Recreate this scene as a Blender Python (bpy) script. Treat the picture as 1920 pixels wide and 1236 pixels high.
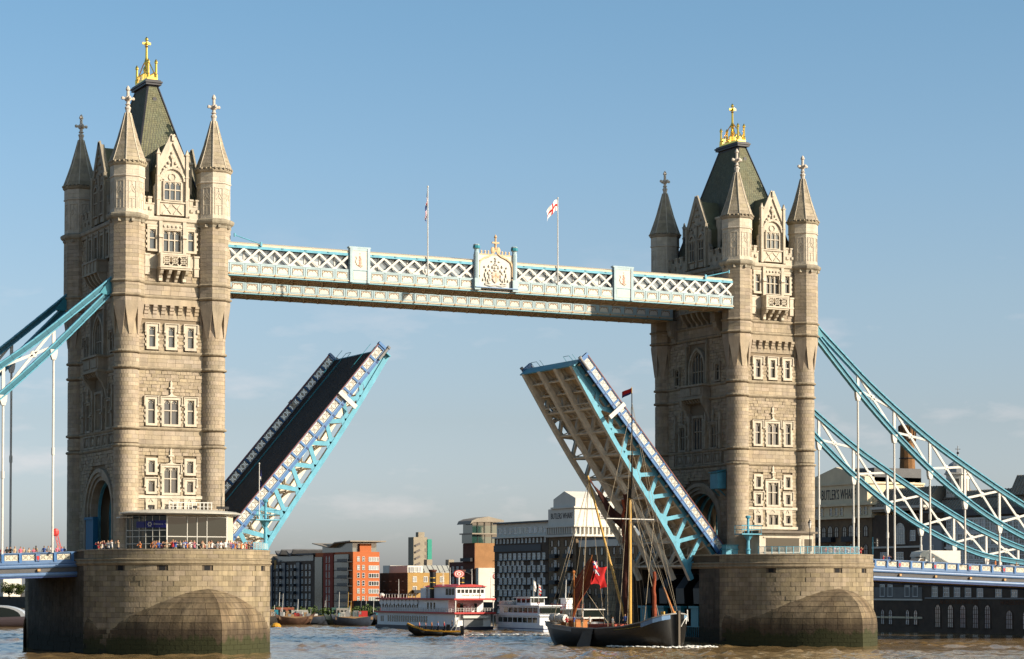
import bpy, math, random
import numpy as np
from mathutils import Vector, Matrix
random.seed(7)
R = math.radians
pi = math.pi
for o in list(bpy.data.objects):
    bpy.data.objects.remove(o)
scene = bpy.context.scene
COL = scene.collection

# ------------------------------------------------------------------ camera
cam_d = bpy.data.cameras.new('camera')
cam = bpy.data.objects.new('camera', cam_d)
COL.objects.link(cam)
cam_d.sensor_fit = 'HORIZONTAL'
cam_d.sensor_width = 36.0
cam_d.lens = 4342.58 / 1920 * 36.0
cam_d.shift_y = (964.66 - 618.0) / 1920
cam_d.clip_start = 1.0
cam_d.clip_end = 20000.0
YAW, PIT = 0.478, 0.032
cam.location = (-86.987, -262.13, 7.185)
fwd = Vector((math.sin(YAW) * math.cos(PIT), math.cos(YAW) * math.cos(PIT), math.sin(PIT)))
cam.rotation_euler = fwd.to_track_quat('-Z', 'Y').to_euler()
scene.camera = cam

# ------------------------------------------------------------------ sky and sun
SUN_AZ = R(39.5)          # from -Y towards +X
SUN_EL = R(25.0)
sv = Vector((math.sin(SUN_AZ) * math.cos(SUN_EL), -math.cos(SUN_AZ) * math.cos(SUN_EL), math.sin(SUN_EL)))
world = bpy.data.worlds.new('World')
scene.world = world
world.use_nodes = True
wn, wl = world.node_tree.nodes, world.node_tree.links
wn.clear()
w_out = wn.new('ShaderNodeOutputWorld')
w_bg = wn.new('ShaderNodeBackground')
w_sky = wn.new('ShaderNodeTexSky')
w_sky.sky_type = 'NISHITA'
w_sky.sun_disc = False
w_sky.sun_elevation = SUN_EL
w_sky.sun_rotation = math.atan2(sv.x, sv.y)
w_sky.altitude = 0.0
w_sky.air_density = 0.6
w_sky.dust_density = 1.5
w_sky.ozone_density = 0.5
w_bg.inputs['Strength'].default_value = 0.125
# thin evening clouds low over the horizon
w_tc = wn.new('ShaderNodeTexCoord')
w_sep = wn.new('ShaderNodeSeparateXYZ')
wl.new(w_tc.outputs['Generated'], w_sep.inputs[0])
w_map = wn.new('ShaderNodeMapping')
w_map.inputs['Scale'].default_value = (5.0, 5.0, 15.0)
wl.new(w_tc.outputs['Generated'], w_map.inputs['Vector'])
w_noise = wn.new('ShaderNodeTexNoise')
w_noise.inputs['Scale'].default_value = 3.4
w_noise.inputs['Detail'].default_value = 6.0
w_noise.inputs['Roughness'].default_value = 0.55
wl.new(w_map.outputs[0], w_noise.inputs['Vector'])
w_ramp = wn.new('ShaderNodeValToRGB')
w_ramp.color_ramp.elements[0].position = 0.57
w_ramp.color_ramp.elements[1].position = 0.86
wl.new(w_noise.outputs['Fac'], w_ramp.inputs['Fac'])
w_alt = wn.new('ShaderNodeValToRGB')
ce = w_alt.color_ramp.elements
ce[0].position = 0.0; ce[0].color = (0.3, 0.3, 0.3, 1)
ce[1].position = 0.16; ce[1].color = (0, 0, 0, 1)
e = ce.new(0.05); e.color = (0.5, 0.5, 0.5, 1)
e = ce.new(0.10); e.color = (0.42, 0.42, 0.42, 1)
wl.new(w_sep.outputs['Z'], w_alt.inputs['Fac'])
w_mul = wn.new('ShaderNodeMath'); w_mul.operation = 'MULTIPLY'
wl.new(w_ramp.outputs['Color'], w_mul.inputs[0])
wl.new(w_alt.outputs['Color'], w_mul.inputs[1])
w_mix = wn.new('ShaderNodeMix'); w_mix.data_type = 'RGBA'
wl.new(w_mul.outputs[0], w_mix.inputs[0])
w_tint = wn.new('ShaderNodeMix'); w_tint.data_type = 'RGBA'; w_tint.blend_type = 'MULTIPLY'
w_tint.inputs[0].default_value = 1.0
w_tr = wn.new('ShaderNodeMapRange')
w_tr.inputs[1].default_value = 0.0; w_tr.inputs[2].default_value = 0.25
wl.new(w_sep.outputs['Z'], w_tr.inputs[0])
w_tc2 = wn.new('ShaderNodeValToRGB')
te = w_tc2.color_ramp.elements
te[0].position = 0.12; te[0].color = (0.80, 0.75, 0.76, 1)
te[1].position = 0.97; te[1].color = (0.70, 0.88, 0.835, 1)
for p_, c_ in ((0.29, (0.755, 0.695, 0.635)), (0.50, (0.79, 0.79, 0.705)), (0.72, (0.76, 0.855, 0.79))):
    e = te.new(p_); e.color = (*c_, 1)
wl.new(w_tr.outputs[0], w_tc2.inputs[0])
wl.new(w_tc2.outputs[0], w_tint.inputs[7])
wl.new(w_sky.outputs[0], w_tint.inputs[6])
wl.new(w_tint.outputs[2], w_mix.inputs[6])
w_mix.inputs[7].default_value = (4.7, 4.15, 4.05, 1)
wl.new(w_mix.outputs[2], w_bg.inputs['Color'])
wl.new(w_bg.outputs[0], w_out.inputs['Surface'])

sun_d = bpy.data.lights.new('sun', 'SUN')
sun_d.energy = 5.0
sun_d.angle = R(0.55)
sun_d.color = (1.0, 0.86, 0.69)
sun = bpy.data.objects.new('sun', sun_d)
COL.objects.link(sun)
sun.rotation_euler = sv.to_track_quat('Z', 'Y').to_euler()
sun.location = (0, -100, 150)

scene.view_settings.view_transform = 'Standard'
scene.view_settings.look = 'None'
scene.view_settings.gamma = 1.0
scene.view_settings.exposure = 0.83
scene.view_settings.use_curve_mapping = False
scene.cycles.max_bounces = 6

# ------------------------------------------------------------------ mesh helpers
class MB:
    """collects faces; T maps local (u, n, z) style points to object space"""
    def __init__(s, T=None):
        s.v, s.f, s.mi, s.T, s.m = [], [], [], T, 0
    def P(s, a, b, c):
        s.v.append(s.T(a, b, c) if s.T else (a, b, c))
        return len(s.v) - 1
    def F(s, *idx):
        s.f.append(idx); s.mi.append(s.m)
    def poly(s, pts):
        s.F(*[s.P(*p) for p in pts])
    def hexa(s, p):
        i = [s.P(*q) for q in p]
        for q in ((0, 3, 2, 1), (4, 5, 6, 7), (0, 1, 5, 4), (1, 2, 6, 5), (2, 3, 7, 6), (3, 0, 4, 7)):
            s.F(*[i[k] for k in q])
        return s
    def box(s, x0, y0, z0, x1, y1, z1):
        return s.hexa([(x0, y0, z0), (x1, y0, z0), (x1, y1, z0), (x0, y1, z0),
                       (x0, y0, z1), (x1, y0, z1), (x1, y1, z1), (x0, y1, z1)])
    def beam(s, p, q, w, h, up=(0, 0, 1)):
        p, q, up = Vector(p), Vector(q), Vector(up)
        d = (q - p).normalized()
        a = d.cross(up)
        if a.length < 1e-5:
            a = d.cross(Vector((1, 0, 0)))
        a.normalize(); b = a.cross(d).normalized()
        a *= w / 2; b *= h / 2
        return s.hexa([tuple(c) for c in (p - a - b, p + a - b, p + a + b, p - a + b,
                                          q - a - b, q + a - b, q + a + b, q - a + b)])
    def tube(s, p, q, r0, r1=None, n=8, cap=True):
        r1 = r0 if r1 is None else r1
        p, q = Vector(p), Vector(q)
        d = (q - p).normalized()
        a = d.cross(Vector((0, 0, 1)))
        if a.length < 1e-4:
            a = Vector((1, 0, 0))
        a.normalize(); b = d.cross(a)
        A, B = [], []
        for k in range(n):
            t = 2 * pi * k / n
            e = a * math.cos(t) + b * math.sin(t)
            A.append(s.P(*(p + e * r0))); B.append(s.P(*(q + e * r1)))
        for k in range(n):
            s.F(A[k], A[(k + 1) % n], B[(k + 1) % n], B[k])
        if cap:
            s.F(*A[::-1]); s.F(*B)
        return s
    def path(s, pts, r, n=6):
        for a, b in zip(pts[:-1], pts[1:]):
            s.tube(a, b, r, r, n)
        return s
    def lathe(s, prof, n=16, cx=0, cy=0, ph=0.0, a0=0.0, a1=2 * pi, cap=True):
        full = abs(a1 - a0 - 2 * pi) < 1e-6
        m = n if full else n + 1
        rings = []
        for (r, z) in prof:
            rings.append([s.P(cx + r * math.cos(ph + a0 + (a1 - a0) * k / n), cy + r * math.sin(ph + a0 + (a1 - a0) * k / n), z) for k in range(m)])
        for A, B in zip(rings[:-1], rings[1:]):
            for k in range(n):
                s.F(A[k], A[(k + 1) % m], B[(k + 1) % m], B[k])
        if cap and full:
            s.F(*rings[0][::-1]); s.F(*rings[-1])
        return s
    def prism(s, poly, c0, c1, fn):
        n = len(poly)
        A = [s.P(*fn(a, b, c0)) for a, b in poly]
        B = [s.P(*fn(a, b, c1)) for a, b in poly]
        for k in range(n):
            s.F(A[k], A[(k + 1) % n], B[(k + 1) % n], B[k])
        s.F(*A[::-1]); s.F(*B)
        return s
    def ball(s, c, rx, ry=None, rz=None, n=8, m=6):
        ry = rx if ry is None else ry; rz = rx if rz is None else rz
        rings = []
        for j in range(m + 1):
            t = pi * j / m
            rings.append([s.P(c[0] + rx * math.sin(t) * math.cos(2 * pi * k / n), c[1] + ry * math.sin(t) * math.sin(2 * pi * k / n), c[2] + rz * math.cos(t)) for k in range(n)])
        for A, B in zip(rings[:-1], rings[1:]):
            for k in range(n):
                s.F(A[k], A[(k + 1) % n], B[(k + 1) % n], B[k])
        return s
    def mesh(s, name, mats, smooth=False):
        me = bpy.data.meshes.new(name)
        me.from_pydata([tuple(map(float, p)) for p in s.v], [], s.f)
        for m in (mats if isinstance(mats, (list, tuple)) else [mats]):
            me.materials.append(m)
        if any(s.mi):
            me.polygons.foreach_set('material_index', s.mi)
        if smooth:
            me.polygons.foreach_set('use_smooth', [True] * len(s.f))
        me.update()
        return me

def put(name, me, parent=None, loc=(0, 0, 0), rot=0.0, label=None, cat=None, group=None, kind=None, scale=None):
    o = bpy.data.objects.new(name, me)
    COL.objects.link(o)
    o.parent = parent
    o.location = loc
    if isinstance(rot, (tuple, list)):
        o.rotation_euler = rot
    elif rot:
        o.rotation_euler = (0, 0, rot)
    if scale is not None:
        o.scale = scale
    if label: o['label'] = label
    if cat: o['category'] = cat
    if group: o['group'] = group
    if kind: o['kind'] = kind
    return o

def part(name, mb, mats, parent, loc=(0, 0, 0), rot=0.0, smooth=False, **kw):
    return put(name, mb.mesh(name, mats, smooth), parent, loc, rot, **kw)

def thing(name, label, cat, loc=(0, 0, 0), rot=0.0, group=None):
    return put(name, None, None, loc, rot, label, cat, group)

def copy_tree(o, parent=None):
    c = o.copy()
    COL.objects.link(c)
    c.parent = parent
    for ch in KIDS(o):
        copy_tree(ch, c)
    return c

def KIDS(o):
    return [q for q in list(o.children)]

def text_mesh(name, body, size, mt, extrude=0.01, align='CENTER', sx=1.0):
    cu = bpy.data.curves.new(name + '_curve', 'FONT')
    cu.body = body; cu.size = size; cu.extrude = extrude
    cu.align_x = align; cu.align_y = 'CENTER'
    cu.resolution_u = 2
    ob = bpy.data.objects.new(name + '_tmp', cu)
    COL.objects.link(ob)
    dg = bpy.context.evaluated_depsgraph_get()
    me = bpy.data.meshes.new_from_object(ob.evaluated_get(dg))
    me.name = name
    bpy.data.objects.remove(ob)
    bpy.data.curves.remove(cu)
    me.materials.clear()
    me.materials.append(mt)
    if sx != 1.0:
        me.transform(Matrix.Diagonal((sx, 1, 1, 1)))
    return me

# ------------------------------------------------------------------ materials
ALB = 0.70
def mat(name, col, rough=0.75, metal=0.0, var=0.0, vscale=0.6, bump=0.0, bscale=3.0, rnd=0.0, tint=None, streak=0.0, spec=0.3, tide=None, vstretch=(1, 1, 1)):
    m = bpy.data.materials.new(name)
    m.use_nodes = True
    n, l = m.node_tree.nodes, m.node_tree.links
    b = n['Principled BSDF']
    b.inputs['Roughness'].default_value = rough
    b.inputs['Metallic'].default_value = metal
    b.inputs['Specular IOR Level'].default_value = spec
    if not metal: col = tuple(c * ALB for c in col)
    if tint: tint = tuple(c * ALB for c in tint)
    if tide: tide = (tide[0], tide[1], tuple(c * ALB for c in tide[2]), tuple(c * ALB for c in tide[3]))
    c4 = (*col, 1.0)
    b.inputs['Base Color'].default_value = c4
    geo = n.new('ShaderNodeNewGeometry')
    cur = None
    def mix(fac_sock, a, bb, blend='MIX', fac=1.0):
        x = n.new('ShaderNodeMix'); x.data_type = 'RGBA'; x.blend_type = blend
        if fac_sock is not None: l.new(fac_sock, x.inputs[0])
        else: x.inputs[0].default_value = fac
        for k, s_ in ((6, a), (7, bb)):
            if isinstance(s_, tuple): x.inputs[k].default_value = s_
            else: l.new(s_, x.inputs[k])
        return x.outputs[2]
    def ramp(sock, p0, p1, c0=0.0, c1=1.0):
        r = n.new('ShaderNodeMapRange')
        l.new(sock, r.inputs[0])
        for k, v_ in zip((1, 2, 3, 4), (p0, p1, c0, c1)): r.inputs[k].default_value = v_
        return r.outputs[0]
    def noise(scale, detail=4.0, stretch=(1, 1, 1), rough_=0.6):
        mp = n.new('ShaderNodeMapping'); mp.inputs['Scale'].default_value = stretch
        l.new(geo.outputs['Position'], mp.inputs[0])
        t = n.new('ShaderNodeTexNoise')
        t.inputs['Scale'].default_value = scale; t.inputs['Detail'].default_value = detail
        t.inputs['Roughness'].default_value = rough_
        l.new(mp.outputs[0], t.inputs['Vector'])
        return t.outputs['Fac']
    cur = c4
    if tint:
        cur = mix(ramp(noise(vscale * 0.35, 3.0), 0.35, 0.65), cur, (*tint, 1.0))
    if var:
        k = ramp(noise(vscale, 5.0, vstretch), 0.3, 0.7, 1 - var, 1 + var)
        v = n.new('ShaderNodeCombineXYZ')
        for i in range(3): l.new(k, v.inputs[i])
        cur = mix(None, cur, v.outputs[0], 'MULTIPLY')
    if streak:
        k = ramp(noise(1.0, 4.0, (1.6, 1.6, 0.12)), 0.42, 0.75, 1.0, 1 - streak)
        v = n.new('ShaderNodeCombineXYZ')
        for i in range(3): l.new(k, v.inputs[i])
        cur = mix(None, cur, v.outputs[0], 'MULTIPLY')
    if rnd:
        oi = n.new('ShaderNodeObjectInfo')
        ad = n.new('ShaderNodeMath'); ad.operation = 'ADD'
        l.new(geo.outputs['Random Per Island'], ad.inputs[0]); l.new(oi.outputs['Random'], ad.inputs[1])
        fr = n.new('ShaderNodeMath'); fr.operation = 'FRACT'
        l.new(ad.outputs[0], fr.inputs[0])
        k = ramp(fr.outputs[0], 0, 1, 1 - rnd, 1 + rnd)
        f7 = n.new('ShaderNodeMath'); f7.operation = 'MULTIPLY'; f7.inputs[1].default_value = 7.31
        l.new(fr.outputs[0], f7.inputs[0])
        f8 = n.new('ShaderNodeMath'); f8.operation = 'FRACT'; l.new(f7.outputs[0], f8.inputs[0])
        k2 = ramp(f8.outputs[0], 0, 1, 1 - rnd * 0.35, 1 + rnd * 0.35)
        kb = n.new('ShaderNodeMath'); kb.operation = 'MULTIPLY'
        l.new(k, kb.inputs[0]); l.new(k2, kb.inputs[1])
        v = n.new('ShaderNodeCombineXYZ')
        l.new(k, v.inputs[0]); l.new(k, v.inputs[1]); l.new(kb.outputs[0], v.inputs[2])
        cur = mix(None, cur, v.outputs[0], 'MULTIPLY')
    if tide:
        sp = n.new('ShaderNodeSeparateXYZ'); l.new(geo.outputs['Position'], sp.inputs[0])
        nz = noise(0.55, 6.0, (1, 1, 0.22), 0.7)
        ad = n.new('ShaderNodeMath'); ad.operation = 'MULTIPLY_ADD'
        l.new(nz, ad.inputs[0]); ad.inputs[1].default_value = -tide[1]; l.new(sp.outputs['Z'], ad.inputs[2])
        # brown tide stain, then green weed
        cur = mix(ramp(ad.outputs[0], tide[0] + 1.2, tide[0] - 0.2, 0.0, 0.8), cur, (*tide[2], 1.0))
        cur = mix(ramp(ad.outputs[0], tide[0] - 0.6, tide[0] - 1.0, 0.0, 0.92), cur, (*tide[3], 1.0))
    if not isinstance(cur, tuple):
        l.new(cur, b.inputs['Base Color'])
    if bump:
        bp = n.new('ShaderNodeBump')
        bp.inputs['Strength'].default_value = min(1.0, bump)
        bp.inputs['Distance'].default_value = 0.08
        l.new(noise(bscale, 6.0), bp.inputs['Height'])
        l.new(bp.outputs[0], b.inputs['Normal'])
    return m

STONE = mat('granite_ashlar', (0.445, 0.355, 0.252), 0.85, var=0.15, vscale=0.8, bump=0.35, bscale=5, rnd=0.14, streak=0.24, tint=(0.41, 0.345, 0.26))
STRING = mat('weathered_string', (0.37, 0.305, 0.215), 0.9, var=0.25, vscale=0.9, bump=0.4, bscale=5, streak=0.3)
ROCK = mat('rock_faced_granite', (0.40, 0.325, 0.232), 0.9, var=0.18, vscale=1.5, bump=0.9, bscale=4, rnd=0.17)
JOINT = mat('stone_joint', (0.25, 0.195, 0.135), 0.95, var=0.1)
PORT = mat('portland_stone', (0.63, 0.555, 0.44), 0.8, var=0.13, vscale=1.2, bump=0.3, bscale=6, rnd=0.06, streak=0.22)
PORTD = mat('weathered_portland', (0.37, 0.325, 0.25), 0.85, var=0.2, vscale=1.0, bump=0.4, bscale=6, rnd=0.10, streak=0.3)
SPIRE = mat('spire_stone', (0.385, 0.325, 0.235), 0.9, var=0.25, vscale=1.2, bump=0.5, bscale=5, rnd=0.14, streak=0.2)
PALE = mat('pale_finial_stone', (0.62, 0.55, 0.47), 0.8, var=0.05)
SLATE = mat('green_slate', (0.155, 0.165, 0.10), 0.7, var=0.12, vscale=2.0, bump=0.5, bscale=8, rnd=0.13, tint=(0.17, 0.16, 0.09))
LEAD = mat('dark_lead', (0.045, 0.045, 0.055), 0.5, var=0.2)
GOLD = mat('gilded_metal', (0.82, 0.52, 0.10), 0.28, metal=1.0, var=0.1)
GLASS = mat('leaded_glass', (0.055, 0.065, 0.07), 0.12, spec=0.9, rnd=0.3)
DARK = mat('slot_darkness', (0.012, 0.012, 0.014), 0.9)
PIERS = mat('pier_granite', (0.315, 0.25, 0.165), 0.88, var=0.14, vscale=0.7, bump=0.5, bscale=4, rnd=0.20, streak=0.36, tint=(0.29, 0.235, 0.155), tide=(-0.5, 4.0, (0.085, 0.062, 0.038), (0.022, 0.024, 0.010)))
PIERJ = mat('pier_joint', (0.11, 0.085, 0.06), 0.95, var=0.2, tide=(-0.5, 4.0, (0.06, 0.045, 0.03), (0.015, 0.017, 0.008)))
WHITE = mat('white_paint', (0.69, 0.67, 0.62), 0.5, var=0.10, vscale=1.5, streak=0.14)
PANELW = mat('panel_white', (0.68, 0.64, 0.56), 0.5, var=0.06, vscale=2)
PALEB = mat('pale_blue_paint', (0.40, 0.53, 0.57), 0.5, var=0.10, vscale=1.5, streak=0.16)
TEAL = mat('turquoise_paint', (0.115, 0.40, 0.54), 0.45, var=0.14, vscale=1.2, streak=0.18)
CHAINF = mat('chain_flange_paint', (0.085, 0.345, 0.48), 0.45, var=0.16, vscale=1.5, streak=0.2)
CHAINW = mat('chain_web_paint', (0.02, 0.14, 0.20), 0.45, var=0.12)
DECKB = mat('deck_blue_paint', (0.11, 0.20, 0.37), 0.45, var=0.10, vscale=1.0, streak=0.15)
WEBG = mat('girder_web_grey', (0.10, 0.10, 0.105), 0.7, var=0.2)
TEALD = mat('deep_turquoise', (0.035, 0.25, 0.33), 0.4, var=0.06)
BLUE = mat('royal_blue_paint', (0.065, 0.185, 0.42), 0.45, var=0.14, vscale=1.2, streak=0.15)
BLUED = mat('dark_blue_paint', (0.025, 0.06, 0.19), 0.45, var=0.08)
BLUEL = mat('light_blue_paint', (0.17, 0.29, 0.48), 0.4, var=0.06)
CREAM = mat('cream_paint', (0.66, 0.56, 0.40), 0.5, var=0.06)
OCHRE = mat('ochre_gilt', (0.60, 0.34, 0.13), 0.5, var=0.08)
SOFFIT = mat('walkway_soffit', (0.62, 0.44, 0.26), 0.8, var=0.25, vscale=1.0)
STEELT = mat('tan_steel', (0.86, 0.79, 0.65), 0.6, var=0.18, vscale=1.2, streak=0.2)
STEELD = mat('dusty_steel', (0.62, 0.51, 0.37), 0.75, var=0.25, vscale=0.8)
ASPH = mat('asphalt', (0.035, 0.034, 0.033), 0.85, var=0.2, vscale=0.6, bump=0.3, bscale=8)
REDRAIL = mat('dull_red_rail', (0.23, 0.07, 0.045), 0.5)
RED = mat('red_paint', (0.52, 0.03, 0.035), 0.5)
GREY = mat('grey_paint', (0.26, 0.26, 0.26), 0.5, var=0.1)
ROOFM = mat('pale_metal_roof', (0.52, 0.50, 0.44), 0.35, var=0.06)
PGLASS = mat('green_grey_glass', (0.014, 0.02, 0.018), 0.06, spec=0.4)
SIGNB = mat('sign_blue', (0.018, 0.02, 0.20), 0.4)
BLACK = mat('black_paint', (0.014, 0.014, 0.015), 0.4)
WOODB = mat('varnished_spar', (0.62, 0.37, 0.085), 0.4, var=0.15, vscale=1.0, vstretch=(1, 1, 0.2))
WOODR = mat('orange_brown_wood', (0.42, 0.15, 0.035), 0.5, var=0.15)
SAILR = mat('tan_sail', (0.26, 0.055, 0.02), 0.85, var=0.35, vscale=1.6, bump=0.6, bscale=2)
SAILD = mat('dark_brown_sail', (0.075, 0.022, 0.014), 0.9, var=0.3, vscale=1.2, bump=0.5, bscale=2)
ROPE = mat('rope', (0.42, 0.35, 0.25), 0.9)
TARRED = mat('tarred_rope', (0.03, 0.025, 0.02), 0.9)
FRED = mat('flag_red', (0.48, 0.012, 0.012), 0.8, var=0.2, vscale=1.2)
FWHITE = mat('flag_white', (0.78, 0.76, 0.74), 0.8)
FBLUE = mat('flag_blue', (0.015, 0.02, 0.13), 0.8)
D = 82.3                       # tower spacing along the bridge (X); Y points down-river, Z up from the water

# ------------------------------------------------------------------ river
def river():
    def axis(lo, hi, step, far0, far1):
        core = list(np.arange(lo, hi + 1e-6, step))
        a, s, q = lo, step, []
        while a > far0:
            s *= 1.35; a -= s; q.append(a)
        b, s, r = hi, step, []
        while b < far1:
            s *= 1.35; b += s; r.append(b)
        return np.array(q[::-1] + core + r)
    xs = axis(-45, 105, 0.6, -4000, 6000)
    ys = axis(-75, 130, 0.6, -3000, 9000)
    X, Y = np.meshgrid(xs, ys, indexing='ij')
    rng = np.random.RandomState(3)
    Z = np.zeros_like(X)
    for i in range(46):
        lam = 1.3 * (1.062 ** i)
        ang = rng.normal(0.35, 0.75)
        ph = rng.rand() * 6.283
        amp = 0.0125 * lam ** 0.35
        if lam > 9: amp *= 0.5
        k = 2 * pi / lam
        ph2 = np.sin(X * 0.031 * (1 + i % 5) + Y * 0.023 * (1 + i % 3) + i)
        Z += amp * np.sin(k * (X * math.cos(ang) + Y * math.sin(ang)) + ph + 1.6 * ph2)
    mod = np.zeros_like(X)
    for i in range(7):
        a = rng.rand() * 6.28; k = 2 * pi / (18 + 14 * i)
        mod += np.sin(k * (X * math.cos(a) + Y * math.sin(a)) + rng.rand() * 6.28 + 1.4 * np.sin(X * .05 + Y * .037 * i))
    Z = Z * np.clip(1.0 + 0.24 * mod, 0.4, 1.5)
    Z = Z + 0.5 * np.maximum(Z, 0) ** 2
    fade = np.clip(1 - (np.maximum(np.maximum(-45 - X, X - 105), np.maximum(-75 - Y, Y - 130)) / 60), 0, 1)
    Z = Z * fade
    nx, ny = X.shape
    me = bpy.data.meshes.new('river')
    V = np.stack([X, Y, Z], -1).reshape(-1, 3)
    idx = np.arange(nx * ny).reshape(nx, ny)
    Q = np.stack([idx[:-1, :-1], idx[1:, :-1], idx[1:, 1:], idx[:-1, 1:]], -1).reshape(-1, 4)
    me.vertices.add(len(V)); me.vertices.foreach_set('co', V.astype(np.float32).ravel())
    me.loops.add(Q.size); me.loops.foreach_set('vertex_index', Q.astype(np.int32).ravel())
    me.polygons.add(len(Q))
    me.polygons.foreach_set('loop_start', np.arange(0, Q.size, 4, dtype=np.int32))
    me.polygons.foreach_set('use_smooth', np.ones(len(Q), dtype=bool))
    me.update(); me.validate()
    m = bpy.data.materials.new('muddy_river'); m.use_nodes = True
    n, l = m.node_tree.nodes, m.node_tree.links
    b = n['Principled BSDF']
    b.inputs['Roughness'].default_value = 0.10
    b.inputs['IOR'].default_value = 1.33
    geo = n.new('ShaderNodeNewGeometry')
    def nz(scale, st, det=5):
        mp = n.new('ShaderNodeMapping'); mp.inputs['Scale'].default_value = st
        l.new(geo.outputs['Position'], mp.inputs[0])
        t = n.new('ShaderNodeTexNoise'); t.inputs['Scale'].default_value = scale; t.inputs['Detail'].default_value = det
        l.new(mp.outputs[0], t.inputs['Vector'])
        return t.outputs['Fac']
    rp = n.new('ShaderNodeValToRGB')
    rp.color_ramp.elements[0].position = 0.35; rp.color_ramp.elements[0].color = (0.155, 0.100, 0.044, 1)
    rp.color_ramp.elements[1].position = 0.68; rp.color_ramp.elements[1].color = (0.215, 0.142, 0.062, 1)
    l.new(nz(0.05, (1, 0.6, 1)), rp.inputs[0])
    l.new(rp.outputs[0], b.inputs['Base Color'])
    bp = n.new('ShaderNodeBump'); bp.inputs['Strength'].default_value = 0.55; bp.inputs['Distance'].default_value = 0.10
    l.new(nz(1.1, (1, 1, 1), 6), bp.inputs['Height'])
    l.new(bp.outputs[0], b.inputs['Normal'])
    me.materials.append(m)
    put('river', me, kind='structure')
river()

# south bank: quay wall and land behind it
LAND = mat('bank_ground', (0.10, 0.09, 0.07), 0.95, var=0.2, vscale=0.1)
QUAY = mat('quay_wall', (0.055, 0.048, 0.04), 0.9, var=0.3, vscale=0.4, bump=0.5, streak=0.3)
BX = 150.0
mb = MB()
mb.prism([(BX + 1, -400), (4000, -400), (4000, 3000), (60, 3000), (60, 1250), (BX + 1, 900)], -3, 3.6, lambda a, b, c: (a, b, c))
part('south_bank', mb, LAND, None, kind='structure')
mb = MB()
mb.prism([(BX - 0.2, -400), (BX + 1, -400), (BX + 1, 898), (61, 1250), (60, 1248), (BX - 0.2, 897)], -3, 4.1, lambda a, b, c: (a, b, c))
part('quay_wall', mb, QUAY, None, kind='structure')
mb = MB()
mb.prism([(-3000, 520), (28, 520), (28, 3200), (-3000, 3200)], -3, 3.2, lambda a, b, c: (a, b, c))
part('north_bank', mb, LAND, None, kind='structure')

# ------------------------------------------------------------------ stone facing generators
def ring_blocks(mb, rf, z0, z1, course, nseg, gap=0.022, depth=0.12, proud=0.02, a0=0, a1=2 * pi, sub=3, skip=(), cx=0, cy=0, seed=1):
    rr = random.Random(seed)
    rows = max(1, int(round((z1 - z0) / course)))
    h = (z1 - z0) / rows
    full = abs(a1 - a0 - 2 * pi) < 1e-6
    for j in range(rows):
        za, zb = z0 + j * h + gap / 2, z0 + (j + 1) * h - gap / 2
        if any(s0 < (za + zb) / 2 < s1 for s0, s1 in skip):
            continue
        off = 0.5 * (j % 2)
        st = (a1 - a0) / nseg
        cuts = [a0 + (k + (off if full else (off if 0 < k < nseg else 0))) * st for k in range(nseg + (0 if full else 1))]
        if not full and off:
            cuts = [a0] + [a0 + (k + .5) * st for k in range(nseg)] + [a1]
        if full:
            cuts = cuts + [cuts[0] + 2 * pi]
        for t0, t1 in zip(cuts[:-1], cuts[1:]):
            p = proud * rr.random()
            rm = rf((t0 + t1) / 2)
            g = gap / 2 / rm
            ins, out = [], []
            for k in range(sub + 1):
                t = t0 + g + (t1 - t0 - 2 * g) * k / sub
                r = rf(t) + p
                ct, s_ = math.cos(t), math.sin(t)
                out.append((mb.P(cx + r * ct, cy + r * s_, za), mb.P(cx + r * ct, cy + r * s_, zb)))
                r -= depth
                ins.append((mb.P(cx + r * ct, cy + r * s_, za), mb.P(cx + r * ct, cy + r * s_, zb)))
            for k in range(sub):
                mb.F(out[k][0], out[k + 1][0], out[k + 1][1], out[k][1])
                mb.F(out[k][1], out[k + 1][1], ins[k + 1][1], ins[k][1])
                mb.F(out[k + 1][0], out[k][0], ins[k][0], ins[k + 1][0])
            mb.F(out[0][0], out[0][1], ins[0][1], ins[0][0])
            mb.F(out[-1][0], ins[-1][0], ins[-1][1], out[-1][1])
    return mb

def wall_blocks(mb, u0, u1, z0, z1, course, wmin, wmax, holes=(), depth=0.16, pmin=0.0, pmax=0.03, gap=0.03, seed=1, n0=0.0):
    """facing stones on a plane; mb.T takes (u, n, z) with n pointing out of the wall"""
    rr = random.Random(seed)
    rows = max(1, int(round((z1 - z0) / course)))
    h = (z1 - z0) / rows
    for j in range(rows):
        za, zb = z0 + j * h, z0 + (j + 1) * h
        spans = [(u0, u1)]
        for (a, b, c, d) in holes:
            if c < zb - 0.02 and d > za + 0.02:
                ns = []
                for (p, q) in spans:
                    if b <= p or a >= q: ns.append((p, q))
                    else:
                        if a - p > 0.08: ns.append((p, a))
                        if q - b > 0.08: ns.append((b, q))
                spans = ns
        for (p, q) in spans:
            u = p
            while u < q - 1e-4:
                w = rr.uniform(wmin, wmax)
                if q - (u + w) < wmin * 0.6: w = q - u
                e = min(u + w, q)
                o = rr.uniform(pmin, pmax)
                dz = 0 if pmax < 0.05 else rr.uniform(-0.02, 0.02)
                mb.box(u + gap / 2, n0, za + gap / 2, e - gap / 2, n0 + depth + o, zb - gap / 2 + dz)
                u = e
    return mb

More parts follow.
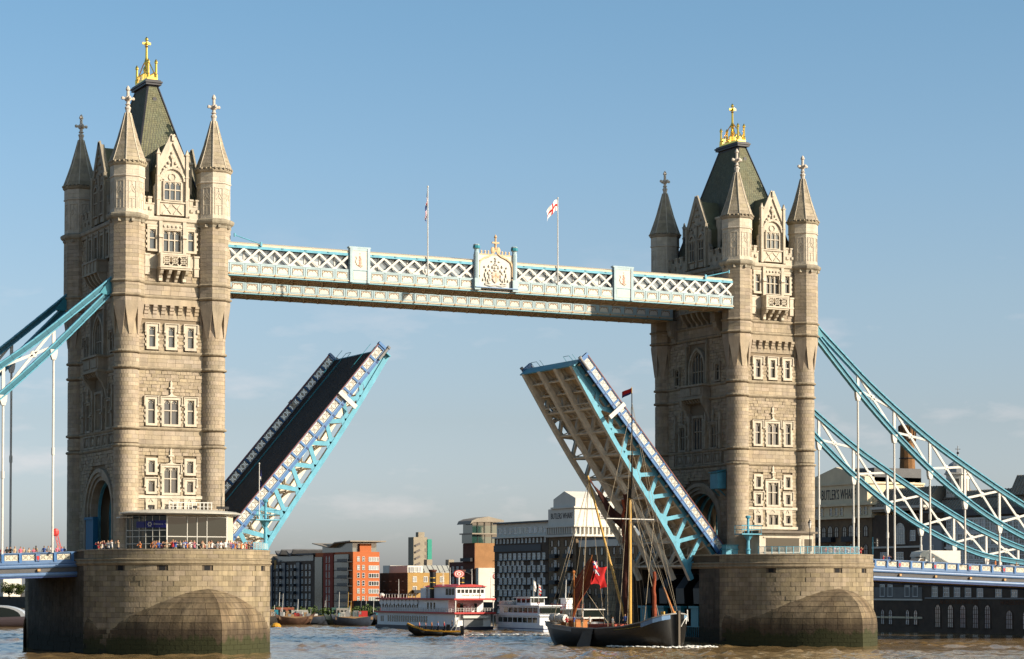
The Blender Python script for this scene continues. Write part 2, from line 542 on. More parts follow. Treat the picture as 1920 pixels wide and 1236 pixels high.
# ------------------------------------------------------------------ piers
PR, PYC, PTOP = 10.67, -11.2, 11.5
SIDESHADE = mat('shade_toned_side_granite', (0.10, 0.085, 0.065), 0.9, var=0.35, vscale=0.5, bump=0.5, bscale=4, rnd=0.2, streak=0.5, tide=(1.0, 4.0, (0.04, 0.033, 0.025), (0.014, 0.016, 0.009)))  # granite colour darkened to carry the deck's shade; tide stain at the foot
PYR = -13.2
def pier(x0, inner, tip_y, label, PYC=-11.2):
    root = thing('bridge_pier', label, 'pier', (x0, 0, 0), group='granite piers of the bridge')
    # core, notched on the inner side for the bascule chamber
    def plan(r, notch=True):
        pts = []
        N = 40
        for k in range(N + 1):
            t = pi + pi * k / N
            pts.append((r * math.cos(t), PYC + r * math.sin(t)))
        if notch: pts += [(r, -8.3), (2.6, -8.3), (2.6, 8.3), (r, 8.3)]
        for k in range(N + 1):
            t = pi * k / N
            pts.append((r * math.cos(t), -PYC + r * math.sin(t)))
        return [(inner * a, b) for a, b in pts]
    mb = MB(); mb.prism(plan(PR - 0.1), -2, 10.2, lambda a, b, c: (a, b, c))
    part('core', mb, PIERJ, root)
    mb = MB(); mb.prism(plan(PR - 0.25), 10.2, 10.42, lambda a, b, c: (a, b, c))
    part('paving', mb, mat('pier_paving_' + str(int(x0)), (0.2, 0.17, 0.13), 0.9, var=0.2), root)
    # visible front wall blocks, one object each
    nseg = 27
    rows = 17
    zt = 9.72
    h = zt / rows
    st = pi / nseg
    g = 0.028
    variants = []
    for q in range(5):
        m_ = MB()
        r = PR + (-0.02, 0.0, 0.012, 0.025, 0.04)[q]
        a_ = st / 2 - g / 2 / PR
        ring_blocks(m_, lambda t: r, g / 2, h - g / 2, h, 1, gap=0.0, depth=0.2, proud=0.0, a0=-a_, a1=a_, sub=3)
        variants.append(m_.mesh('brick', PIERS))
    rr = random.Random(5 + int(x0))
    slots = (5, 9, 13, 20) if x0 < 10 else (6, 13, 17)
    for j in range(rows - 1, rows - 12, -1):
        for k in range(nseg):
            t = pi + (k + 0.5 + 0.5 * (j % 2)) * st
            if j % 2 and k == nseg - 1: continue
            if j == rows - 1 and k in slots: continue
            put('brick', rr.choice(variants), root, (0, PYC, j * h), t)
    mbs = MB()
    ring_blocks(mbs, lambda t: PR, 0, (rows - 11) * h, h, nseg, gap=g, depth=0.2, proud=0.03, a0=pi, a1=2 * pi, cy=PYC, seed=9)
    # straight outer side and the rest, joined
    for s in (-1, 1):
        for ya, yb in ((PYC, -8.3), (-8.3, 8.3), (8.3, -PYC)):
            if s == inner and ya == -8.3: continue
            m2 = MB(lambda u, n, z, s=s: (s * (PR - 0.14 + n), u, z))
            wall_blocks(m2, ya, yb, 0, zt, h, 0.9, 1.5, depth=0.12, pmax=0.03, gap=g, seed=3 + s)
            part('side_stones', m2, SIDESHADE, root, kind='stuff')
    ring_blocks(mbs, lambda t: PR, 0, zt, h, nseg, gap=g, depth=0.2, proud=0.03, a0=0, a1=pi, cy=-PYC, seed=4)
    for j in range(1, rows, 2):                                    # half blocks closing the odd courses
        for t0, t1 in ((pi, pi + st / 2), (2 * pi - st / 2, 2 * pi)):
            if j >= rows - 11:
                ring_blocks(mbs, lambda t: PR, j * h, (j + 1) * h, h, 1, gap=g, depth=0.2, proud=0.0, a0=t0, a1=t1, cy=PYC)
    part('stone_facing', mbs, PIERS, root, kind='stuff')
    # drain slots: a black plate paints in the darkness of each hole
    for k in slots:
        t = pi + (k + 0.5 + 0.5 * ((rows - 1) % 2)) * st
        m_ = MB(); m_.box(PR - 0.16, -0.32, 0.04, PR - 0.085, 0.32, h - 0.02)
        part('drain_slot', m_, DARK, root, (0, PYC, (rows - 1) * h), t)
    # moulded band and parapet, following the whole outline
    def band(name, prof, mt, a=0.0):
        m_ = MB()
        path = [(math.cos(pi + pi * k / 48), PYC, math.sin(pi + pi * k / 48)) for k in range(49)]
        path += [(math.cos(pi * k / 48), -PYC, math.sin(pi * k / 48)) for k in range(49)]
        n = len(path)
        rings = [[m_.P(c * r, yc + s_ * r, z) for (c, yc, s_) in path] for (r, z) in prof]
        for A, B in zip(rings, rings[1:] + rings[:1]):
            for k in range(n): m_.F(A[k], A[(k + 1) % n], B[(k + 1) % n], B[k])
        part(name, m_, mt, root)
    band('moulding', [(PR - .3, 9.74), (PR + .05, 9.74), (PR + .09, 9.84), (PR + .22, 9.93), (PR + .22, 10.06), (PR + .10, 10.12), (PR + .10, 10.26), (PR + .18, 10.32), (PR + .18, 10.44), (PR + .02, 10.52), (PR - .3, 10.52)], PIERS)
    band('coping', [(PR - .42, 11.34), (PR + .05, 11.34), (PR + .05, 11.47), (PR - .02, 11.51), (PR - .36, 11.51)], PIERS)
    band('parapet_core', [(PR - .38, 10.50), (PR - .09, 10.50), (PR - .09, 11.35), (PR - .38, 11.35)], PIERJ)
    mbp = MB()
    for cy_, a0_, a1_ in ((PYC, pi, 2 * pi), (-PYC, 0, pi)):
        ring_blocks(mbp, lambda t: PR - 0.01, 10.53, 11.34, 0.405, 26, gap=0.026, depth=0.12, proud=0.02, a0=a0_, a1=a1_, cy=cy_, seed=6)
    part('parapet_stones', mbp, PIERS, root, kind='stuff')
    # cutwater: vertical pointed base, then a dome rising to the wall
    for sgn in (1, -1):
        ty = tip_y
        def base(t, ty=ty):                 # t -1..1, 0 at the tip
            s = abs(t)
            p0, p1, p2 = (0, ty), (8.4, ty + 5.4), (11.0, PYC - 1.0)
            a = ((1 - s) ** 2 * p0[0] + 2 * s * (1 - s) * p1[0] + s * s * p2[0], (1 - s) ** 2 * p0[1] + 2 * s * (1 - s) * p1[1] + s * s * p2[1])
            return (math.copysign(a[0], t), a[1])
        A = (0.0, PYC - 9.7, 7.25)
        def dome(t, s):                     # s 0 at base rim, 1 at apex
            b = base(t)
            w = math.cos(s * pi / 2); hh = math.sin(s * pi / 2)
            return (A[0] + (b[0] - A[0]) * w, A[1] + (b[1] - A[1]) * w, 2.7 + (A[2] - 2.7) * hh)
        core, fac = MB(), MB()
        N = 40
        def strip(m_, f0, f1, ts):
            a = [m_.P(*f0(t)) for t in ts]; b = [m_.P(*f1(t)) for t in ts]
            for k in range(len(ts) - 1): m_.F(a[k], a[k + 1], b[k + 1], b[k])
        ts = [-1 + 2 * k / N for k in range(N + 1)]
        sc = lambda p, k: (p[0] * k, PYC + (p[1] - PYC) * k, p[2] - (1 - k) * 2)
        strip(core, lambda t: sc((*base(t), -2), .992), lambda t: sc((*base(t), 2.7), .992), ts)
        for q in range(9):
            strip(core, lambda t: sc(dome(t, q / 9), .992), lambda t: sc(dome(t, (q + 1) / 9), .992), ts)
        rr2 = random.Random(8)
        def patch(f, t0, t1, s0, s1, o):
            P = []
            for s_ in (s0, s1):
                for k in range(3):
                    P.append(f(t0 + (t1 - t0) * k / 2, s_))
            c = Vector((0, PYC - .8, 1.5))
            out = [fac.P(*(Vector(p) + (Vector(p) - c).normalized() * o)) for p in P]
            inn = [fac.P(*(Vector(p) - (Vector(p) - c).normalized() * 0.14)) for p in P]
            fac.F(out[0], out[1], out[4], out[3]); fac.F(out[1], out[2], out[5], out[4])
            for a_, b_ in ((0, 1), (1, 2), (2, 5), (5, 4), (4, 3), (3, 0)):
                fac.F(out[a_], out[b_], inn[b_], inn[a_])
        for j in range(5):
            n_ = 26
            for k in range(n_):
                o5 = 0.5 * (j % 2)
                t0 = -1 + 2 * (k + o5) / n_; t1 = -1 + 2 * (k + 1 + o5) / n_
                if t0 < -1e-9 < t1 - 1e-9 and t1 > 1e-9: segs = [(t0, 0), (0, t1)]
                else: segs = [(t0, min(1, t1))]
                for a_, b_ in segs:
                    if b_ - a_ < 0.004: continue
                    patch(lambda t, s_: (*base(t), s_), a_ + .001, b_ - .001, j * .54 + .012, (j + 1) * .54 - .012, rr2.uniform(0, .02))
        for j in range(9):
            n_ = max(6, int(26 * math.cos((j + .3) / 9 * pi / 2)))
            n_ += n_ % 2
            for k in range(n_):
                patch(dome, -1 + 2 * k / n_ + .001, -1 + 2 * (k + 1) / n_ - .001, j / 9 + .004, (j + 1) / 9 - .004, rr2.uniform(-.01, .012))
        rot = 0 if sgn == 1 else pi
        cw = part('cutwater', core, PIERJ, root, rot=rot)
        part('cutwater_stones', fac, mat('cutwater_granite', (0.19, 0.135, 0.078), 0.9, var=0.32, vscale=0.6, bump=0.5, bscale=4, rnd=0.12, streak=0.55, tint=(0.25, 0.19, 0.115), tide=(0.3, 4.6, (0.055, 0.038, 0.024), (0.034, 0.038, 0.011))) if sgn == 1 else PIERS, cw, kind='stuff')
    # dark girders in the bascule chamber
    if inner == -1:
        for k, y in enumerate((-6.4, -2.1, 2.2, 6.5)):
            m_ = MB()
            m_.box(-PR + 0.5, y - 0.9, 2.2, -PR + 1.1, y + 0.9, 4.6)
            m_.box(-PR + 0.3, y - 1.2, 4.6, -PR + 1.3, y + 1.2, 4.9)
            part('chamber_girder', m_, TEALD, root)
            m_ = MB()
            m_.prism([(-PR + 1.0, 5.2), (-PR + 3.6, 4.9), (-PR + 6.2, 6.5), (-PR + 5.6, 9.2), (-PR + 2.4, 9.0), (-PR + 0.9, 7.2)], y - 1.0, y + 1.0, lambda a, b, c: (a, c, b))
            part('counterweight', m_, BLACK, root)
        m_ = MB()
        for y in np.arange(-8, 8.1, 0.5): m_.box(-PR + .35, y - .03, .9, -PR + .41, y + .03, 2.2)
        m_.box(-PR + .33, -8.2, 2.2, -PR + .43, 8.2, 2.3)
        part('chamber_railing', m_, TEALD, root)
        m_ = MB(); m_.box(-PR + .2, -8.25, -2, -2.7, 8.25, 0.9)
        part('chamber_sill', m_, PIERJ, root)
    return root
pier_l = pier(0.0, 1, -26.4, 'sunlit granite bridge pier carrying the glass ticket pavilion, nearer of the two')
pier_r = pier(D, -1, -29.0, 'granite bridge pier beside the black sailing barge, farther of the two', PYR)
# ------------------------------------------------------------------ towers
ZB = 10.42
CA, CB = 5.17, 9.03           # column centres
def oct_r(R_):
    ap = R_ * math.cos(pi / 8)
    return lambda t: ap / math.cos(((t + pi / 8) % (pi / 4)) - pi / 8)

def arch_pts(w, spring, rise, n=7, x=0.0):
    """pointed arch outline from left springing over to right"""
    pts = []
    R_ = (w * w / 4 + rise * rise) / w
    for k in range(n + 1):
        # left arc, centre to the right
        cxr = x - w / 2 + R_
        a = pi - math.acos(max(-1, min(1, (cxr - x) / R_))) * k / n
        pts.append((cxr + R_ * math.cos(a), spring + R_ * math.sin(a)))
    right = [(2 * x - a, b) for a, b in pts[::-1]][1:]
    return pts + right

def gothic_window(T, u, z0, z1, w, lights=1, transom=True, frame=0.24, teeth=True, hood=None, arch=False, deep=0.26, proud=0.12):
    """returns (stone surround MB, glass MB); T: (u, n, z), n = 0 on the wall core"""
    s, g = MB(T), MB(T)
    a, b = u - w / 2, u + w / 2
    D0 = deep + proud
    g.poly([(a, 0.04, z0), (b, 0.04, z0), (b, 0.04, z1), (a, 0.04, z1)])
    s.box(a - frame, 0, z0 - frame * 0.9, b + frame, D0 + 0.05, z0)                # sill
    s.box(a - frame, 0, z0, a, D0, z1)
    s.box(b, 0, z0, b + frame, D0, z1)
    s.box(a - frame, 0, z1, b + frame, D0 + .01, z1 + frame)
    if teeth:
        k = z0 + 0.1
        while k + 0.3 < z1:
            s.box(a - frame - 0.13, 0, k, a - frame, D0 - 0.03, k + 0.28)
            s.box(b + frame, 0, k, b + frame + 0.13, D0 - 0.03, k + 0.28)
            k += 0.6
    lw = w / lights
    for i in range(1, lights):
        x = a + i * lw
        s.box(x - 0.06, 0.03, z0, x + 0.06, deep, z1)
    hh = z1 - z0
    if transom:
        zt = z0 + hh * 0.56
        s.box(a, 0.03, zt - 0.06, b, deep - 0.02, zt + 0.06)
    # cusped heads: spandrels round a pointed arch in each light
    rise = min(lw * 0.62, hh * 0.3)
    for i in range(lights):
        xc = a + (i + .5) * lw
        ww = lw - (0.12 if lights > 1 else 0.04)
        sp = z1 - rise - 0.05
        ap = arch_pts(ww, sp, rise, 5, xc)
        top = z1
        for (p, q) in zip(ap[:-1], ap[1:]):
            s.hexa([(p[0], 0.05, p[1]), (q[0], 0.05, q[1]), (q[0], 0.05, top), (p[0], 0.05, top),
                    (p[0], deep - 0.06, p[1]), (q[0], deep - 0.06, q[1]), (q[0], deep - 0.06, top), (p[0], deep - 0.06, top)])
        # cusps
        s.box(xc - ww * .30, .05, sp + rise * .30, xc - ww * .16, deep - .08, sp + rise * .42)
        s.box(xc + ww * .16, .05, sp + rise * .30, xc + ww * .30, deep - .08, sp + rise * .42)
    if hood:
        hz = z1 + frame
        s.box(a - frame - .18, 0, hz + .002, b + frame + .18, D0 + .14, hz + 0.1)
        for q in (a - frame - .18, b + frame + .06):
            s.box(q, 0, hz - 0.8, q + .12, D0 + .12, hz)
            s.box(q - .05, 0, hz - 1.0, q + .17, D0 + .17, hz - .8)
        if hood == 'ogee':
            s.prism([(u - w * .42, hz + .1), (u - w * .12, hz + .22), (u, hz + .62), (u + w * .12, hz + .22), (u + w * .42, hz + .1)], 0, D0 + .1, lambda p, q, c: (p, c, q))
            s.box(u - .12, 0, hz + .5, u + .12, D0 + .02, hz + 1.6)
            s.box(u - .32, 0, hz + .95, u + .32, D0 + .1, hz + 1.12)
            s.prism([(u - .16, hz + 1.6), (u, hz + 1.95), (u + .16, hz + 1.6)], 0, D0, lambda p, q, c: (p, c, q))
    return s, g

def tower(x0, label):
    root = thing('bridge_tower', label, 'tower', (x0, 0, ZB), group='stone towers of the bridge')
    L0 = (0, 0, -ZB)
    # ---- columns
    mbc = MB()
    mbc.lathe([(1.30, ZB), (1.30, 36.2)], 20)
    mbc.lathe([(1.84, 39.6), (1.84, 49.3)], 8, ph=pi / 8)
    mb_core = mbc.mesh('column', JOINT)
    mf = MB()
    ring_blocks(mf, lambda t: 1.42, ZB, 36.1, 0.46, 9, gap=0.02, depth=0.13, proud=0.012, sub=3, skip=((23.2, 23.6), (25.2, 25.6), (32.1, 32.5), (33.9, 34.3)), seed=2)
    ring_blocks(mf, oct_r(1.98), 39.75, 49.2, 0.46, 8, gap=0.02, depth=0.13, proud=0.006, sub=4, skip=((40.3, 40.7), (41.8, 42.2)), seed=3)
    mb_face = mf.mesh('column_stones', STONE)
    mb_ring = MB().lathe([(1.40, -.16), (1.56, -.10), (1.64, .02), (1.58, .16), (1.42, .22)], 20).mesh('string_course', STRING)
    mb_ring8 = MB().lathe([(1.95, -.2), (2.14, -.08), (2.2, .05), (2.1, .14), (1.97, .2)], 8, ph=pi / 8).mesh('string_course', STRING)
    mt_ = MB()                                           # tapered octagon facets with pointed notches at the corners
    for k in range(8):
        ph = k * pi / 4
        T2 = lambda u, rho, z, c=math.cos(ph), s_=math.sin(ph): (c * rho - s_ * u, s_ * rho + c * u, z)
        mm = MB(T2)
        out = [(-.757, 1.83, 39.8), (.757, 1.83, 39.8), (.745, 1.775, 39.25), (.19, 1.47, 36.0), (-.19, 1.47, 36.0), (-.745, 1.775, 39.25)]
        inn = [(u * .55, 1.15, z) for u, r_, z in out]
        a = [mm.P(*p) for p in out]; b_ = [mm.P(*p) for p in inn]
        mm.F(*a)
        for q in range(6): mm.F(a[q], a[(q + 1) % 6], b_[(q + 1) % 6], b_[q])
        o_ = len(mt_.v); mt_.v += mm.v; mt_.f += [tuple(i_ + o_ for i_ in f) for f in mm.f]; mt_.mi += mm.mi
    mt_.lathe([(1.40, 36.0), (1.38, 39.7)], 20)
    mb_trans = mt_.mesh('broach', STONE)
    mco = MB()
    mco.lathe([(1.95, 48.7), (2.02, 48.75), (2.08, 49.0), (2.34, 49.22), (2.42, 49.42), (2.42, 49.6), (2.2, 49.75), (1.9, 49.8)], 8, ph=pi / 8)
    for k in range(8):
        t = k * pi / 4
        mco.box(1.98 * math.cos(t) - .16, 1.98 * math.sin(t) - .16, 48.72, 1.98 * math.cos(t) + .16, 1.98 * math.sin(t) + .16, 49.05)
    mb_corn = mco.mesh('cornice', PORTD)
    mtu = MB()
    ring_blocks(mtu, oct_r(1.93), 49.8, 53.85, 0.58, 8, gap=0.012, depth=0.3, proud=0.004, sub=2, seed=5)
    ring_blocks(mtu, oct_r(1.98), 54.1, 55.15, 0.52, 8, gap=0.012, depth=0.3, proud=0.004, sub=2, seed=6)
    mtu.lathe([(1.9, 53.8), (2.05, 53.88), (2.05, 54.02), (1.95, 54.1)], 8, ph=pi / 8)
    for k in range(8):                                   # blind tracery on each facet
        t = k * pi / 4
        ct, st = math.cos(t), math.sin(t)
        T2 = lambda u, nn, z, ct=ct, st=st: (ct * nn - st * u, st * nn + ct * u, z)
        mm = MB(T2)
        a = 1.93 * math.cos(pi / 8)
        mm.box(-.48, a - .1, 50.25, -.40, a + .06, 53.3); mm.box(.40, a - .1, 50.25, .48, a + .06, 53.3)
        mm.box(-.48, a - .1, 53.3, .48, a + .06, 53.4); mm.box(-.48, a - .1, 51.3, .48, a + .05, 51.38)
        mm.box(-.04, a - .1, 50.25, .04, a + .05, 51.3); mm.box(-.04, a - .1, 52.3, .04, a + .05, 53.3)
        for sg in (-1, 1):
            mm.beam((sg * .42, a, 52.2), (0, a, 52.9), .1, .09); mm.beam((0, a, 52.3), (sg * .3, a, 52.0), .1, .08)
        o_ = len(mtu.v); mtu.v += mm.v; mtu.f += [tuple(i + o_ for i in f) for f in mm.f]; mtu.mi += mm.mi
    mb_tur = mtu.mesh('turret', PORT)
    msp = MB()
    msp.lathe([(1.95, 55.1), (2.12, 55.25), (2.18, 55.4), (2.18, 55.52), (2.0, 55.6)], 8, ph=pi / 8)
    for k in range(24):
        t = 2 * pi * k / 24
        rr_ = oct_r(2.22)(t)
        msp.ball((rr_ * math.cos(t), rr_ * math.sin(t), 55.58), .15, n=6, m=4)
    zz = 55.65
    prof = [(2.12, 55.65), (1.86, 56.15), (1.66, 56.65)]
    rows = []
    for j in range(13):
        z = 55.65 + j * 0.475
        f = (z - 55.65) / 6.2
        r = 2.12 * (1 - f) + 0.22 * f - 0.42 * math.sin(min(1, f * 1.02) * pi) * (0.55 if f < .5 else .45) * .55
        rows.append((max(r, .24), z))
    for (ra, za), (rb_, zb) in zip(rows[:-1], rows[1:]):
        for k in range(8):
            t0 = pi / 8 + k * pi / 4 + .012; t1 = pi / 8 + (k + 1) * pi / 4 - .012
            halves = [(t0, t1)]
            for (p, q) in halves:
                rfa, rfb = oct_r(ra), oct_r(rb_)
                c4 = [(ra * 1.0 * math.cos(p), ra * math.sin(p), za), (ra * math.cos(q), ra * math.sin(q), za),
                      (rb_ * math.cos(q) * 1.005, rb_ * math.sin(q) * 1.005, zb - .025), (rb_ * math.cos(p) * 1.005, rb_ * math.sin(p) * 1.005, zb - .025)]
                msp.poly(c4)
        msp.lathe([(ra * .97, za), (rb_ * .985, zb)], 8, ph=pi / 8, cap=False)
    mrb = MB()
    for k in range(8):
        t = pi / 8 + k * pi / 4
        for (ra, za), (rb_, zb) in zip(rows[:-1], rows[1:]):
            mrb.beam((ra * math.cos(t), ra * math.sin(t), za), (rb_ * math.cos(t), rb_ * math.sin(t), zb), .09, .09)
    mb_spi = msp.mesh('spire', SPIRE); mb_rib = mrb.mesh('spire_ribs', PORT)
    mfi = MB()
    mfi.lathe([(.24, 61.2), (.30, 61.75), (.36, 61.85), (.36, 62.0), (.22, 62.1), (.2, 62.2), (.34, 62.3), (.2, 62.42), (.17, 63.9), (.26, 63.98), (.26, 64.1), (.15, 64.35), (.02, 64.5)], 8)
    mfi.box(-.75, -.13, 62.88, .75, .13, 63.12); mfi.box(-.13, -.751, 62.881, .13, .751, 63.121)
    for a, b in ((.62, 0), (-.62, 0), (0, .62), (0, -.62)):
        mfi.ball((a, b, 63.02), .19, .19, .21, n=6, m=4)
    mfi.lathe([(.28, 62.72), (.36, 62.85), (.36, 63.15), (.24, 63.25)], 8)
    mb_fin = mfi.mesh('finial', PALE)
    for sx in (-1, 1):
        for sy in (-1, 1):
            p = (sx * CA, sy * CB, -ZB)
            c = put('column', mb_core, root, p)
            put('column_stones', mb_face, c, kind='stuff')
            [put('string_course', mb_ring, c, (0, 0, z)) for z in (23.38, 25.38, 32.28, 34.08)]
            [put('string_course', mb_ring8, c, (0, 0, z)) for z in (40.45, 42.0)]
            put('broach', mb_trans, c); put('cornice', mb_corn, c)
            t = put('turret', mb_tur, root, p)
            put('spire', mb_spi, t); put('spire_ribs', mb_rib, t); put('finial', mb_fin, t)
    # ---- wall faces: front (N) and end (E), each used on both opposite sides
    FW = 9.18; EW = 5.32
    TN = lambda u, n, z: (u, -FW - n, z)
    TE = lambda u, n, z: (-EW - n, -u, z)
    core = MB(); core.box(-EW + .02, -FW, 20.6, EW - .02, FW, 51.0)
    core.box(-EW + .02, -FW, ZB, EW - .02, -4.6, 20.6); core.box(-EW + .02, 4.6, ZB, EW - .02, FW, 20.6)
    part('wall_core', core, JOINT, root, L0)

    def face(T, half, wins, rough, smooth_, name_seed, extra_holes=()):
        holes = [(u - w / 2 - fr - .1, u + w / 2 + fr + .1, z0 - fr, z1 + fr) for (u, z0, z1, w, li, tr, fr, hd) in wins] + list(extra_holes)
        rk, sm = MB(T), MB(T)
        for k, (z0, z1) in enumerate(rough):
            wall_blocks(rk, -half, half, z0, z1, 0.40, 0.42, 0.95, holes, depth=0.20, pmin=-0.01, pmax=0.07, gap=0.032, seed=name_seed + k)
        for k, (z0, z1) in enumerate(smooth_):
            wall_blocks(sm, -half, half, z0, z1, 0.46, 0.8, 1.4, holes, depth=0.20, pmin=0, pmax=0.02, gap=0.022, seed=name_seed + 20 + k)
        st = MB(T)
        for z in (0,):
            st.prism([(0, z - .2), (.24, z - .2), (.36, z - .06), (.40, z + .06), (.30, z + .2), (0, z + .26)], -half, half, lambda a, b, c: (c, a, b))
        ws = []
        for (u, z0, z1, w, li, tr, fr, hd) in wins:
            ws.append(gothic_window(T, u, z0, z1, w, li, tr, fr, hood=hd))
        return rk, sm, st, ws

    frontw = [
        (-2.3, 34.75, 37.05, .72, 1, True, .34, 'label'), (0.0, 34.75, 37.05, .72, 1, True, .34, 'label'), (2.3, 34.75, 37.05, .72, 1, True, .34, 'label'),
        (-2.35, 26.0, 28.75, .8, 1, True, .3, 'label'), (0.0, 25.95, 28.75, 1.7, 2, True, .3, 'ogee'), (2.35, 26.0, 28.75, .8, 1, True, .3, 'label'),
        (-2.3, 20.4, 21.75, .75, 1, False, .32, None), (2.3, 20.4, 21.75, .75, 1, False, .32, None),
        (0.0, 18.1, 21.0, 1.6, 2, True, .3, 'ogee'),
        (-2.3, 18.2, 19.45, .75, 1, False, .3, 'label'), (2.3, 18.2, 19.45, .75, 1, False, .3, 'label'),
        (-2.3, 15.7, 16.7, .75, 1, False, .3, None), (0.0, 15.5, 16.8, 1.5, 2, False, .3, None), (2.3, 15.7, 16.7, .75, 1, False, .3, None),
        (-2.3, 45.95, 48.2, .72, 1, True, .3, None), (2.3, 45.95, 48.2, .72, 1, True, .3, None)]
    rk, sm, st, ws = face(TN, 3.95, frontw, [(ZB, 23.15), (25.65, 32.05), (34.3, 37.85), (42.25, 45.3), (45.3, 48.7)], [(23.62, 25.18), (32.5, 33.88), (40.7, 41.8)], 40,
                          [(-1.75, 1.75, 42.2, 48.9), (-3.95, 3.95, 37.8, 40.25)])
    # corbel table and smooth zone over row three
    cb = MB(TN)
    cb.box(-3.95, 0, 39.55, 3.95, .44, 40.25)
    for k in range(7):
        u = -3.0 + k
        cb.prism([(0, 37.9), (.16, 38.1), (.2, 38.45), (.32, 38.55), (.34, 38.85), (.48, 38.95), (.5, 39.2), (.62, 39.3), (.62, 39.56), (0, 39.56)], u - .24, u + .24, lambda a, b, c: (c, a, b))
    cb.box(-3.95, 0, 37.95, 3.95, .14, 39.56)
    pl = MB(TN)                                           # pale bands and panels low on the face
    pl.box(-3.95, 0, 17.45, 3.95, .36, 17.78); pl.box(-3.95, 0, 14.9, 3.95, .42, 15.25)
    for u in (-2.3, 0, 2.3):
        w_ = 1.6 if u == 0 else .8
        pl.box(u - w_ / 2 - .3, 0, 16.98, u + w_ / 2 + .3, .3, 17.46)
        pl.beam((u - w_ * .3, .34, 17.02), (u, .34, 17.42), .09, .09); pl.beam((u + w_ * .3, .34, 17.02), (u, .34, 17.42), .09, .09)
    # balcony front group of the upper storey
    up = MB(TN)
    for u in (-1.42, 1.42):
        up.box(u - .2, 0, 42.3, u + .2, .62, 49.2)
        up.prism([(.62, 47.2), (.78, 47.3), (.62, 47.7)], u - .24, u + .24, lambda a, b, c: (c, a, b))
    for u in (-2.95, 2.95):
        up.box(u - .28, 0, 43.0, u + .28, .46, 45.35); up.box(u - .34, 0, 43.9, u + .34, .52, 44.1); up.box(u - .34, 0, 45.2, u + .34, .54, 45.4)
    up.box(-3.1, 0, 43.7, -1.6, .30, 45.3); up.box(1.6, 0, 43.7, 3.1, .30, 45.3)
    up.box(-3.0, 0, 48.48, 3.0, .42, 48.75)
    up.box(-1.25, 0, 48.3, 1.25, .5, 48.9)
    for k in range(5): up.ball((-1.0 + k * .5, .55, 48.62), .16, .12, .16, n=6, m=4)
    bal = MB(TN)
    bal.box(-1.75, 0, 43.55, 1.75, 1.55, 43.75)
    bal.box(-1.85, 0, 43.75, 1.85, 1.65, 43.9)
    bal.box(-1.8, 1.3, 45.2, 1.8, 1.6, 45.42); bal.box(-1.8, 0, 45.2, -1.5, 1.3, 45.42); bal.box(1.5, 0, 45.2, 1.8, 1.3, 45.42)
    for u in (-1.62, 1.62):
        bal.box(u - .16, 1.3, 43.9, u + .16, 1.58, 45.2)
    bal.box(-1.7, 0, 43.9, -1.58, 1.32, 45.2); bal.box(1.58, 0, 43.9, 1.7, 1.32, 45.2)
    bal.box(-1.46, 1.34, 43.9, 1.46, 1.38, 45.2) if False else None
    for i in range(3):
        x_ = -1.0 + i
        for sg in (-1, 1):
            bal.beam((x_ - .46, 1.45, 44.55 - sg * .55), (x_ + .46, 1.45, 44.55 + sg * .55), .14, .13)
        for k in range(8):
            t, t2 = k * pi / 4, (k + 1) * pi / 4
            bal.beam((x_ + .33 * math.cos(t), 1.46, 44.55 + .33 * math.sin(t)), (x_ + .33 * math.cos(t2), 1.46, 44.55 + .33 * math.sin(t2)), .12, .1)
    bal.box(-1.46, 1.36, 45.05, 1.46, 1.55, 45.2); bal.box(-1.46, 1.36, 43.9, 1.46, 1.55, 44.0)
    for u in (-1.5, -.5, .5, 1.5):
        bal.prism([(0, 42.2), (.25, 42.3), (.4, 42.55), (.7, 42.7), (.85, 42.95), (1.15, 43.1), (1.35, 43.35), (1.45, 43.56), (0, 43.56)], u - .17, u + .17, lambda a, b, c: (c, a, b))
    gwin = gothic_window(TN, 0, 45.75, 48.15, 2.05, 3, True, .12, teeth=False, proud=.2)
    # dormer gable on the front
    TG = lambda u, n, z: (u, -9.45 - n, z)
    dg = MB(TG)
    dg.prism([(-2.1, 50.0), (2.1, 50.0), (2.1, 53.2), (1.85, 53.6), (1.85, 54.6), (1.62, 55.0), (1.62, 55.4), (0, 58.9), (-1.62, 55.4), (-1.62, 55.0), (-1.85, 54.6), (-1.85, 53.6), (-2.1, 53.2)], -.45, 0, lambda a, b, c: (a, c, b))
    for sg in (-1, 1):
        dg.beam((sg * 1.8, .1, 55.25), (-sg * .06, .1, 59.2), .62, .2, (0, 1, 0)); dg.box(-.16, -.2, 58.5, .16, .4, 59.15) if sg == 1 else None
        dg.box(sg * 1.72 - .16, -.1, 49.8, sg * 1.72 + .16, .34, 56.9)
        dg.box(sg * 1.72 - .23, -.1, 56.9, sg * 1.72 + .23, .41, 57.05)
        dg.box(sg * 1.72 - .21, -.1, 54.3, sg * 1.72 + .21, .38, 54.42); dg.box(sg * 1.72 - .21, -.1, 51.6, sg * 1.72 + .21, .38, 51.72)
        dg.prism([(sg * 1.72 - .17, 57.05), (sg * 1.72, 57.6), (sg * 1.72 + .17, 57.05)], 0, .3, lambda a, b, c: (a, c, b))
        for q in ((.75, 55.55), (.42, 56.0), (1.0, 55.2)):
            dg.ball((sg * q[0], .12, q[1]), .2, .12, .2, n=6, m=4)
    ap = arch_pts(2.9, 53.9, 1.5, 7)
    for p, q in zip(ap[:-1], ap[1:]): dg.beam((p[0], .14, p[1]), (q[0], .14, q[1]), .28, .2, (0, 1, 0))
    dg.beam((0, .12, 55.3), (0, .12, 56.6), .2, .2); dg.ball((0, .16, 56.7), .34, .14, .3, n=8, m=4); dg.ball((0, .12, 57.15), .2, .1, .2, n=6, m=4)
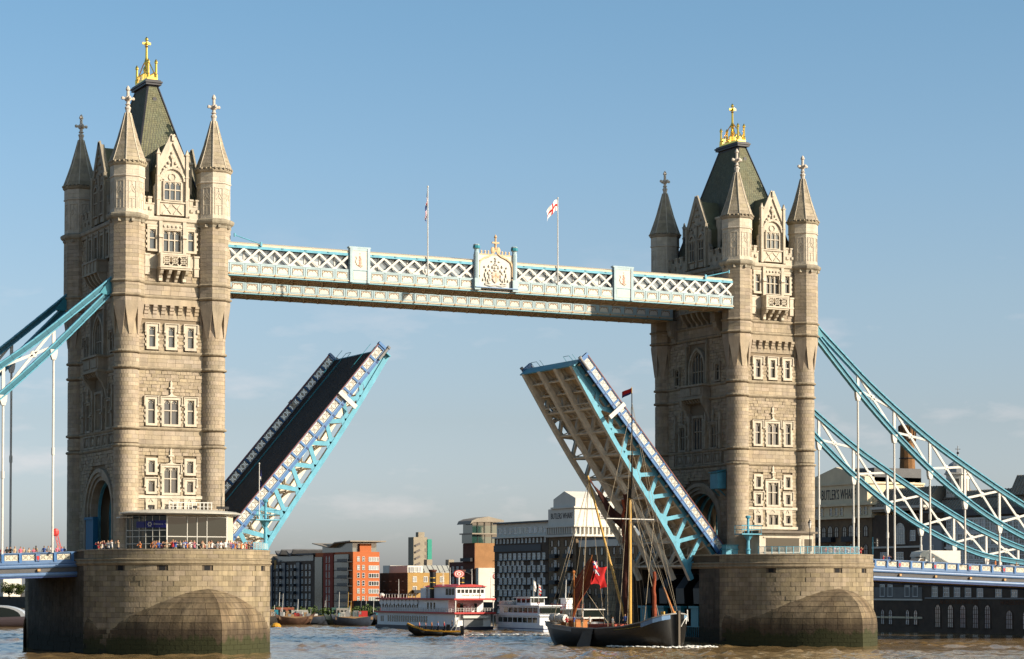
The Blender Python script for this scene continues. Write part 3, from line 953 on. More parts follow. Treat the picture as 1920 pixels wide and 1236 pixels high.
    for k in range(8):
        t, t2 = k * pi / 4, (k + 1) * pi / 4
        dg.beam((.42 * math.cos(t), .06, 54.35 + .42 * math.sin(t)), (.42 * math.cos(t2), .06, 54.35 + .42 * math.sin(t2)), .1, .1)
    for sg in (-1, 1): dg.beam((sg * .5, .06, 53.8), (sg * 1.1, .06, 54.1), .1, .1)
    dg.box(-1.6, 0, 51.35, 1.6, .3, 51.5)
    dg.box(-1.45, 0, 49.95, 1.45, .14, 51.35)
    for sg in (-1, 1):
        dg.beam((sg * 1.2, .18, 50.1), (0, .18, 51.2), .1, .12); dg.beam((sg * .15, .18, 50.1), (sg * 1.0, .18, 51.2), .1, .1)
    dwin = gothic_window(TG, 0, 51.7, 53.75, 1.95, 3, True, .14, teeth=False, deep=.2, proud=.02)
    droof = MB()
    droof.prism([(-1.6, 53.0), (-1.75, 55.2), (0, 58.6), (1.75, 55.2), (1.6, 53.0)], -9.1, -3.0, lambda a, b, c: (a, c, b))
    # crenellated parapets
    def crenel(T, half, gap_half):
        pa = MB(T)
        for sg in (-1, 1):
            a, b = gap_half, half
            u0, u1 = (a, b) if sg == 1 else (-b, -a)
            pa.box(u0, -.3, 49.6, u1, .28, 51.1)
            n_ = max(2, int((u1 - u0) / 1.1))
            w_ = (u1 - u0) / n_
            for k in range(n_):
                pa.box(u0 + k * w_ + .02, -.3, 51.1, u0 + k * w_ + w_ * .58, .3, 51.75)
                pa.box(u0 + k * w_ - .04, -.36, 51.75, u0 + k * w_ + w_ * .62, .38, 51.95)
                pa.box(u0 + k * w_ + w_ * .6, -.34, 51.1, u0 + (k + 1) * w_, .36, 51.24)
                pa.prism([(.28, 50.3), (.45, 50.45), (.45, 50.75), (.28, 50.8)], u0 + k * w_ + .1, u0 + k * w_ + .4, lambda p, q, c: (c, p, q))
        pa.prism([(0, 48.75), (.34, 48.8), (.42, 49.1), (.62, 49.25), (.68, 49.55), (.5, 49.7), (0, 49.7)], -half, half, lambda p, q, c: (c, p, q))
        return pa
    parN = crenel(TN, 3.6, 2.1)
    # ---- end faces
    endw = [(-1.1 - 4.1, 34.6, 36.7, .9, 1, True, .22, 'label'), (4.9, 34.6, 36.7, .9, 1, True, .22, 'label'),
            (-3.9, 25.8, 28.8, 1.3, 2, True, .28, 'ogee'), (0.0, 25.7, 29.9, 2.2, 3, True, .3, None), (3.9, 25.8, 28.8, 1.3, 2, True, .28, 'ogee'),
            (-3.4, 45.7, 48.4, .9, 1, True, .3, None), (-1.1, 45.7, 48.4, 1.2, 2, True, .3, None), (1.1, 45.7, 48.4, 1.2, 2, True, .3, None), (3.4, 45.7, 48.4, .9, 1, True, .3, None)]
    HW = 7.75
    arch_h = [(-5.6, 5.6, ZB, 16.2)] + [(-5.6 * math.sqrt(max(0, 1 - ((z - 16) / 5.6) ** 2)) - .0, 5.6 * math.sqrt(max(0, 1 - ((z - 16) / 5.6) ** 2)), z - .2, z + .2) for z in np.arange(16.2, 21.4, .4)]
    rkE, smE, stE, wsE = face(TE, HW, endw, [(ZB, 23.15), (25.65, 32.05), (34.3, 40.2), (42.25, 48.7)], [(23.62, 25.18), (32.5, 33.88), (40.7, 41.8)], 90,
                              arch_h + [(-2.3, 2.3, 34.3, 39.6), (-3.1, 3.1, 29.5, 34.3), (-6.2, 6.2, 23.6, 25.2), (-3.0, 3.0, 42.2, 45.4)])
    # great arched window
    gs, gg = MB(TE), MB(TE)
    ap = arch_pts(2.9, 36.6, 2.1, 8)
    gg.poly([(-1.45, .05, 34.3)] + [(a, .05, b) for a, b in ap] + [(1.45, .05, 34.3)])
    apo = arch_pts(4.2, 36.4, 2.9, 8); api = arch_pts(3.5, 36.5, 2.45, 8)
    for A, B, n0, n1 in ((apo, api, 0, .5), (api, ap, 0, .34)):
        A2 = [(A[0][0], 34.2)] + A + [(A[-1][0], 34.2)]; B2 = [(B[0][0], 34.2)] + B + [(B[-1][0], 34.2)]
        for k in range(len(A2) - 1):
            gs.hexa([(A2[k][0], n0, A2[k][1]), (A2[k + 1][0], n0, A2[k + 1][1]), (B2[k + 1][0], n0, B2[k + 1][1]), (B2[k][0], n0, B2[k][1]),
                     (A2[k][0], n1, A2[k][1]), (A2[k + 1][0], n1, A2[k + 1][1]), (B2[k + 1][0], n1, B2[k + 1][1]), (B2[k][0], n1, B2[k][1])])
    for u in (-.72, 0, .72): gs.box(u - .06, .04, 34.3, u + .06, .24, 38.0 if u else 38.6)
    gs.box(-1.45, .04, 36.0, 1.45, .2, 36.12)
    for u in (-2.5, 2.5):
        gs.box(u - .16, 0, 34.1, u + .16, .6, 39.6); gs.prism([(u - .2, 39.6), (u, 40.3), (u + .2, 39.6)], 0, .5, lambda a, b, c: (a, c, b))
    # oriel balcony below it, on curved brackets
    ob = MB(TE)
    ob.box(-3.0, 0, 32.3, 3.0, 1.5, 32.55); ob.box(-2.8, 0, 32.55, 2.8, 1.3, 34.0); ob.box(-3.1, 0, 34.0, 3.1, 1.6, 34.25)
    ob.box(-2.5, 1.3, 32.8, -.2, 1.42, 33.8); ob.box(.2, 1.3, 32.8, 2.5, 1.42, 33.8)
    for u in (-2.6, 2.6):
        ob.prism([(0, 29.2), (.25, 29.3), (.4, 30.2), (.75, 31.0), (1.3, 31.7), (1.45, 32.3), (0, 32.3)], u - .28, u + .28, lambda a, b, c: (c, a, b))
    for k in range(7): ob.prism([(0, 31.7), (.9, 31.85), (1.3, 32.3), (0, 32.3)], -2.1 + k * .7 - .12, -2.1 + k * .7 + .12, lambda a, b, c: (c, a, b))
    # niches beside the central window
    for u in (-2.0, 2.0, -5.6, 5.6):
        ob.box(u - .2, 0, 25.6, u + .2, .55, 29.4); ob.prism([(u - .26, 29.4), (u, 30.6), (u + .26, 29.4)], 0, .5, lambda a, b, c: (a, c, b)); ob.box(u - .3, 0, 27.4, u + .3, .75, 27.6)
    # carved panels of the band
    cp = MB(TE)
    for u in (-4.7, -2.4, 0, 2.4, 4.7):
        cp.box(u - 1.05, 0, 23.62, u + 1.05, .34, 23.8); cp.box(u - 1.05, 0, 25.0, u + 1.05, .34, 25.16)
        cp.box(u - 1.05, 0, 23.8, u - .9, .34, 25.0); cp.box(u + .9, 0, 23.8, u + 1.05, .34, 25.0); cp.box(u - .9, 0, 23.8, u + .9, .14, 25.0)
        cp.ball((u, .2, 24.4), .42, .14, .48, n=8, m=4)
        for sg in (-1, 1): cp.beam((u + sg * .5, .2, 23.9), (u + sg * .8, .2, 24.9), .12, .12)
    # upper balcony on stepped corbels
    ub = MB(TE)
    ub.box(-2.9, 0, 43.8, 2.9, 1.5, 44.0); ub.box(-2.8, 1.2, 44.0, 2.8, 1.4, 45.2); ub.box(-2.8, 0, 44.0, -2.6, 1.2, 45.2); ub.box(2.6, 0, 44.0, 2.8, 1.2, 45.2); ub.box(-2.95, 0, 45.2, 2.95, 1.55, 45.4)
    for u in (-2.6, -1.3, 0, 1.3, 2.6):
        ub.prism([(0, 41.9), (.3, 42.0), (.45, 42.5), (.9, 42.9), (1.2, 43.4), (1.35, 43.8), (0, 43.8)], u - .2, u + .2, lambda a, b, c: (c, a, b))
        ub.box(u - .12, 1.4, 44.0, u + .12, 1.5, 45.2)
    for u in (-4.3, -2.3, 0, 2.3, 4.3): ub.box(u - .17, 0, 45.4, u + .17, .55, 49.0)
    # end gable with two tall windows
    TH = lambda u, n, z: (-5.6 - n, -u, z)
    eg = MB(TH)
    eg.prism([(-3.1, 50.0), (3.1, 50.0), (3.1, 52.4), (2.7, 52.9), (2.7, 54.6), (2.3, 55.1), (0, 59.3), (-2.3, 55.1), (-2.7, 54.6), (-2.7, 52.9), (-3.1, 52.4)], -.5, 0, lambda a, b, c: (a, c, b))
    eg.box(-.15, 0, 50, .15, .22, 55.6)
    for sg in (-1, 1):
        eg.beam((sg * 2.5, .1, 54.8), (0, .1, 59.5), .64, .2, (0, 1, 0))
        eg.box(sg * 2.35 - .2, -.1, 49.8, sg * 2.35 + .2, .34, 55.6)
        for q in ((1.2, 54.9), (.6, 55.6), (1.5, 55.3), (.9, 56.3), (.3, 56.9), (.15, 57.8)):
            eg.ball((sg * q[0], .1, q[1]), .22, .14, .2, n=6, m=4)
        apk = arch_pts(1.5, 53.6, .8, 5, sg * 1.15)
        for p, q in zip(apk[:-1], apk[1:]): eg.beam((p[0], .12, p[1]), (q[0], .12, q[1]), .2, .16, (0, 1, 0))
        eg.box(sg * 1.15 - .5, 0, 49.95, sg * 1.15 + .5, .12, 50.6)
    ew = [gothic_window(TH, sg * 1.15, 50.9, 53.6, 1.15, 2, True, .14, teeth=False, deep=.2, proud=.02) for sg in (-1, 1)]
    eroof = MB()
    eroof.prism([(-2.5, 52.5), (-2.5, 54.9), (0, 58.9), (2.5, 54.9), (2.5, 52.5)], -5.3, -1.0, lambda a, b, c: (c, a, b))
    parE = crenel(TE, 7.3, 3.1)
    # road arch: stepped orders and a deep tunnel
    ar = MB(TE)
    orders = [(5.6, 0.32), (5.1, 0.12), (4.6, -0.1)]
    for (ra, n1), (rb_, _) in zip(orders, orders[1:] + [(4.15, 0)]):
        def outline(r):
            return [(-r, ZB)] + [(r * math.cos(pi - pi * k / 20), 16.0 + r * .93 * math.sin(pi - pi * k / 20)) for k in range(21)] + [(r, ZB)]
        A, B = outline(ra), outline(rb_)
        for k in range(len(A) - 1):
            ar.hexa([(A[k][0], -1.0, A[k][1]), (A[k + 1][0], -1.0, A[k + 1][1]), (B[k + 1][0], -1.0, B[k + 1][1]), (B[k][0], -1.0, B[k][1]),
                     (A[k][0], n1, A[k][1]), (A[k + 1][0], n1, A[k + 1][1]), (B[k + 1][0], n1, B[k + 1][1]), (B[k][0], n1, B[k][1])])
    ribs = MB()
    for x in np.arange(-4.2, 4.3, 1.4):
        pts = [(x, 4.1 * math.cos(pi * k / 14), 16 + 3.8 * math.sin(pi * k / 14)) for k in range(15)]
        pts = [(x, 4.1, ZB)] + pts + [(x, -4.1, ZB)]
        for p, q in zip(pts[:-1], pts[1:]): ribs.beam(p, q, .3, .3, (1, 0, 0))
    door = MB(TE); door.box(-4.9, -.2, ZB, -1.8, .25, 15.3); door.box(-1.8, -.2, ZB, -1.55, .4, 15.6); door.box(-5.1, -.2, 15.3, -1.6, .4, 15.6)
    # chimneys of the attic
    chm = MB(); chm.lathe([(.6, 51), (.6, 56.25), (.78, 56.3), (.78, 56.55), (.6, 56.6)], 4, ph=pi / 4)
    chm_m = chm.mesh('chimney', PORT)
    for side, rot in ((0, 0.0), (1, pi)):
        a = put('front_wall', None, root, L0, rot) if False else None
        def pp(name, m_, mt, **kw):
            key = name
            if key not in cache: cache[key] = m_.mesh(name.split('|')[0], mt)
            return put(name.split('|')[0], cache[key], kw.pop('par', root), kw.pop('loc', L0), rot if kw.pop('turn', True) else 0, **kw)
        pp('rock_facing|N', rk, ROCK, kind='stuff'); pp('ashlar_facing|N', sm, STONE, kind='stuff'); [pp('string_course|N', st, STRING, loc=(0, 0, z - ZB)) for z in (23.38, 25.38, 32.28, 34.08, 40.45, 42.0)]
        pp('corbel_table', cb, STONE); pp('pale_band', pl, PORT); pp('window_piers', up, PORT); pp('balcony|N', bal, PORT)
        for k, (s_, g_) in enumerate(ws):
            w_ = pp('window|N%d' % k, s_, PORT); pp('pane|N%d' % k, g_, GLASS, par=w_, loc=(0, 0, 0), turn=False)
        w_ = pp('window|NG', gwin[0], PORT); pp('pane|NG', gwin[1], GLASS, par=w_, loc=(0, 0, 0), turn=False)
        d_ = pp('gable|N', dg, PORT)
        w_ = pp('window|ND', dwin[0], PORT); pp('pane|ND', dwin[1], GLASS, par=w_, loc=(0, 0, 0), turn=False)
        pp('dormer_roof|N', droof, SLATE)
        pp('parapet|N', parN, PORT)
        pp('rock_facing|E', rkE, ROCK, kind='stuff'); pp('ashlar_facing|E', smE, STONE, kind='stuff'); [pp('string_course|E', stE, STRING, loc=(0, 0, z - ZB)) for z in (23.38, 25.38, 32.28, 34.08, 40.45, 42.0)]
        for k, (s_, g_) in enumerate(wsE):
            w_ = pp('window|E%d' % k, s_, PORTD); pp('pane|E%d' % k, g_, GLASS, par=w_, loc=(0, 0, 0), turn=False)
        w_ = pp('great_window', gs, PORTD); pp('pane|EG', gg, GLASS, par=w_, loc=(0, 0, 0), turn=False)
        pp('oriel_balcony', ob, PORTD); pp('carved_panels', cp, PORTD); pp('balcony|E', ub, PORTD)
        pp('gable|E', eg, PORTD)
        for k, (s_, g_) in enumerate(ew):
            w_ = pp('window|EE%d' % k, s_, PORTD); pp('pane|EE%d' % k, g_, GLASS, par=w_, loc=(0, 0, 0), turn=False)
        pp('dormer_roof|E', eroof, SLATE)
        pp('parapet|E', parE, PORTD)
        pp('archway', ar, STONE)
        pp('hoarding', door, mat('hoarding_blue', (0.012, 0.15, 0.30), 0.6) if 'hoarding' not in cache else None)
    pp2 = lambda nm, m_, mt: part(nm, m_, mt, root, L0)
    pp2('arch_rib', ribs, TEAL)
    for (x, y) in ((-3.6, 2.6), (-3.6, -2.6), (3.6, 2.6), (3.6, -2.6), (-2.6, -7.2), (2.6, -7.2), (2.6, 7.2), (-2.6, 7.2)):
        put('chimney', chm_m, root, (x, y, -ZB))
    # ---- main roof: slate courses on a steep truncated pyramid
    rf = MB()
    nrow = 62
    z0, z1 = 50.5, 66.3
    hx = lambda z: .55 + (66.3 - z) * .245
    hy = lambda z: 2.35 + (66.3 - z) * .39
    rr = random.Random(11)
    for j in range(nrow):
        za, zb = z0 + (z1 - z0) * j / nrow, z0 + (z1 - z0) * (j + 1) / nrow
        for sg in (-1, 1):
            # front faces
            n_ = max(2, int(2 * hx(za) / .32)); xa, xb = hx(za), hx(zb)
            for k in range(n_):
                f0, f1 = -1 + 2 * k / n_ + .012, -1 + 2 * (k + 1) / n_ - .012
                o = rr.uniform(.02, .05)
                rf.poly([(f0 * xa, sg * (hy(za) + o), za), (f1 * xa, sg * (hy(za) + o), za), (f1 * xb, sg * (hy(zb) + .004), zb), (f0 * xb, sg * (hy(zb) + .004), zb)])
            n_ = max(2, int(2 * hy(za) / .32)); ya, yb = hy(za), hy(zb)
            for k in range(n_):
                f0, f1 = -1 + 2 * k / n_ + .012, -1 + 2 * (k + 1) / n_ - .012
                o = rr.uniform(.02, .05)
                rf.poly([(sg * (hx(za) + o), f0 * ya, za), (sg * (hx(za) + o), f1 * ya, za), (sg * (hx(zb) + .004), f1 * yb, zb), (sg * (hx(zb) + .004), f0 * yb, zb)])
    rcore = MB()
    rcore.hexa([(-hx(z0), -hy(z0), z0), (hx(z0), -hy(z0), z0), (hx(z0), hy(z0), z0), (-hx(z0), hy(z0), z0), (-hx(z1), -hy(z1), z1), (hx(z1), -hy(z1), z1), (hx(z1), hy(z1), z1), (-hx(z1), hy(z1), z1)])
    r_ = part('roof', rcore, LEAD, root, L0)
    part('slates', rf, SLATE, r_, kind='stuff')
    hip = MB()
    for sx in (-1, 1):
        for sy in (-1, 1): hip.beam((sx * hx(z0), sy * hy(z0), z0), (sx * hx(z1), sy * hy(z1), z1), .2, .2)
    for sy in (-1, 1): hip.tube((0.0, sy * (hy(64.6) - .05), 64.6), (0.0, sy * (hy(64.6) + .1), 64.6), .24, .24, 10)
    part('hip_rolls', hip, LEAD, r_)
    cap = MB()
    for (a, b, c, d) in ((.62, 2.42, 65.9, 66.35), (.95, 2.78, 66.35, 66.6), (1.05, 2.9, 66.6, 66.78), (.9, 2.7, 66.78, 66.95), (.66, 2.45, 66.95, 67.05)):
        cap.box(-a, -b, c, a, b, d)
    part('roof_cap', cap, LEAD, root, L0)
    cr = MB()
    cr.box(-.62, -2.3, 67.05, .62, 2.3, 67.3)
    for sx in (-1, 1):
        for sy in (-1, 1):
            cr.lathe([(.22, 67.3), (.22, 67.7), (.15, 67.8), (.13, 69.0), (.2, 69.05), (.2, 69.2), (.12, 69.4), (.02, 69.55)], 8, sx * .48, sy * 2.1)
    for sx in (-1, 1):
        for k in range(11):
            y = -1.75 + .35 * k
            cr.beam((sx * .5, y, 67.3), (sx * .5, y, 68.0), .07, .07); cr.ball((sx * .5, y, 68.05), .1, n=5, m=3)
        for sg in (-1, 1): cr.path([(sx * .5, sg * 2.0, 67.3), (sx * .45, sg * 1.3, 68.2), (sx * .25, sg * .6, 69.2), (0, 0, 70.0)], .07, 5)
    cr.lathe([(.3, 67.3), (.36, 67.8), (.22, 68.2), (.3, 68.6), (.2, 69.0), (.28, 69.5), (.16, 70.0), (.13, 71.3), (.22, 71.4), (.13, 71.5), (.11, 72.1), (.2, 72.2), (.2, 72.35), (.02, 72.6)], 8)
    cr.box(-.1, -.5, 71.65, .1, .5, 71.9); cr.box(-.5, -.101, 71.651, .5, .101, 71.901)
    part('gilded_crown', cr, GOLD, root, L0)
    return root
cache = {}
tower_l = tower(0.0, 'taller-looking stone gothic tower beside the glass ticket pavilion')
tower_r = copy_tree(tower_l)
tower_r.location.x = D
tower_r['label'] = 'stone gothic tower above the pier next to the sailing barge'
# ------------------------------------------------------------------ high-level walkways
BROWN = mat('tracery_brown', (0.33, 0.22, 0.12), 0.7)
WGLASS = mat('walkway_glass', (0.20, 0.24, 0.28), 0.15, spec=0.8, var=0.3, vscale=0.4)
REMB = mat('faded_red_emblem', (0.62, 0.36, 0.27), 0.6)
def at(root):
    return tuple(-c for c in root.location)
def royal_crest(root, L0, yf):
    q = MB(); q.box(38.4, yf - .1, 43.5, 44.0, yf + .35, 48.0)
    cr = part('crest_panel', q, PANELW, root, L0)
    for x in (38.6, 43.8):
        q = MB(); q.lathe([(.34, 43.6), (.34, 48.2), (.28, 48.3), (.28, 48.55), (.44, 48.7), (.44, 48.95), (.38, 49.02), (.44, 49.1), (.3, 49.2)], 8, x, yf - .1)
        q.box(x - .4, yf - .5, 43.6, x + .4, yf + .1, 45.0)
        part('crest_post', q, PALEB, cr)
        q = MB(); q.lathe([(.45, 48.66), (.47, 48.8), (.45, 49.0)], 8, x, yf - .1); part('crest_post_cap', q, TEALD, cr)
    q = MB(); q.box(38.3, yf - .62, 43.86, 44.1, yf - .05, 43.98); part('crest_sill', q, BLUEL, cr)
    q = MB()
    og = [(-2.3, 45.2), (-2.3, 46.6), (-2.1, 47.2), (-1.5, 47.6), (-.8, 47.85), (-.3, 48.2), (0, 48.75)]
    og = og + [(-a, b) for a, b in og[::-1]][1:]
    for p, r_ in zip(og[:-1], og[1:]): q.beam((41.2 + p[0], yf - .16, p[1]), (41.2 + r_[0], yf - .16, r_[1]), .16, .2)
    q.box(38.75, yf - .24, 44.0, 38.95, yf - .1, 46.6) if False else None
    for sg in (-1, 1): q.box(41.2 + sg * 2.3 - .1, yf - .24, 44.0, 41.2 + sg * 2.3 + .1, yf - .1, 45.4)
    for k in range(6):
        x = 41.2 + (-1.9, -1.4, -.95, .95, 1.4, 1.9)[k]
        q.box(x - .08, yf - .1, 48.0, x + .08, yf, 48.3); q.ball((x, yf - .05, 48.4), .13, .08, .15, n=6, m=4)
    q.box(39.0, yf - .12, 47.95, 43.4, yf, 48.08)
    for sg in (-1, 1): q.ball((41.2 + sg * .38, yf - .12, 48.55), .3, .12, .45, n=10, m=6)
    q.lathe([(.16, 48.7), (.13, 49.2), (.2, 49.3), (.12, 49.4), (.12, 50.1), (.22, 50.2), (.16, 50.3), (.03, 50.55)], 8, 41.2, yf - .1)
    q.box(40.72, yf - .2, 49.42, 41.68, yf, 49.62)
    part('crest_frame', q, OCHRE if False else mat('pale_gilt', (0.66, 0.45, 0.25), 0.5), cr)
    q = MB(); y = yf - .16
    q.prism([(-.48, 45.9), (.48, 45.9), (.48, 45.1), (.3, 44.75), (0, 44.55), (-.3, 44.75), (-.48, 45.1)], y - .08, y + .06, lambda a, b, c: (41.2 + a, c, b))
    part('shield', q, mat('crest_pink', (0.66, 0.50, 0.42), 0.6), cr)
    q = MB()
    for sg in (-1, 1):
        for (dx, z, rx, rz) in ((.78, 45.2, .22, .42), (.95, 45.75, .2, .22), (.72, 46.05, .18, .2), (.62, 45.55, .2, .09), (.66, 45.1, .2, .08), (1.0, 44.8, .12, .3), (1.3, 45.0, .12, .3), (1.45, 45.5, .1, .35), (1.3, 46.1, .1, .2), (.85, 44.5, .25, .1), (1.3, 44.5, .2, .08), (1.5, 46.5, .12, .14), (.9, 46.6, .14, .2), (1.7, 44.9, .1, .2)):
            q.ball((41.2 + sg * dx, y - .02, z), rx, .12, rz, n=6, m=4)
    for (dx, z, rx, rz) in ((0, 46.15, .3, .16), (0, 46.45, .24, .18), (-.16, 46.8, .1, .14), (.16, 46.8, .1, .14), (0, 46.95, .14, .2), (0, 47.3, .1, .16), (-.4, 46.5, .12, .24), (.4, 46.5, .12, .24), (0, 47.6, .2, .12), (-.5, 47.2, .16, .1), (.5, 47.2, .16, .1)):
        q.ball((41.2 + dx, y - .02, z), rx, .1, rz, n=6, m=4)
    q.path([(39.7, y, 44.35), (40.4, y, 44.2), (41.2, y, 44.3), (42.0, y, 44.2), (42.7, y, 44.35)], .1, 5)
    part('heraldic_relief', q, PANELW, cr)
    q = MB()
    for k in range(3): q.box(41.2 - .42 + .3 * k, y - .1, 45.2 + .25 * (k % 2), 41.2 - .25 + .3 * k, y - .07, 45.35 + .25 * (k % 2))
    q.box(41.17, y - .1, 44.65, 41.23, y - .07, 45.85); q.box(40.8, y - .1, 45.38, 41.6, y - .07, 45.43)
    part('shield_charges', q, OCHRE, cr)
def walkway(yf, yb, label, crest=True):
    root = thing('high_walkway', label, 'walkway', (41.15, (yf + yb) / 2, 43.4), group='high-level walkways')
    L0 = at(root)
    X0, X1 = 6.5, 75.9
    bays = [(X0 + .2, 21.8), (24.4, 38.3), (44.1, 57.9), (60.7, X1 - .2)] if crest else [(X0 + .2, X1 - .2)]
    # floor box and soffit
    m_ = MB(); m_.box(X0, yf, 43.42, X1, yf + .3, 44.95); part('side_girder', m_, PALEB, root, L0)
    m_ = MB(); m_.box(X0, yb - .3, 43.42, X1, yb, 44.95); part('side_girder', m_, PALEB, root, L0)
    m_ = MB(); m_.box(X0, yf - .05, 43.40, X1, yf + .32, 43.47); part('bottom_flange', m_, TEALD, root, L0)
    m_ = MB(); m_.box(X0, yf - .1, 43.62, X1, yf, 43.74); part('bottom_moulding', m_, CREAM, root, L0)
    m_ = MB(); m_.box(X0, yf - .06, 44.88, X1, yf + .32, 45.0); part('sill_rail', m_, PALEB, root, L0)
    m_ = MB(); m_.box(X0, yf + .3, 43.5, X1, yb - .3, 43.9); part('floor', m_, SOFFIT, root, L0)
    rib = MB()
    w = yb - yf
    rib.beam((0, .3, 43.44), (1.9, w - .3, 43.44), .2, .16); rib.beam((1.9, .3, 43.43), (0, w - .3, 43.43), .2, .16); rib.box(-.1, .3, 43.34, .1, w - .3, 43.52)
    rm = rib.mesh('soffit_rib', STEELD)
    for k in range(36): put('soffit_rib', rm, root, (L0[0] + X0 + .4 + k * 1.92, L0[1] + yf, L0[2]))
    # roof
    m_ = MB(); m_.prism([(yf + .05, 46.98), (yf + .05, 47.2), ((yf + yb) / 2, 47.75), (yb - .05, 47.2), (yb - .05, 46.98)], X0, X1, lambda a, b, c: (c, a, b))
    part('roof', m_, CREAM, root, L0)
    for ya in (yf, yb - .22):
        m_ = MB(); m_.box(X0, ya, 46.66, X1, ya + .22, 46.98); part('top_chord', m_, TEAL, root, L0)
    brk = MB().box(-.12, yf - .06, 46.84, .12, yf, 46.95).mesh('roof_bracket', TEALD)
    for k in range(24): put('roof_bracket', brk, root, (L0[0] + X0 + 1 + k * 2.9, L0[1], L0[2]))
    # glazed inner wall
    m_ = MB(); m_.box(X0, yf + .55, 44.9, X1, yf + .6, 46.7); part('glazing', m_, WGLASS, root, L0)
    m_ = MB(); m_.box(X0, yb - .6, 44.9, X1, yb - .55, 46.7); part('glazing', m_, WGLASS, root, L0)
    mul = MB().box(-.09, yf + .48, 44.9, .09, yf + .56, 46.7).mesh('mullion', WHITE)
    pan = MB().box(.15, yf + .5, 44.98, 1.7, yf + .545, 45.75).mesh('sill_panel', WHITE)
    for k in range(37):
        put('mullion', mul, root, (L0[0] + X0 + .3 + k * 1.9, L0[1], L0[2]))
        if k % 4 in (0, 1): put('sill_panel', pan, root, (L0[0] + X0 + .3 + k * 1.9, L0[1], L0[2]))
    # lattice bars, fascia panels and gilt bosses
    for (a, b) in bays:
        n = int(round((b - a) / 1.9)); w = (b - a) / n
        bars = []
        for sg in (-1, 1):
            q = MB(); q.beam((0, yf + .12 - sg * .06, 45.0 if sg == 1 else 46.68), (w, yf + .12 - sg * .06, 46.68 if sg == 1 else 45.0), .1, .26, (0, 0, 1) if False else (0, -1, 0) if False else (0, 0, 1))
            bars.append(q.mesh('lattice_bar', WHITE))
        bk = MB(); bk.beam((0, yb - .12, 45.0), (w, yb - .12, 46.68), .1, .26)
        bk2 = MB(); bk2.beam((0, yb - .2, 46.68), (w, yb - .2, 45.0), .1, .26)
        bars += [bk.mesh('lattice_bar', WHITE), bk2.mesh('lattice_bar', WHITE)]
        ft = MB(); ft.prism([(-.34, 45.0), (.34, 45.0), (.12, 45.22), (-.12, 45.22)], yf + .0, yf + .2, lambda p, q, c: (p, c, q))
        ftm = ft.mesh('lattice_foot', WHITE)
        pn = MB()
        pn.m = 0
        pn.box(.05, yf - .05, 43.78, .2, yf, 44.86); pn.box(w - .2, yf - .05, 43.78, w - .05, yf, 44.86); pn.box(.2, yf - .05, 44.72, w - .2, yf, 44.86); pn.box(.2, yf - .05, 43.78, w - .2, yf, 43.9)
        pn.m = 1
        pn.box(.32, yf - .028, 43.98, w - .32, yf - .002, 44.64)
        pn.m = 2
        pn.box(.30, yf - .035, 44.6, w - .30, yf - .004, 44.66); pn.box(.30, yf - .035, 43.96, .34, yf - .004, 44.6); pn.box(w - .34, yf - .035, 43.96, w - .3, yf - .004, 44.6)
        ap = arch_pts(w - .7, 44.2, .32, 5, w / 2)
        for p, q in zip(ap[:-1], ap[1:]): pn.beam((p[0], yf - .03, p[1]), (q[0], yf - .03, q[1]), .03, .05)
        for f in (.3, .5, .7): pn.beam((w * f, yf - .03, 44.6), (w * f + .02, yf - .03, 44.44), .03, .05)
        pm = pn.mesh('fascia_panel', [PALEB, PANELW, BROWN])
        bs = MB().ball((0, yf - .08, 43.68), .13, .1, .13, n=6, m=4).mesh('gilt_boss', OCHRE)
        for k in range(n):
            x = L0[0] + a + k * w
            for q in bars: put('lattice_bar', q, root, (x, L0[1], L0[2]))
            put('lattice_foot', ftm, root, (x, L0[1], L0[2]))
            put('fascia_panel', pm, root, (x, L0[1], L0[2])); put('gilt_boss', bs, root, (x, L0[1], L0[2]))
    # emblem pillars
    for a, b in ((21.8, 24.4), (57.9, 60.7)) if crest else ():
        q = MB(); q.box(a, yf - .12, 43.5, b, yf + .4, 47.6); q.box(a - .1, yf - .2, 47.6, b + .1, yf + .5, 47.78)
        for x in (a, b - .35): q.box(x, yf - .24, 43.5, x + .35, yf - .12, 47.6)
        q.box(a + .35, yf - .18, 44.95, b - .35, yf - .12, 45.1); q.box(a + .35, yf - .18, 47.3, b - .35, yf - .12, 47.6)
        pl_ = part('emblem_pillar', q, PALEB, root, L0)
        q = MB(); q.box(a + .35, yf - .15, 45.1, b - .35, yf - .118, 47.3); q.box(a + .45, yf - .15, 43.85, b - .45, yf - .118, 44.8)
        part('emblem_field', q, PANELW, pl_)
        q = MB(); c = (a + b) / 2
        for (dx, z, rx, rz) in ((0, 46.55, .14, .2), (.12, 46.3, .1, .16), (-.05, 46.2, .12, .16), (.05, 45.9, .2, .3), (0, 45.6, .26, .1)):
            q.ball((c + dx, yf - .16, z), rx, .05, rz, n=6, m=4)
        part('emblem_figure', q, REMB, pl_)
        q = MB(); q.path([(c - .55, yf - .16, 46.6), (c - .45, yf - .16, 46.35), (c - .6, yf - .16, 46.0), (c - .4, yf - .16, 45.6), (c + .1, yf - .16, 45.35), (c + .35, yf - .16, 45.55)], .04, 5)
        q.ball((c, yf - .16, 46.95), .07, .04, .07, n=6, m=4)
        part('emblem_scroll', q, BROWN, pl_)
    # royal arms crest in the middle
    if crest: royal_crest(root, L0, yf)
    # stay rods at the ends
    for (xa, xb) in ((7.3, 10.6), (75.0, 71.5)):
        q = MB(); q.tube((xa, yf - .15, 48.1), (xb, yf - .1, 47.25), .06, .06, 6); q.lathe([(.12, 47.9), (.12, 48.3)], 6, xa, yf - .15); q.box(xb - .12, yf - .2, 47.0, xb + .12, yf, 47.5)
        part('stay_rod', q, TEAL, root, L0)
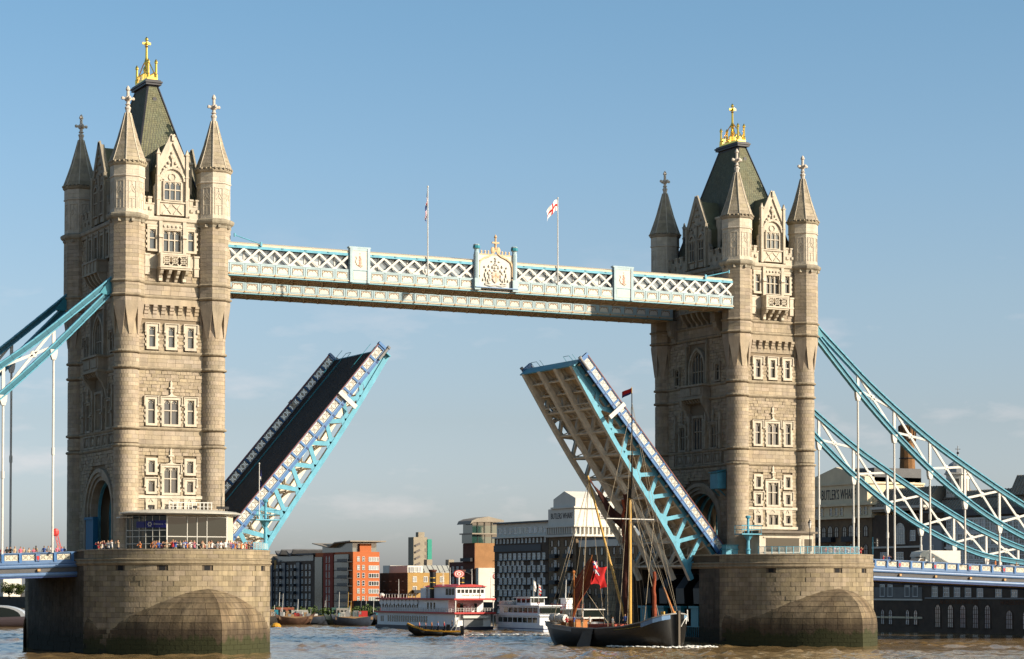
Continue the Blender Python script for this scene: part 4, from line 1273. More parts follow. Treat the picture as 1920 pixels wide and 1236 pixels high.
    # brackets carrying the walkway on the towers
    for x, sg in ((6.0, 1), (76.3, -1)):
        for y_ in (yf + .7, yb - .7):
            q = MB()
            q.prism([(x - sg * 0.9, 40.2), (x - sg * .2, 40.3), (x + sg * .0, 41.0), (x + sg * .5, 41.4), (x + sg * .6, 42.1), (x + sg * .75, 42.2), (x + sg * .75, 43.36), (x - sg * .9, 43.36)], y_ - .45, y_ + .45, lambda a, b, c: (a, c, b))
            part('end_bracket', q, PORTD, root, L0)
    return root
walkway(-10.2, -5.0, 'high walkway with white lattice and royal crest, nearer of the two')
walkway(5.0, 10.2, 'high walkway behind and below the crested one, its end shaded blue', False)

# flags over the walkway
def flag_mesh(name, nu, nv, pos, mats, pick):
    m_ = MB()
    idx = [[m_.P(*pos(i / nu, j / nv)) for j in range(nv + 1)] for i in range(nu + 1)]
    for i in range(nu):
        for j in range(nv):
            m_.m = pick((i + .5) / nu, (j + .5) / nv)
            m_.F(idx[i][j], idx[i + 1][j], idx[i + 1][j + 1], idx[i][j + 1])
    return m_.mesh(name, mats, smooth=True)
def union(u, v):
    a, b = abs(u - .5), abs(v - .5)
    if a < .05 or b < .10: return 1
    if a < .085 or b < .17: return 0
    d = abs(a - b)
    return 1 if d < .035 else (0 if d < .10 else 2)
def st_george(u, v):
    if abs(u - .5) < .085 or abs(v - .5) < .13: return 1
    if abs(u - .2) < .035 and v > .68: return 1
    return 0
for x, lab, kind in ((32.0, 'white flagpole with a limp union flag on the walkway', 0), (49.85, 'white flagpole with a white red-cross flag on the walkway', 1)):
    rt = thing('flagpole', lab, 'flagpole', (x, -10.36, 44.9))
    q = MB(); q.tube((0, 0, 0), (0, 0, 10.75), .085, .06, 8); q.ball((0, 0, 10.8), .12, n=6, m=4)
    part('pole', q, WHITE, rt)
    if kind == 0:
        pos = lambda u, v: (-.06 - .24 * u - .14 * math.sin(v * 9 + u * 3) * u, .12 * math.sin(u * 11 + v * 4), 10.3 - 3.2 * u * .93 - .5 * v * (1 - u) - .9 * v)
        me = flag_mesh('flag', 26, 14, pos, [FWHITE, FRED, FBLUE], union)
    else:
        pos = lambda u, v: (-.07 - 1.55 * u + .1 * math.sin(v * 4) * u, -.25 * u + .16 * math.sin(u * 8 + v * 2) * u, 10.55 - 1.35 * v - 1.35 * u * u - .25 * u + .1 * math.sin(u * 9))
        me = flag_mesh('flag', 26, 18, pos, [FWHITE, FRED, FBLUE], st_george)
    put('flag', me, rt)

# ------------------------------------------------------------------ pierced parapet panel
def pierced(mats, w, h, cells=2, t=0.05):
    """white plate with star-shaped openings; lies in local x (0..w), z (0..h)"""
    m_ = MB()
    cw = w / cells
    gx = [0, .10, .22, .36, .46, .54, .64, .78, .90, 1.0]
    hole = {(4, 2), (4, 3), (4, 5), (4, 6), (2, 4), (3, 4), (5, 4), (6, 4), (1, 1), (7, 1), (1, 7), (7, 7), (2, 2), (6, 6), (2, 6), (6, 2), (1, 4), (7, 4), (4, 1), (4, 7)}
    small = {(1, 1), (7, 1), (1, 7), (7, 7)}
    for c in range(cells):
        for i in range(9):
            for j in range(9):
                if (i, j) in hole and (i, j) not in ((1, 4), (7, 4), (4, 1), (4, 7)): continue
                m_.box(c * cw + gx[i] * cw, -t / 2, gx[j] * h, c * cw + gx[i + 1] * cw, t / 2, gx[j + 1] * h)
    return m_.mesh('lattice_panel', mats)
LATW = mat('lattice_cream', (0.70, 0.64, 0.50), 0.55, var=0.06)

# ------------------------------------------------------------------ bascules
LA = R(49.7)
def bascule(x0, mirror, label):
    LL = 33.0
    bx, bz = 5.41, 11.58
    root = put('bascule', None, None, (x0 + (-bx if mirror else bx), 0, bz), (0, -LA, pi if mirror else 0), label, 'bascule', 'raised bascules of the bridge')
    root_loc = None
    PY = 7.65
    # deck
    q = MB(); q.box(0.5, -PY + .1, -1.25, LL - .1, PY - .1, -1.02); dk = part('roadway', q, ASPH, root)
    for y in (-5.0, 5.0):
        q = MB(); q.box(.5, y - .06, -1.02, LL - .3, y + .06, -.9); part('kerb', q, TEALD, root)
    st = MB().box(-.03, 0, -1.018, .03, 2.75, -1.005).mesh('footway_joint', BLUED)
    for k in range(9):
        for y in (-PY + .1, 5.06): put('footway_joint', st, root, (2.0 + 3.5 * k, y, 0))
    q = MB()
    for y in (-1.7, 1.7): q.box(.6, y - .05, -1.018, LL - .3, y + .05, -1.008)
    part('lane_joint', q, mat('tar_joint', (0.012, 0.012, 0.012), 0.6), root)
    # parapets
    pitch = 1.74
    n = 18
    pm = pierced(PANELW, pitch - .3, .78)
    pmb = pierced(LATW, pitch - .3, .78)
    for y, s in ((-PY, -1), (PY, 1)):
        q = MB(); q.box(.4, y - .16, -.09, LL, y + .16, 0.0); part('handrail', q, REDRAIL, root)
        q = MB(); q.box(.4, y - .11, -.17, LL, y + .11, -.092); part('rail_seat', q, BLUE, root)
        q = MB(); q.box(.4, y - .12, -1.46, LL, y + .12, -1.0); part('fascia_girder', q, BLUE, root)
        q = MB(); q.box(.4, y - .17, -1.10, LL, y + .17, -.99); part('fascia_ledge', q, BLUEL, root)
        po = MB().box(-.14, -.14, -1.0, .14, .14, -.17).mesh('parapet_post', BLUE)
        br = MB().box(-.09, -.16, -1.5, .09, .16, -1.1).mesh('fascia_rib', BLUED)
        for k in range(n + 1):
            x = LL - .2 - k * pitch
            put('parapet_post', po, root, (x, y, 0)); put('fascia_rib', br, root, (x, y, 0))
            if k < n: put('lattice_panel', pm, root, (x - pitch + .15, y, -.97))
        q = MB(); q.box(LL - 8.3, y + s * .2, -2.75, LL - 7.75, y + s * .42, .05); part('marker_post', q, WHITE, root)
        # nose locks
        q = MB(); q.box(LL - .1, y - .25, -1.5, LL + .22, y + .25, .05); part('nose_plate', q, BLUE, root)
        q = MB(); q.tube((LL - 1.6, y + s * .28, -1.25), (LL + .25, y + s * .28, -1.25), .16, .16, 8); q.tube((LL + .25, y + s * .28, -1.25), (LL + .5, y + s * .28, -1.25), .24, .24, 8)
        part('lock_bolt', q, GREY, root)
    # end face and small rails at the tip
    q = MB(); q.box(LL - .1, -PY + .3, -2.3, LL + .05, PY - .3, -1.0); part('nose_beam', q, TEAL, root)
    for y in (-4.2, 4.6):
        q = MB(); q.path([(LL - .3, y - 1.0, -1.0), (LL + .8, y - .9, -1.0), (LL + .8, y + .6, -1.0), (LL - .3, y + .8, -1.0)], .035, 5); q.tube((LL - 3.5, y, -.2), (LL + .5, y, -.2), .03, .03, 5)
        part('tip_rail', q, TEALD, root)
    # main girders
    prof = [(0, 2.35), (4.3, 3.0), (11.8, 3.95), (21, 4.75), (27, 5.4), (30.5, 6.1), (33, 6.7)]
    def zb(x):
        d = LL - x
        for (a, b), (c, e) in zip(prof[:-1], prof[1:]):
            if d <= c: return -(b + (e - b) * (d - a) / (c - a))
        return -prof[-1][1]
    nodes = [LL - 6.2 - 3.42 * k for k in range(8)]
    for gy, out in ((-6.5, -1), (-2.15, 0), (2.15, 0), (6.5, 1)):
        g = put('girder', None, root)
        q = MB()
        xs = [LL] + nodes + [1.0]
        for a, b in zip(xs[:-1], xs[1:]): q.beam((a, gy, zb(a) + .28), (b, gy, zb(b) + .28), .72 if not out else .62, .56)
        part('bottom_chord', q, STEELT, g)
        q = MB(); q.box(1.0, gy - .26, -1.72, LL, gy + .26, -1.26); part('top_chord', q, STEELT, g)
        q = MB()                      # solid web near the tip
        q.prism([(LL, -1.4), (LL, zb(LL) + .2), (LL - 5.2, zb(LL - 5.2) + .2), (LL - 4.4, -1.4)], gy - .12, gy + .12, lambda a, b, c: (a, c, b))
        part('web_plate', q, STEELT, g)
        for k, x in enumerate(nodes):
            for (tx) in ((x + 1.45), (x - 1.75)):
                q = MB(); q.beam((x, gy, zb(x) + .4), (tx, gy, -1.5), .34, .46 if tx > x else .4, (0, 1, 0)); part('web_member', q, STEELT, g)
        if out:                       # painted outer faces
            o = gy + out * .33
            q = MB()
            for a, b in zip(xs[:-1], xs[1:]): q.beam((a, o, zb(a) + .29), (b, o, zb(b) + .29), .05, .6, (0, 0, 1))
            part('chord_face', q, TEAL, g)
            q = MB(); q.prism([(LL, -1.3), (LL, zb(LL) + .2), (LL - 5.4, zb(LL - 5.4) + .2), (LL - 4.4, -1.3)], gy + out * .13, gy + out * .2, lambda a, b, c: (a, c, b)); part('web_face', q, TEAL, g)
            for k, x in enumerate(nodes):
                for tx in (x + 1.45, x - 1.75):
                    q = MB(); q.beam((x, gy + out * .25, zb(x) + .45), (tx, gy + out * .25, -1.45), .52, .1, (0, 1, 0)); part('member_face', q, TEAL, g)
                q = MB(); q.prism([(x + 1.0, zb(x + 1) + .5), (x - 1.0, zb(x - 1) + .5), (x - .32, zb(x) + 1.15), (x + .3, zb(x) + 1.15)], gy + out * .2, gy + out * .29, lambda a, b, c: (a, c, b)); part('gusset', q, TEAL, g)
            q = MB(); q.box(1.0, gy + out * .27, -1.74, LL, gy + out * .33, -1.28); part('chord_face', q, TEAL, g)
    # cross frames between girders
    ys = [-6.5, -2.15, 2.15, 6.5]
    for k, x in enumerate(nodes):
        for a, b in zip(ys[:-1], ys[1:]):
            f = put('cross_frame', None, root)
            q = MB(); q.beam((x, a, zb(x) + .35), (x, b, zb(x) + .35), .2, .22); part('strut', q, STEELT, f)
            for (p, r_) in ((zb(x) + .4, -1.5), (-1.5, zb(x) + .4)):
                q = MB(); q.beam((x, a, p), (x, b, r_), .12, .14); part('brace', q, STEELT, f)
    # underside of the deck: cross beams and buckled plates
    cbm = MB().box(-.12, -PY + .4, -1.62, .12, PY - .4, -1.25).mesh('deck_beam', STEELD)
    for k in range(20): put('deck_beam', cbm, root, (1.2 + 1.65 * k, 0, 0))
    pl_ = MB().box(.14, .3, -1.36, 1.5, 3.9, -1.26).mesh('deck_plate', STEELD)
    for k in range(19):
        for a in (-6.5, -2.1, 2.2): put('deck_plate', pl_, root, (1.2 + 1.65 * k, a, 0))
    ar_ = MB().prism([(0, -1.5), (0, -2.3), (3.6, -2.3), (3.6, -1.5), (3.0, -1.95), (1.8, -2.12), (.6, -1.95)], 0, .16, lambda a, b, c: (c, a, b)).mesh('diaphragm', STEELT)
    for x in (LL - 2.0, LL - 4.0):
        for a in (-6.15, -1.85, 2.5): put('diaphragm', ar_, root, (x, a, 0))
    gr = MB()
    for i in range(4): gr.box(.0, .2 + i * 1.15, -.05, 2.3, .28 + i * 1.15, .05)
    for i in range(3): gr.box(i * 1.12, .2, -.051, .08 + i * 1.12, 3.7, .051)
    gm = gr.mesh('access_grating', STEELT)
    for a in (-6.3, -2.0, 2.35): put('access_grating', gm, root, (LL - 7.6, a, zb(LL - 6.6) + .6), (0, .12, 0))
    return root
bascule(0.0, False, 'raised bascule leaf with black roadway showing, rising from the pier with the pavilion')
bascule(D, True, 'raised bascule leaf showing its tan steel underside, behind the barge mast')

# ------------------------------------------------------------------ side spans
SP = 0.034
def side_span(x0, sg, label):
    Ls = 66.0
    root = put('side_span', None, None, (x0 + sg * 10.62, 0, 11.37), (0, SP, 0 if sg == 1 else pi), label, 'bridge deck', 'suspended side spans')
    PY = 8.3
    q = MB(); q.box(0, -PY + .2, -1.5, Ls, PY - .2, -1.18); part('roadway', q, ASPH, root)
    pitch = 5.95 / 3
    pm = pierced(LATW, pitch - .52, .62)
    po = MB().prism([(-.12, -1.12), (.12, -1.12), (.16, -.95), (.14, -.2), (.18, -.1), (-.18, -.1), (-.14, -.2), (-.16, -.95)], -.2, .2, lambda a, b, c: (a, c, b)).mesh('parapet_post', BLUE)
    bk = MB().box(.2, -.06, -1.02, pitch - .2, .06, -.12)
    bkm = MB(); bkm.box(0, -.08, -.24, pitch, .08, -.1); bkm.box(0, -.08, -1.12, pitch, .08, -.88)
    bkm = bkm.mesh('panel_frame', DECKB)
    shf = MB().box(-.24, -.22, -.98, .24, .22, -.14).mesh('shield_block', DECKB)
    sh = MB().prism([(-.15, -.4), (.15, -.4), (.15, -.72), (0, -.92), (-.15, -.72)], -.25, .25, lambda a, b, c: (a, c, b)).mesh('red_shield', RED)
    lm = MB().box(-.16, -.5, -2.12, .16, .5, -1.86).mesh('gilt_block', OCHRE)
    for y, s in ((-PY, -1), (PY, 1)):
        q = MB(); q.box(0, y - .2, -.11, Ls, y + .2, 0); part('coping', q, DECKB, root)
        q = MB(); q.box(0, y - .3, -1.3, Ls, y + .3, -1.1); part('ledge', q, DECKB, root)
        q = MB(); q.tube((0, y + s * .2, -1.56), (Ls, y + s * .2, -1.56), .24, .24, 10); part('upper_tube', q, DECKB, root)
        q = MB(); q.box(0, y - .2, -2.3, Ls, y + .2, -1.5); part('girder_web', q, WEBG, root)
        q = MB(); q.tube((0, y + s * .2, -2.5), (Ls, y + s * .2, -2.5), .24, .24, 10); part('lower_tube', q, DECKB, root)
        q = MB(); q.box(0, y - .3, -2.86, Ls, y + .3, -2.68); part('bottom_flange', q, BLUED, root)
        N = int(Ls / pitch)
        off = .55
        for k in range(N):
            x = off + k * pitch
            if k % 3 == 2:
                b_ = put('shield_block', shf, root, (x, y, 0)); put('red_shield', sh, b_); put('gilt_block', lm, root, (x, y, 0))
            else:
                put('parapet_post', po, root, (x, y, 0))
            put('panel_frame', bkm, root, (x, y, 0))
            put('lattice_panel', pm, root, (x + .26, y, -.87))
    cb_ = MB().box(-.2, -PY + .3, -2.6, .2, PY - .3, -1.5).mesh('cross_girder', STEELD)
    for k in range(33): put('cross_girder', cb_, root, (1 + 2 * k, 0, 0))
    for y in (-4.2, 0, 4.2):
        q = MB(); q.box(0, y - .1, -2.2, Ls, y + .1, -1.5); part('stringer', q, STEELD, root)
    for y in (-5.4, 5.4):
        q = MB(); q.box(0, y - (2.7 if y > 0 else 0) + (2.7 if y > 0 else -2.7) * .0, -1.18, Ls, y + .12, -1.02) if False else q.box(0, min(y, math.copysign(8.0, y)), -1.178, Ls, max(y, math.copysign(8.0, y)), -1.04)
        part('footway', q, mat('footway_paving', (0.2, 0.19, 0.17), 0.9, var=0.15), root)
    return root
span_l = side_span(0.0, -1, 'blue suspended side span left of the pavilion pier')
span_r = side_span(D, 1, 'blue suspended side span carrying the white truck')

# ------------------------------------------------------------------ suspension chains
UP = [(1.2, 43.0), (3.7, 40.8), (7.2, 37.9), (10, 35.4), (14.4, 32.2), (20.9, 27.7), (26.8, 24.4), (33, 21.1), (40.7, 17.3), (47.2, 14.8), (51.6, 13.4), (58, 11.9)]
LO = [(1.2, 41.2), (3.4, 38.9), (6.7, 35.5), (8.6, 33.5), (14.4, 28.1), (20.4, 23.2), (26.2, 19.3), (31.5, 16.3), (37, 13.9), (44, 11.6), (51.6, 10.6), (58, 10.6)]
def interp(P, x):
    for (a, b), (c, e) in zip(P[:-1], P[1:]):
        if x <= c: return b + (e - b) * (x - a) / (c - a)
    return P[-1][1]
def smooth_curve(P, n=44):
    xs = np.linspace(P[0][0], P[-1][0], n)
    px = np.array([p[0] for p in P]); pz = np.array([p[1] for p in P])
    z = np.interp(xs, px, pz)
    for _ in range(4): z[1:-1] = (z[:-2] + 2 * z[1:-1] + z[2:]) / 4
    return list(zip(xs, z))
UPS, LOS = smooth_curve(UP), smooth_curve(LO)
def chain(x0, sg, y, label):
    root = thing('suspension_chain', label, 'suspension chain', (x0 + sg * CA, y, 10.0), group='turquoise suspension chains')
    L0 = (0, 0, -10.0)
    X = lambda dx: sg * dx
    for nm, C_, off in (('upper_chord', UPS, -.38), ('lower_chord', LOS, .38)):
        c = put(nm, None, root, L0)
        web, fl, gr = MB(), MB(), MB()
        for (a, za), (b, zb_) in zip(C_[:-1], C_[1:]):
            p, r_ = (X(a), 0, za + off), (X(b), 0, zb_ + off)
            e = .02 * (b - a)
            web.beam(p, (X(b + e), 0, zb_ + off), .30, .5)
            dv = Vector((r_[0] - p[0], 0, r_[2] - p[2])).normalized()
            nv = Vector((-dv.z, 0, dv.x)) * (1 if sg == 1 else -1)
            for s_ in (-1, 1):
                d = nv * (s_ * .30)
                fl.beam((p[0] + d.x, 0, p[2] + d.z), (X(b + e) + d.x, 0, zb_ + off + d.z), .62, .15)
        part('web', web, CHAINW, c); part('flange', fl, CHAINF, c)
    xs = [8.9 + 5.95 * k for k in range(8)] if sg == 1 else [8.4 + 5.68 * k for k in range(8)]
    zd = lambda dx: 11.36 - SP * (CA + dx - 10.9)
    for k, dx in enumerate(xs):
        zu, zl = interp(UPS, dx) - .5, interp(LOS, dx) + .5
        q = MB(); q.beam((X(dx), 0, zl), (X(dx), 0, zu), .26, .34, (1, 0, 0)); part('post', q, WHITE, root, L0)
        zl2 = interp(LOS, dx)
        if zl2 - 1.0 > zd(dx):
            h = put('hanger', None, root, L0)
            q = MB(); q.tube((X(dx), 0, zd(dx) - .1), (X(dx), 0, zl2 - .8), .135, .135, 8); q.tube((X(dx), 0, (zd(dx) + zl2) / 2 - .4), (X(dx), 0, (zd(dx) + zl2) / 2 + .4), .2, .2, 8); part('rod', q, WHITE, h)
            q = MB(); q.prism([(X(dx) - .42, zl2 + .15), (X(dx) + .42, zl2 + .15), (X(dx) + .36, zl2 - .5), (X(dx) + .2, zl2 - 1.0), (X(dx) - .2, zl2 - 1.0), (X(dx) - .36, zl2 - .5)], -.24, .24, lambda a, b, c: (a, c, b)); part('pin_plate', q, WHITE, h)
    ends = xs
    for a, b in zip(ends[:-1], ends[1:]):
        ua, ub, la, lb = interp(UPS, a) - .6, interp(UPS, b) - .6, interp(LOS, a) + .5, interp(LOS, b) + .5
        g = put('x_brace', None, root, L0)
        for (p, r_) in (((a, ua), (b, lb)), ((a, la), (b, ub))):
            q = MB(); q.beam((X(p[0]), 0, p[1]), (X(r_[0]), 0, r_[1]), .2, .30); part('brace_bar', q, WHITE, g)
        # node plate at the crossing
        t = (la - ua) / ((lb - ua) - (ub - la)) if abs((lb - ua) - (ub - la)) > 1e-6 else .5
        cx, cz = a + (b - a) * t, ua + (lb - ua) * t
        q = MB(); q.ball((X(cx), 0, cz), .42, .13, .42, n=8, m=4); part('node_plate', q, WHITE, g)
    # eye joint at the tower
    q = MB(); q.prism([(X(1.0), 43.1), (X(2.2), 42.0), (X(3.2), 40.6), (X(2.2), 40.4), (X(1.0), 41.2)], -.34, .34, lambda a, b, c: (a, c, b)); part('joint_plate', q, TEALD, root, L0)
    return root
chain(0, -1, -8.8, 'sunlit turquoise chain leaving the pavilion tower to the left, nearer one')
chain(0, -1, 8.8, 'shaded dark blue chain behind the nearer one at the left edge')
chain(D, 1, -8.8, 'turquoise chain sweeping down right from the tower, nearer and higher one')
chain(D, 1, 8.8, 'turquoise chain emerging behind the tower, farther and lower one at right')
# ------------------------------------------------------------------ people
SKIN = mat('skin', (0.50, 0.27, 0.17), 0.6)
HAIRS = [mat('hair_dark', (0.03, 0.02, 0.015), 0.6), mat('hair_brown', (0.12, 0.06, 0.03), 0.6), mat('hair_fair', (0.38, 0.25, 0.12), 0.6)]
SHIRTS = {'red': (0.45, 0.03, 0.04), 'white': (0.66, 0.64, 0.62), 'blue': (0.06, 0.11, 0.33), 'pink': (0.55, 0.16, 0.22), 'black': (0.02, 0.02, 0.022), 'beige': (0.48, 0.36, 0.24), 'grey': (0.2, 0.2, 0.21), 'orange': (0.55, 0.18, 0.05)}
SHIRTM = {k: mat('shirt_' + k, v, 0.85) for k, v in SHIRTS.items()}
TROUS = [mat('trousers_navy', (0.025, 0.03, 0.06), 0.85), mat('trousers_khaki', (0.25, 0.2, 0.13), 0.85)]
def body_mesh(pose):
    """one continuous skinned figure, facing -Y, 1.70 m"""
    V = {'pel': (0, 0, .95, .15, .11), 'wst': (0, 0, 1.10, .135, .10), 'chs': (0, -.01, 1.30, .17, .115), 'nkb': (0, 0, 1.45, .075, .07), 'nck': (0, -.01, 1.50, .055, .055), 'hd0': (0, -.02, 1.57, .075, .085), 'hd1': (0, -.02, 1.64, .085, .10), 'hd2': (0, -.01, 1.70, .055, .065)}
    E = [('pel', 'wst'), ('wst', 'chs'), ('chs', 'nkb'), ('nkb', 'nck'), ('nck', 'hd0'), ('hd0', 'hd1'), ('hd1', 'hd2')]
    for s, n in ((-1, 'l'), (1, 'r')):
        V[n + 'sh'] = (s * .18, 0, 1.40, .065, .06)
        if pose == 'stand': el, ha = (s * .25, .02, 1.14), (s * .24, -.10, .92)
        elif pose == 'lean': el, ha = (s * .27, -.20, 1.20), (s * .12, -.42, 1.16)
        else: el, ha = (s * .28, -.22, 1.34), (s * .10, -.26, 1.56)
        V[n + 'el'] = (*el, .042, .042); V[n + 'wr'] = (*[a + (b - a) * .85 for a, b in zip(el, ha)], .03, .03)
        V[n + 'ha'] = (*ha, .038, .028)
        V[n + 'hp'] = (s * .09, 0, .88, .10, .10); V[n + 'kn'] = (s * .10, -.02, .49, .065, .065); V[n + 'an'] = (s * .10, .02, .09, .042, .045); V[n + 'to'] = (s * .12, -.13, .035, .042, .03)
        E += [('chs', n + 'sh'), (n + 'sh', n + 'el'), (n + 'el', n + 'wr'), (n + 'wr', n + 'ha'), ('pel', n + 'hp'), (n + 'hp', n + 'kn'), (n + 'kn', n + 'an'), (n + 'an', n + 'to')]
    names = list(V)
    me = bpy.data.meshes.new('person_base')
    me.from_pydata([V[k][:3] for k in names], [(names.index(a), names.index(b)) for a, b in E], [])
    ob = bpy.data.objects.new('tmp_person', me); COL.objects.link(ob)
    md = ob.modifiers.new('skin', 'SKIN')
    if not me.skin_vertices:
        bpy.context.view_layer.update()
    for i, k in enumerate(names):
        me.skin_vertices[0].data[i].radius = V[k][3:]
    me.skin_vertices[0].data[names.index('pel')].use_root = True
    sb = ob.modifiers.new('sub', 'SUBSURF'); sb.levels = 1
    dg = bpy.context.evaluated_depsgraph_get()
    out = bpy.data.meshes.new_from_object(ob.evaluated_get(dg))
    bpy.data.objects.remove(ob)
    return out
BODIES = []
for ps in ('stand', 'lean', 'photo'):
    try:
        BODIES.append(body_mesh(ps))
    except Exception as ex:
        print('body', ps, ex)
PCACHE = {}
def person_mesh(pose, shirt, hair, tr):
    key = (pose, shirt, hair, tr)
    if key in PCACHE: return PCACHE[key]
    me = BODIES[pose].copy(); me.name = 'person'
    me.materials.clear()
    for m in (SHIRTM[shirt], SKIN, HAIRS[hair], TROUS[tr]): me.materials.append(m)
    idx = []
    for p in me.polygons:
        x, y, z = p.center
        ax = abs(x)
        if z > 1.655 or (z > 1.545 and y > .015 and ax < .12): i = 2
        elif z > 1.465 and ax < .12 and y > -.16: i = 1
        elif y < -.24 or (ax > .2 and z < 1.14): i = 1
        elif z < .93: i = 3
        else: i = 0
        idx.append(i)
    me.polygons.foreach_set('material_index', idx)
    me.polygons.foreach_set('use_smooth', [True] * len(me.polygons))
    PCACHE[key] = me
    return me
rp_ = random.Random(21)
def person(loc, rot, where, group, shirt=None, pose=None):
    shirt = shirt or rp_.choice(['red', 'white', 'white', 'blue', 'pink', 'black', 'beige', 'beige', 'grey', 'orange'])
    pose = rp_.choice((0, 1, 1, 2)) if pose is None else pose
    if pose >= len(BODIES): pose = 0
    hr = rp_.randrange(3)
    me = person_mesh(pose, shirt, hr, rp_.randrange(2))
    s = rp_.uniform(.93, 1.07)
    verb = '' if ('boat' in where or 'barge' in where) else ('standing ', 'leaning ', 'with camera ')[pose]
    lab = 'person in %s top with %s hair %s%s' % (shirt, ('dark', 'brown', 'fair')[hr], verb, where)
    return put('person', me, None, loc, rot, lab, 'person', group, scale=(s, s, s))
for k in range(64):                    # crowd along the parapet of the pavilion pier
    t = R(rp_.uniform(186, 236)) if k < 12 else R(236 + (k - 12) * 1.95 + rp_.uniform(-.8, .8))
    r = 9.75 - (0 if k % 3 else rp_.uniform(.5, 1.1))
    a_ = math.degrees(t)
    wh = 'left of the pavilion' if a_ < 236 else 'before the blue sign' if a_ < 258 else 'before the left pane' if a_ < 276 else 'before the pavilion door' if a_ < 296 else 'before the right pane' if a_ < 316 else 'by the turquoise railing'
    person((r * math.cos(t), PYC + r * math.sin(t), 10.75), t + pi / 2 + rp_.uniform(-.5, .5), wh, 'crowd on the pavilion pier')
for k in range(22):
    t = R(266 + k * 1.75 + rp_.uniform(-.6, .6)); r = 9.75 - (0 if k % 2 else rp_.uniform(.4, .9))
    person((D + r * math.cos(t), PYR + r * math.sin(t), 10.75), t + pi / 2 + rp_.uniform(-.5, .5), 'on the far pier, ' + ('cabin end' if k < 7 else 'middle' if k < 14 else 'truck end'), 'crowd on the far pier')
for k in range(17):
    x = -11.6 - k * .52 - rp_.uniform(0, .25); y = -7.75 + (0 if k % 3 else rp_.uniform(.3, .8))
    person((x, y, 11.37 - 1.04 - SP * (-x - 10.6)), rp_.uniform(-.7, .7), 'on left span ' + ('near the pier' if k < 6 else 'by the hanger' if k < 12 else 'at picture edge'), 'people on the left side span', pose=rp_.choice((0, 0, 1)))
for x in (101.2, 102.1, 109.6, 118.8, 120.3, 121.2, 124.0):
    person((x, -7.75, 11.37 - 1.04 - SP * (x - D - 10.6)), rp_.uniform(-.7, .7), ('left of the truck' if x < 114 else 'right of the truck'), 'people on the right side span', pose=rp_.choice((0, 2)))

# ------------------------------------------------------------------ ticket pavilion
pv = thing('ticket_pavilion', 'glass ticket pavilion with pale curved roof and blue signs on the pier', 'pavilion', (0, -12.5, 10.42))
L0 = at(pv)
wallp = [(-5.6, -10.6), (-4.2, -13.2), (-2.4, -15.0), (4.8, -15.2), (5.7, -14.3), (6.0, -10.6)]
q = MB(); q.prism([(a * .97, b + .12) for a, b in wallp], 10.42, 11.3, lambda a, b, c: (a, b, c)); part('plinth', q, mat('pavilion_plinth', (0.35, 0.33, 0.29), 0.7), pv, L0)
q = MB(); q.prism([(a * .93, b + .45) for a, b in wallp], 11.3, 15.3, lambda a, b, c: (a, b, c)); part('interior', q, mat('dim_interior', (0.03, 0.033, 0.03), 0.8, var=0.5, vscale=.8), pv, L0)
def strip_panel(p, r_, z0, z1, mt, name, t=.05, off=0.0, parent=None):
    d = Vector((r_[0] - p[0], r_[1] - p[1], 0)); n = Vector((d.y, -d.x, 0)).normalized()
    if n.y > 0.3: n = -n
    a = [Vector((p[0], p[1], 0)) + n * off, Vector((r_[0], r_[1], 0)) + n * off]
    m_ = MB(); m_.hexa([(a[0].x, a[0].y, z0), (a[1].x, a[1].y, z0), (a[1].x - n.x * t, a[1].y - n.y * t, z0), (a[0].x - n.x * t, a[0].y - n.y * t, z0),
                        (a[0].x, a[0].y, z1), (a[1].x, a[1].y, z1), (a[1].x - n.x * t, a[1].y - n.y * t, z1), (a[0].x - n.x * t, a[0].y - n.y * t, z1)])
    return part(name, m_, mt, parent or pv, L0 if parent is None else (0, 0, 0))
def lerp2(p, r_, t): return (p[0] + (r_[0] - p[0]) * t, p[1] + (r_[1] - p[1]) * t)
CREAMW = mat('pavilion_frame', (0.62, 0.60, 0.54), 0.4)
for (p, r_, n) in ((wallp[0], wallp[1], 3), (wallp[1], wallp[2], 3)):
    for k in range(n):
        a, b = lerp2(p, r_, k / n), lerp2(p, r_, (k + 1) / n)
        strip_panel(a, b, 11.3, 15.3, PGLASS, 'pane')
        strip_panel(a, lerp2(a, b, .06), 11.0, 15.4, CREAMW, 'mullion', .1, .06)
    for z in (12.2, 13.0, 13.7): strip_panel(p, r_, z - .04, z + .04, CREAMW, 'transom', .08, .04)
f0, f1 = wallp[2], wallp[3]
for a, b in ((0, .33), (.33, .49), (.49, .65), (.65, .98)):
    strip_panel(lerp2(f0, f1, a), lerp2(f0, f1, b), 11.3, 15.2, PGLASS, 'pane')
for a, w in ((0, .02), (.33, .012), (.49, .012), (.65, .012), (.97, .03)):
    strip_panel(lerp2(f0, f1, a), lerp2(f0, f1, a + w), 11.0, 15.4, CREAMW, 'mullion', .12, .07)
for z in (13.0, 15.2, 12.1): strip_panel(f0, f1, z - .05, z + .05, CREAMW, 'transom', .09, .045)
strip_panel(wallp[3], wallp[4], 11.0, 15.4, CREAM, 'end_panel', .15, .03)
strip_panel(wallp[4], wallp[5], 11.0, 15.4, CREAM, 'end_panel', .15, .03)
strip_panel(lerp2(wallp[2], wallp[3], 0), lerp2(wallp[2], wallp[3], 1), 15.3, 15.55, CREAM, 'eaves_band', .3, .02)
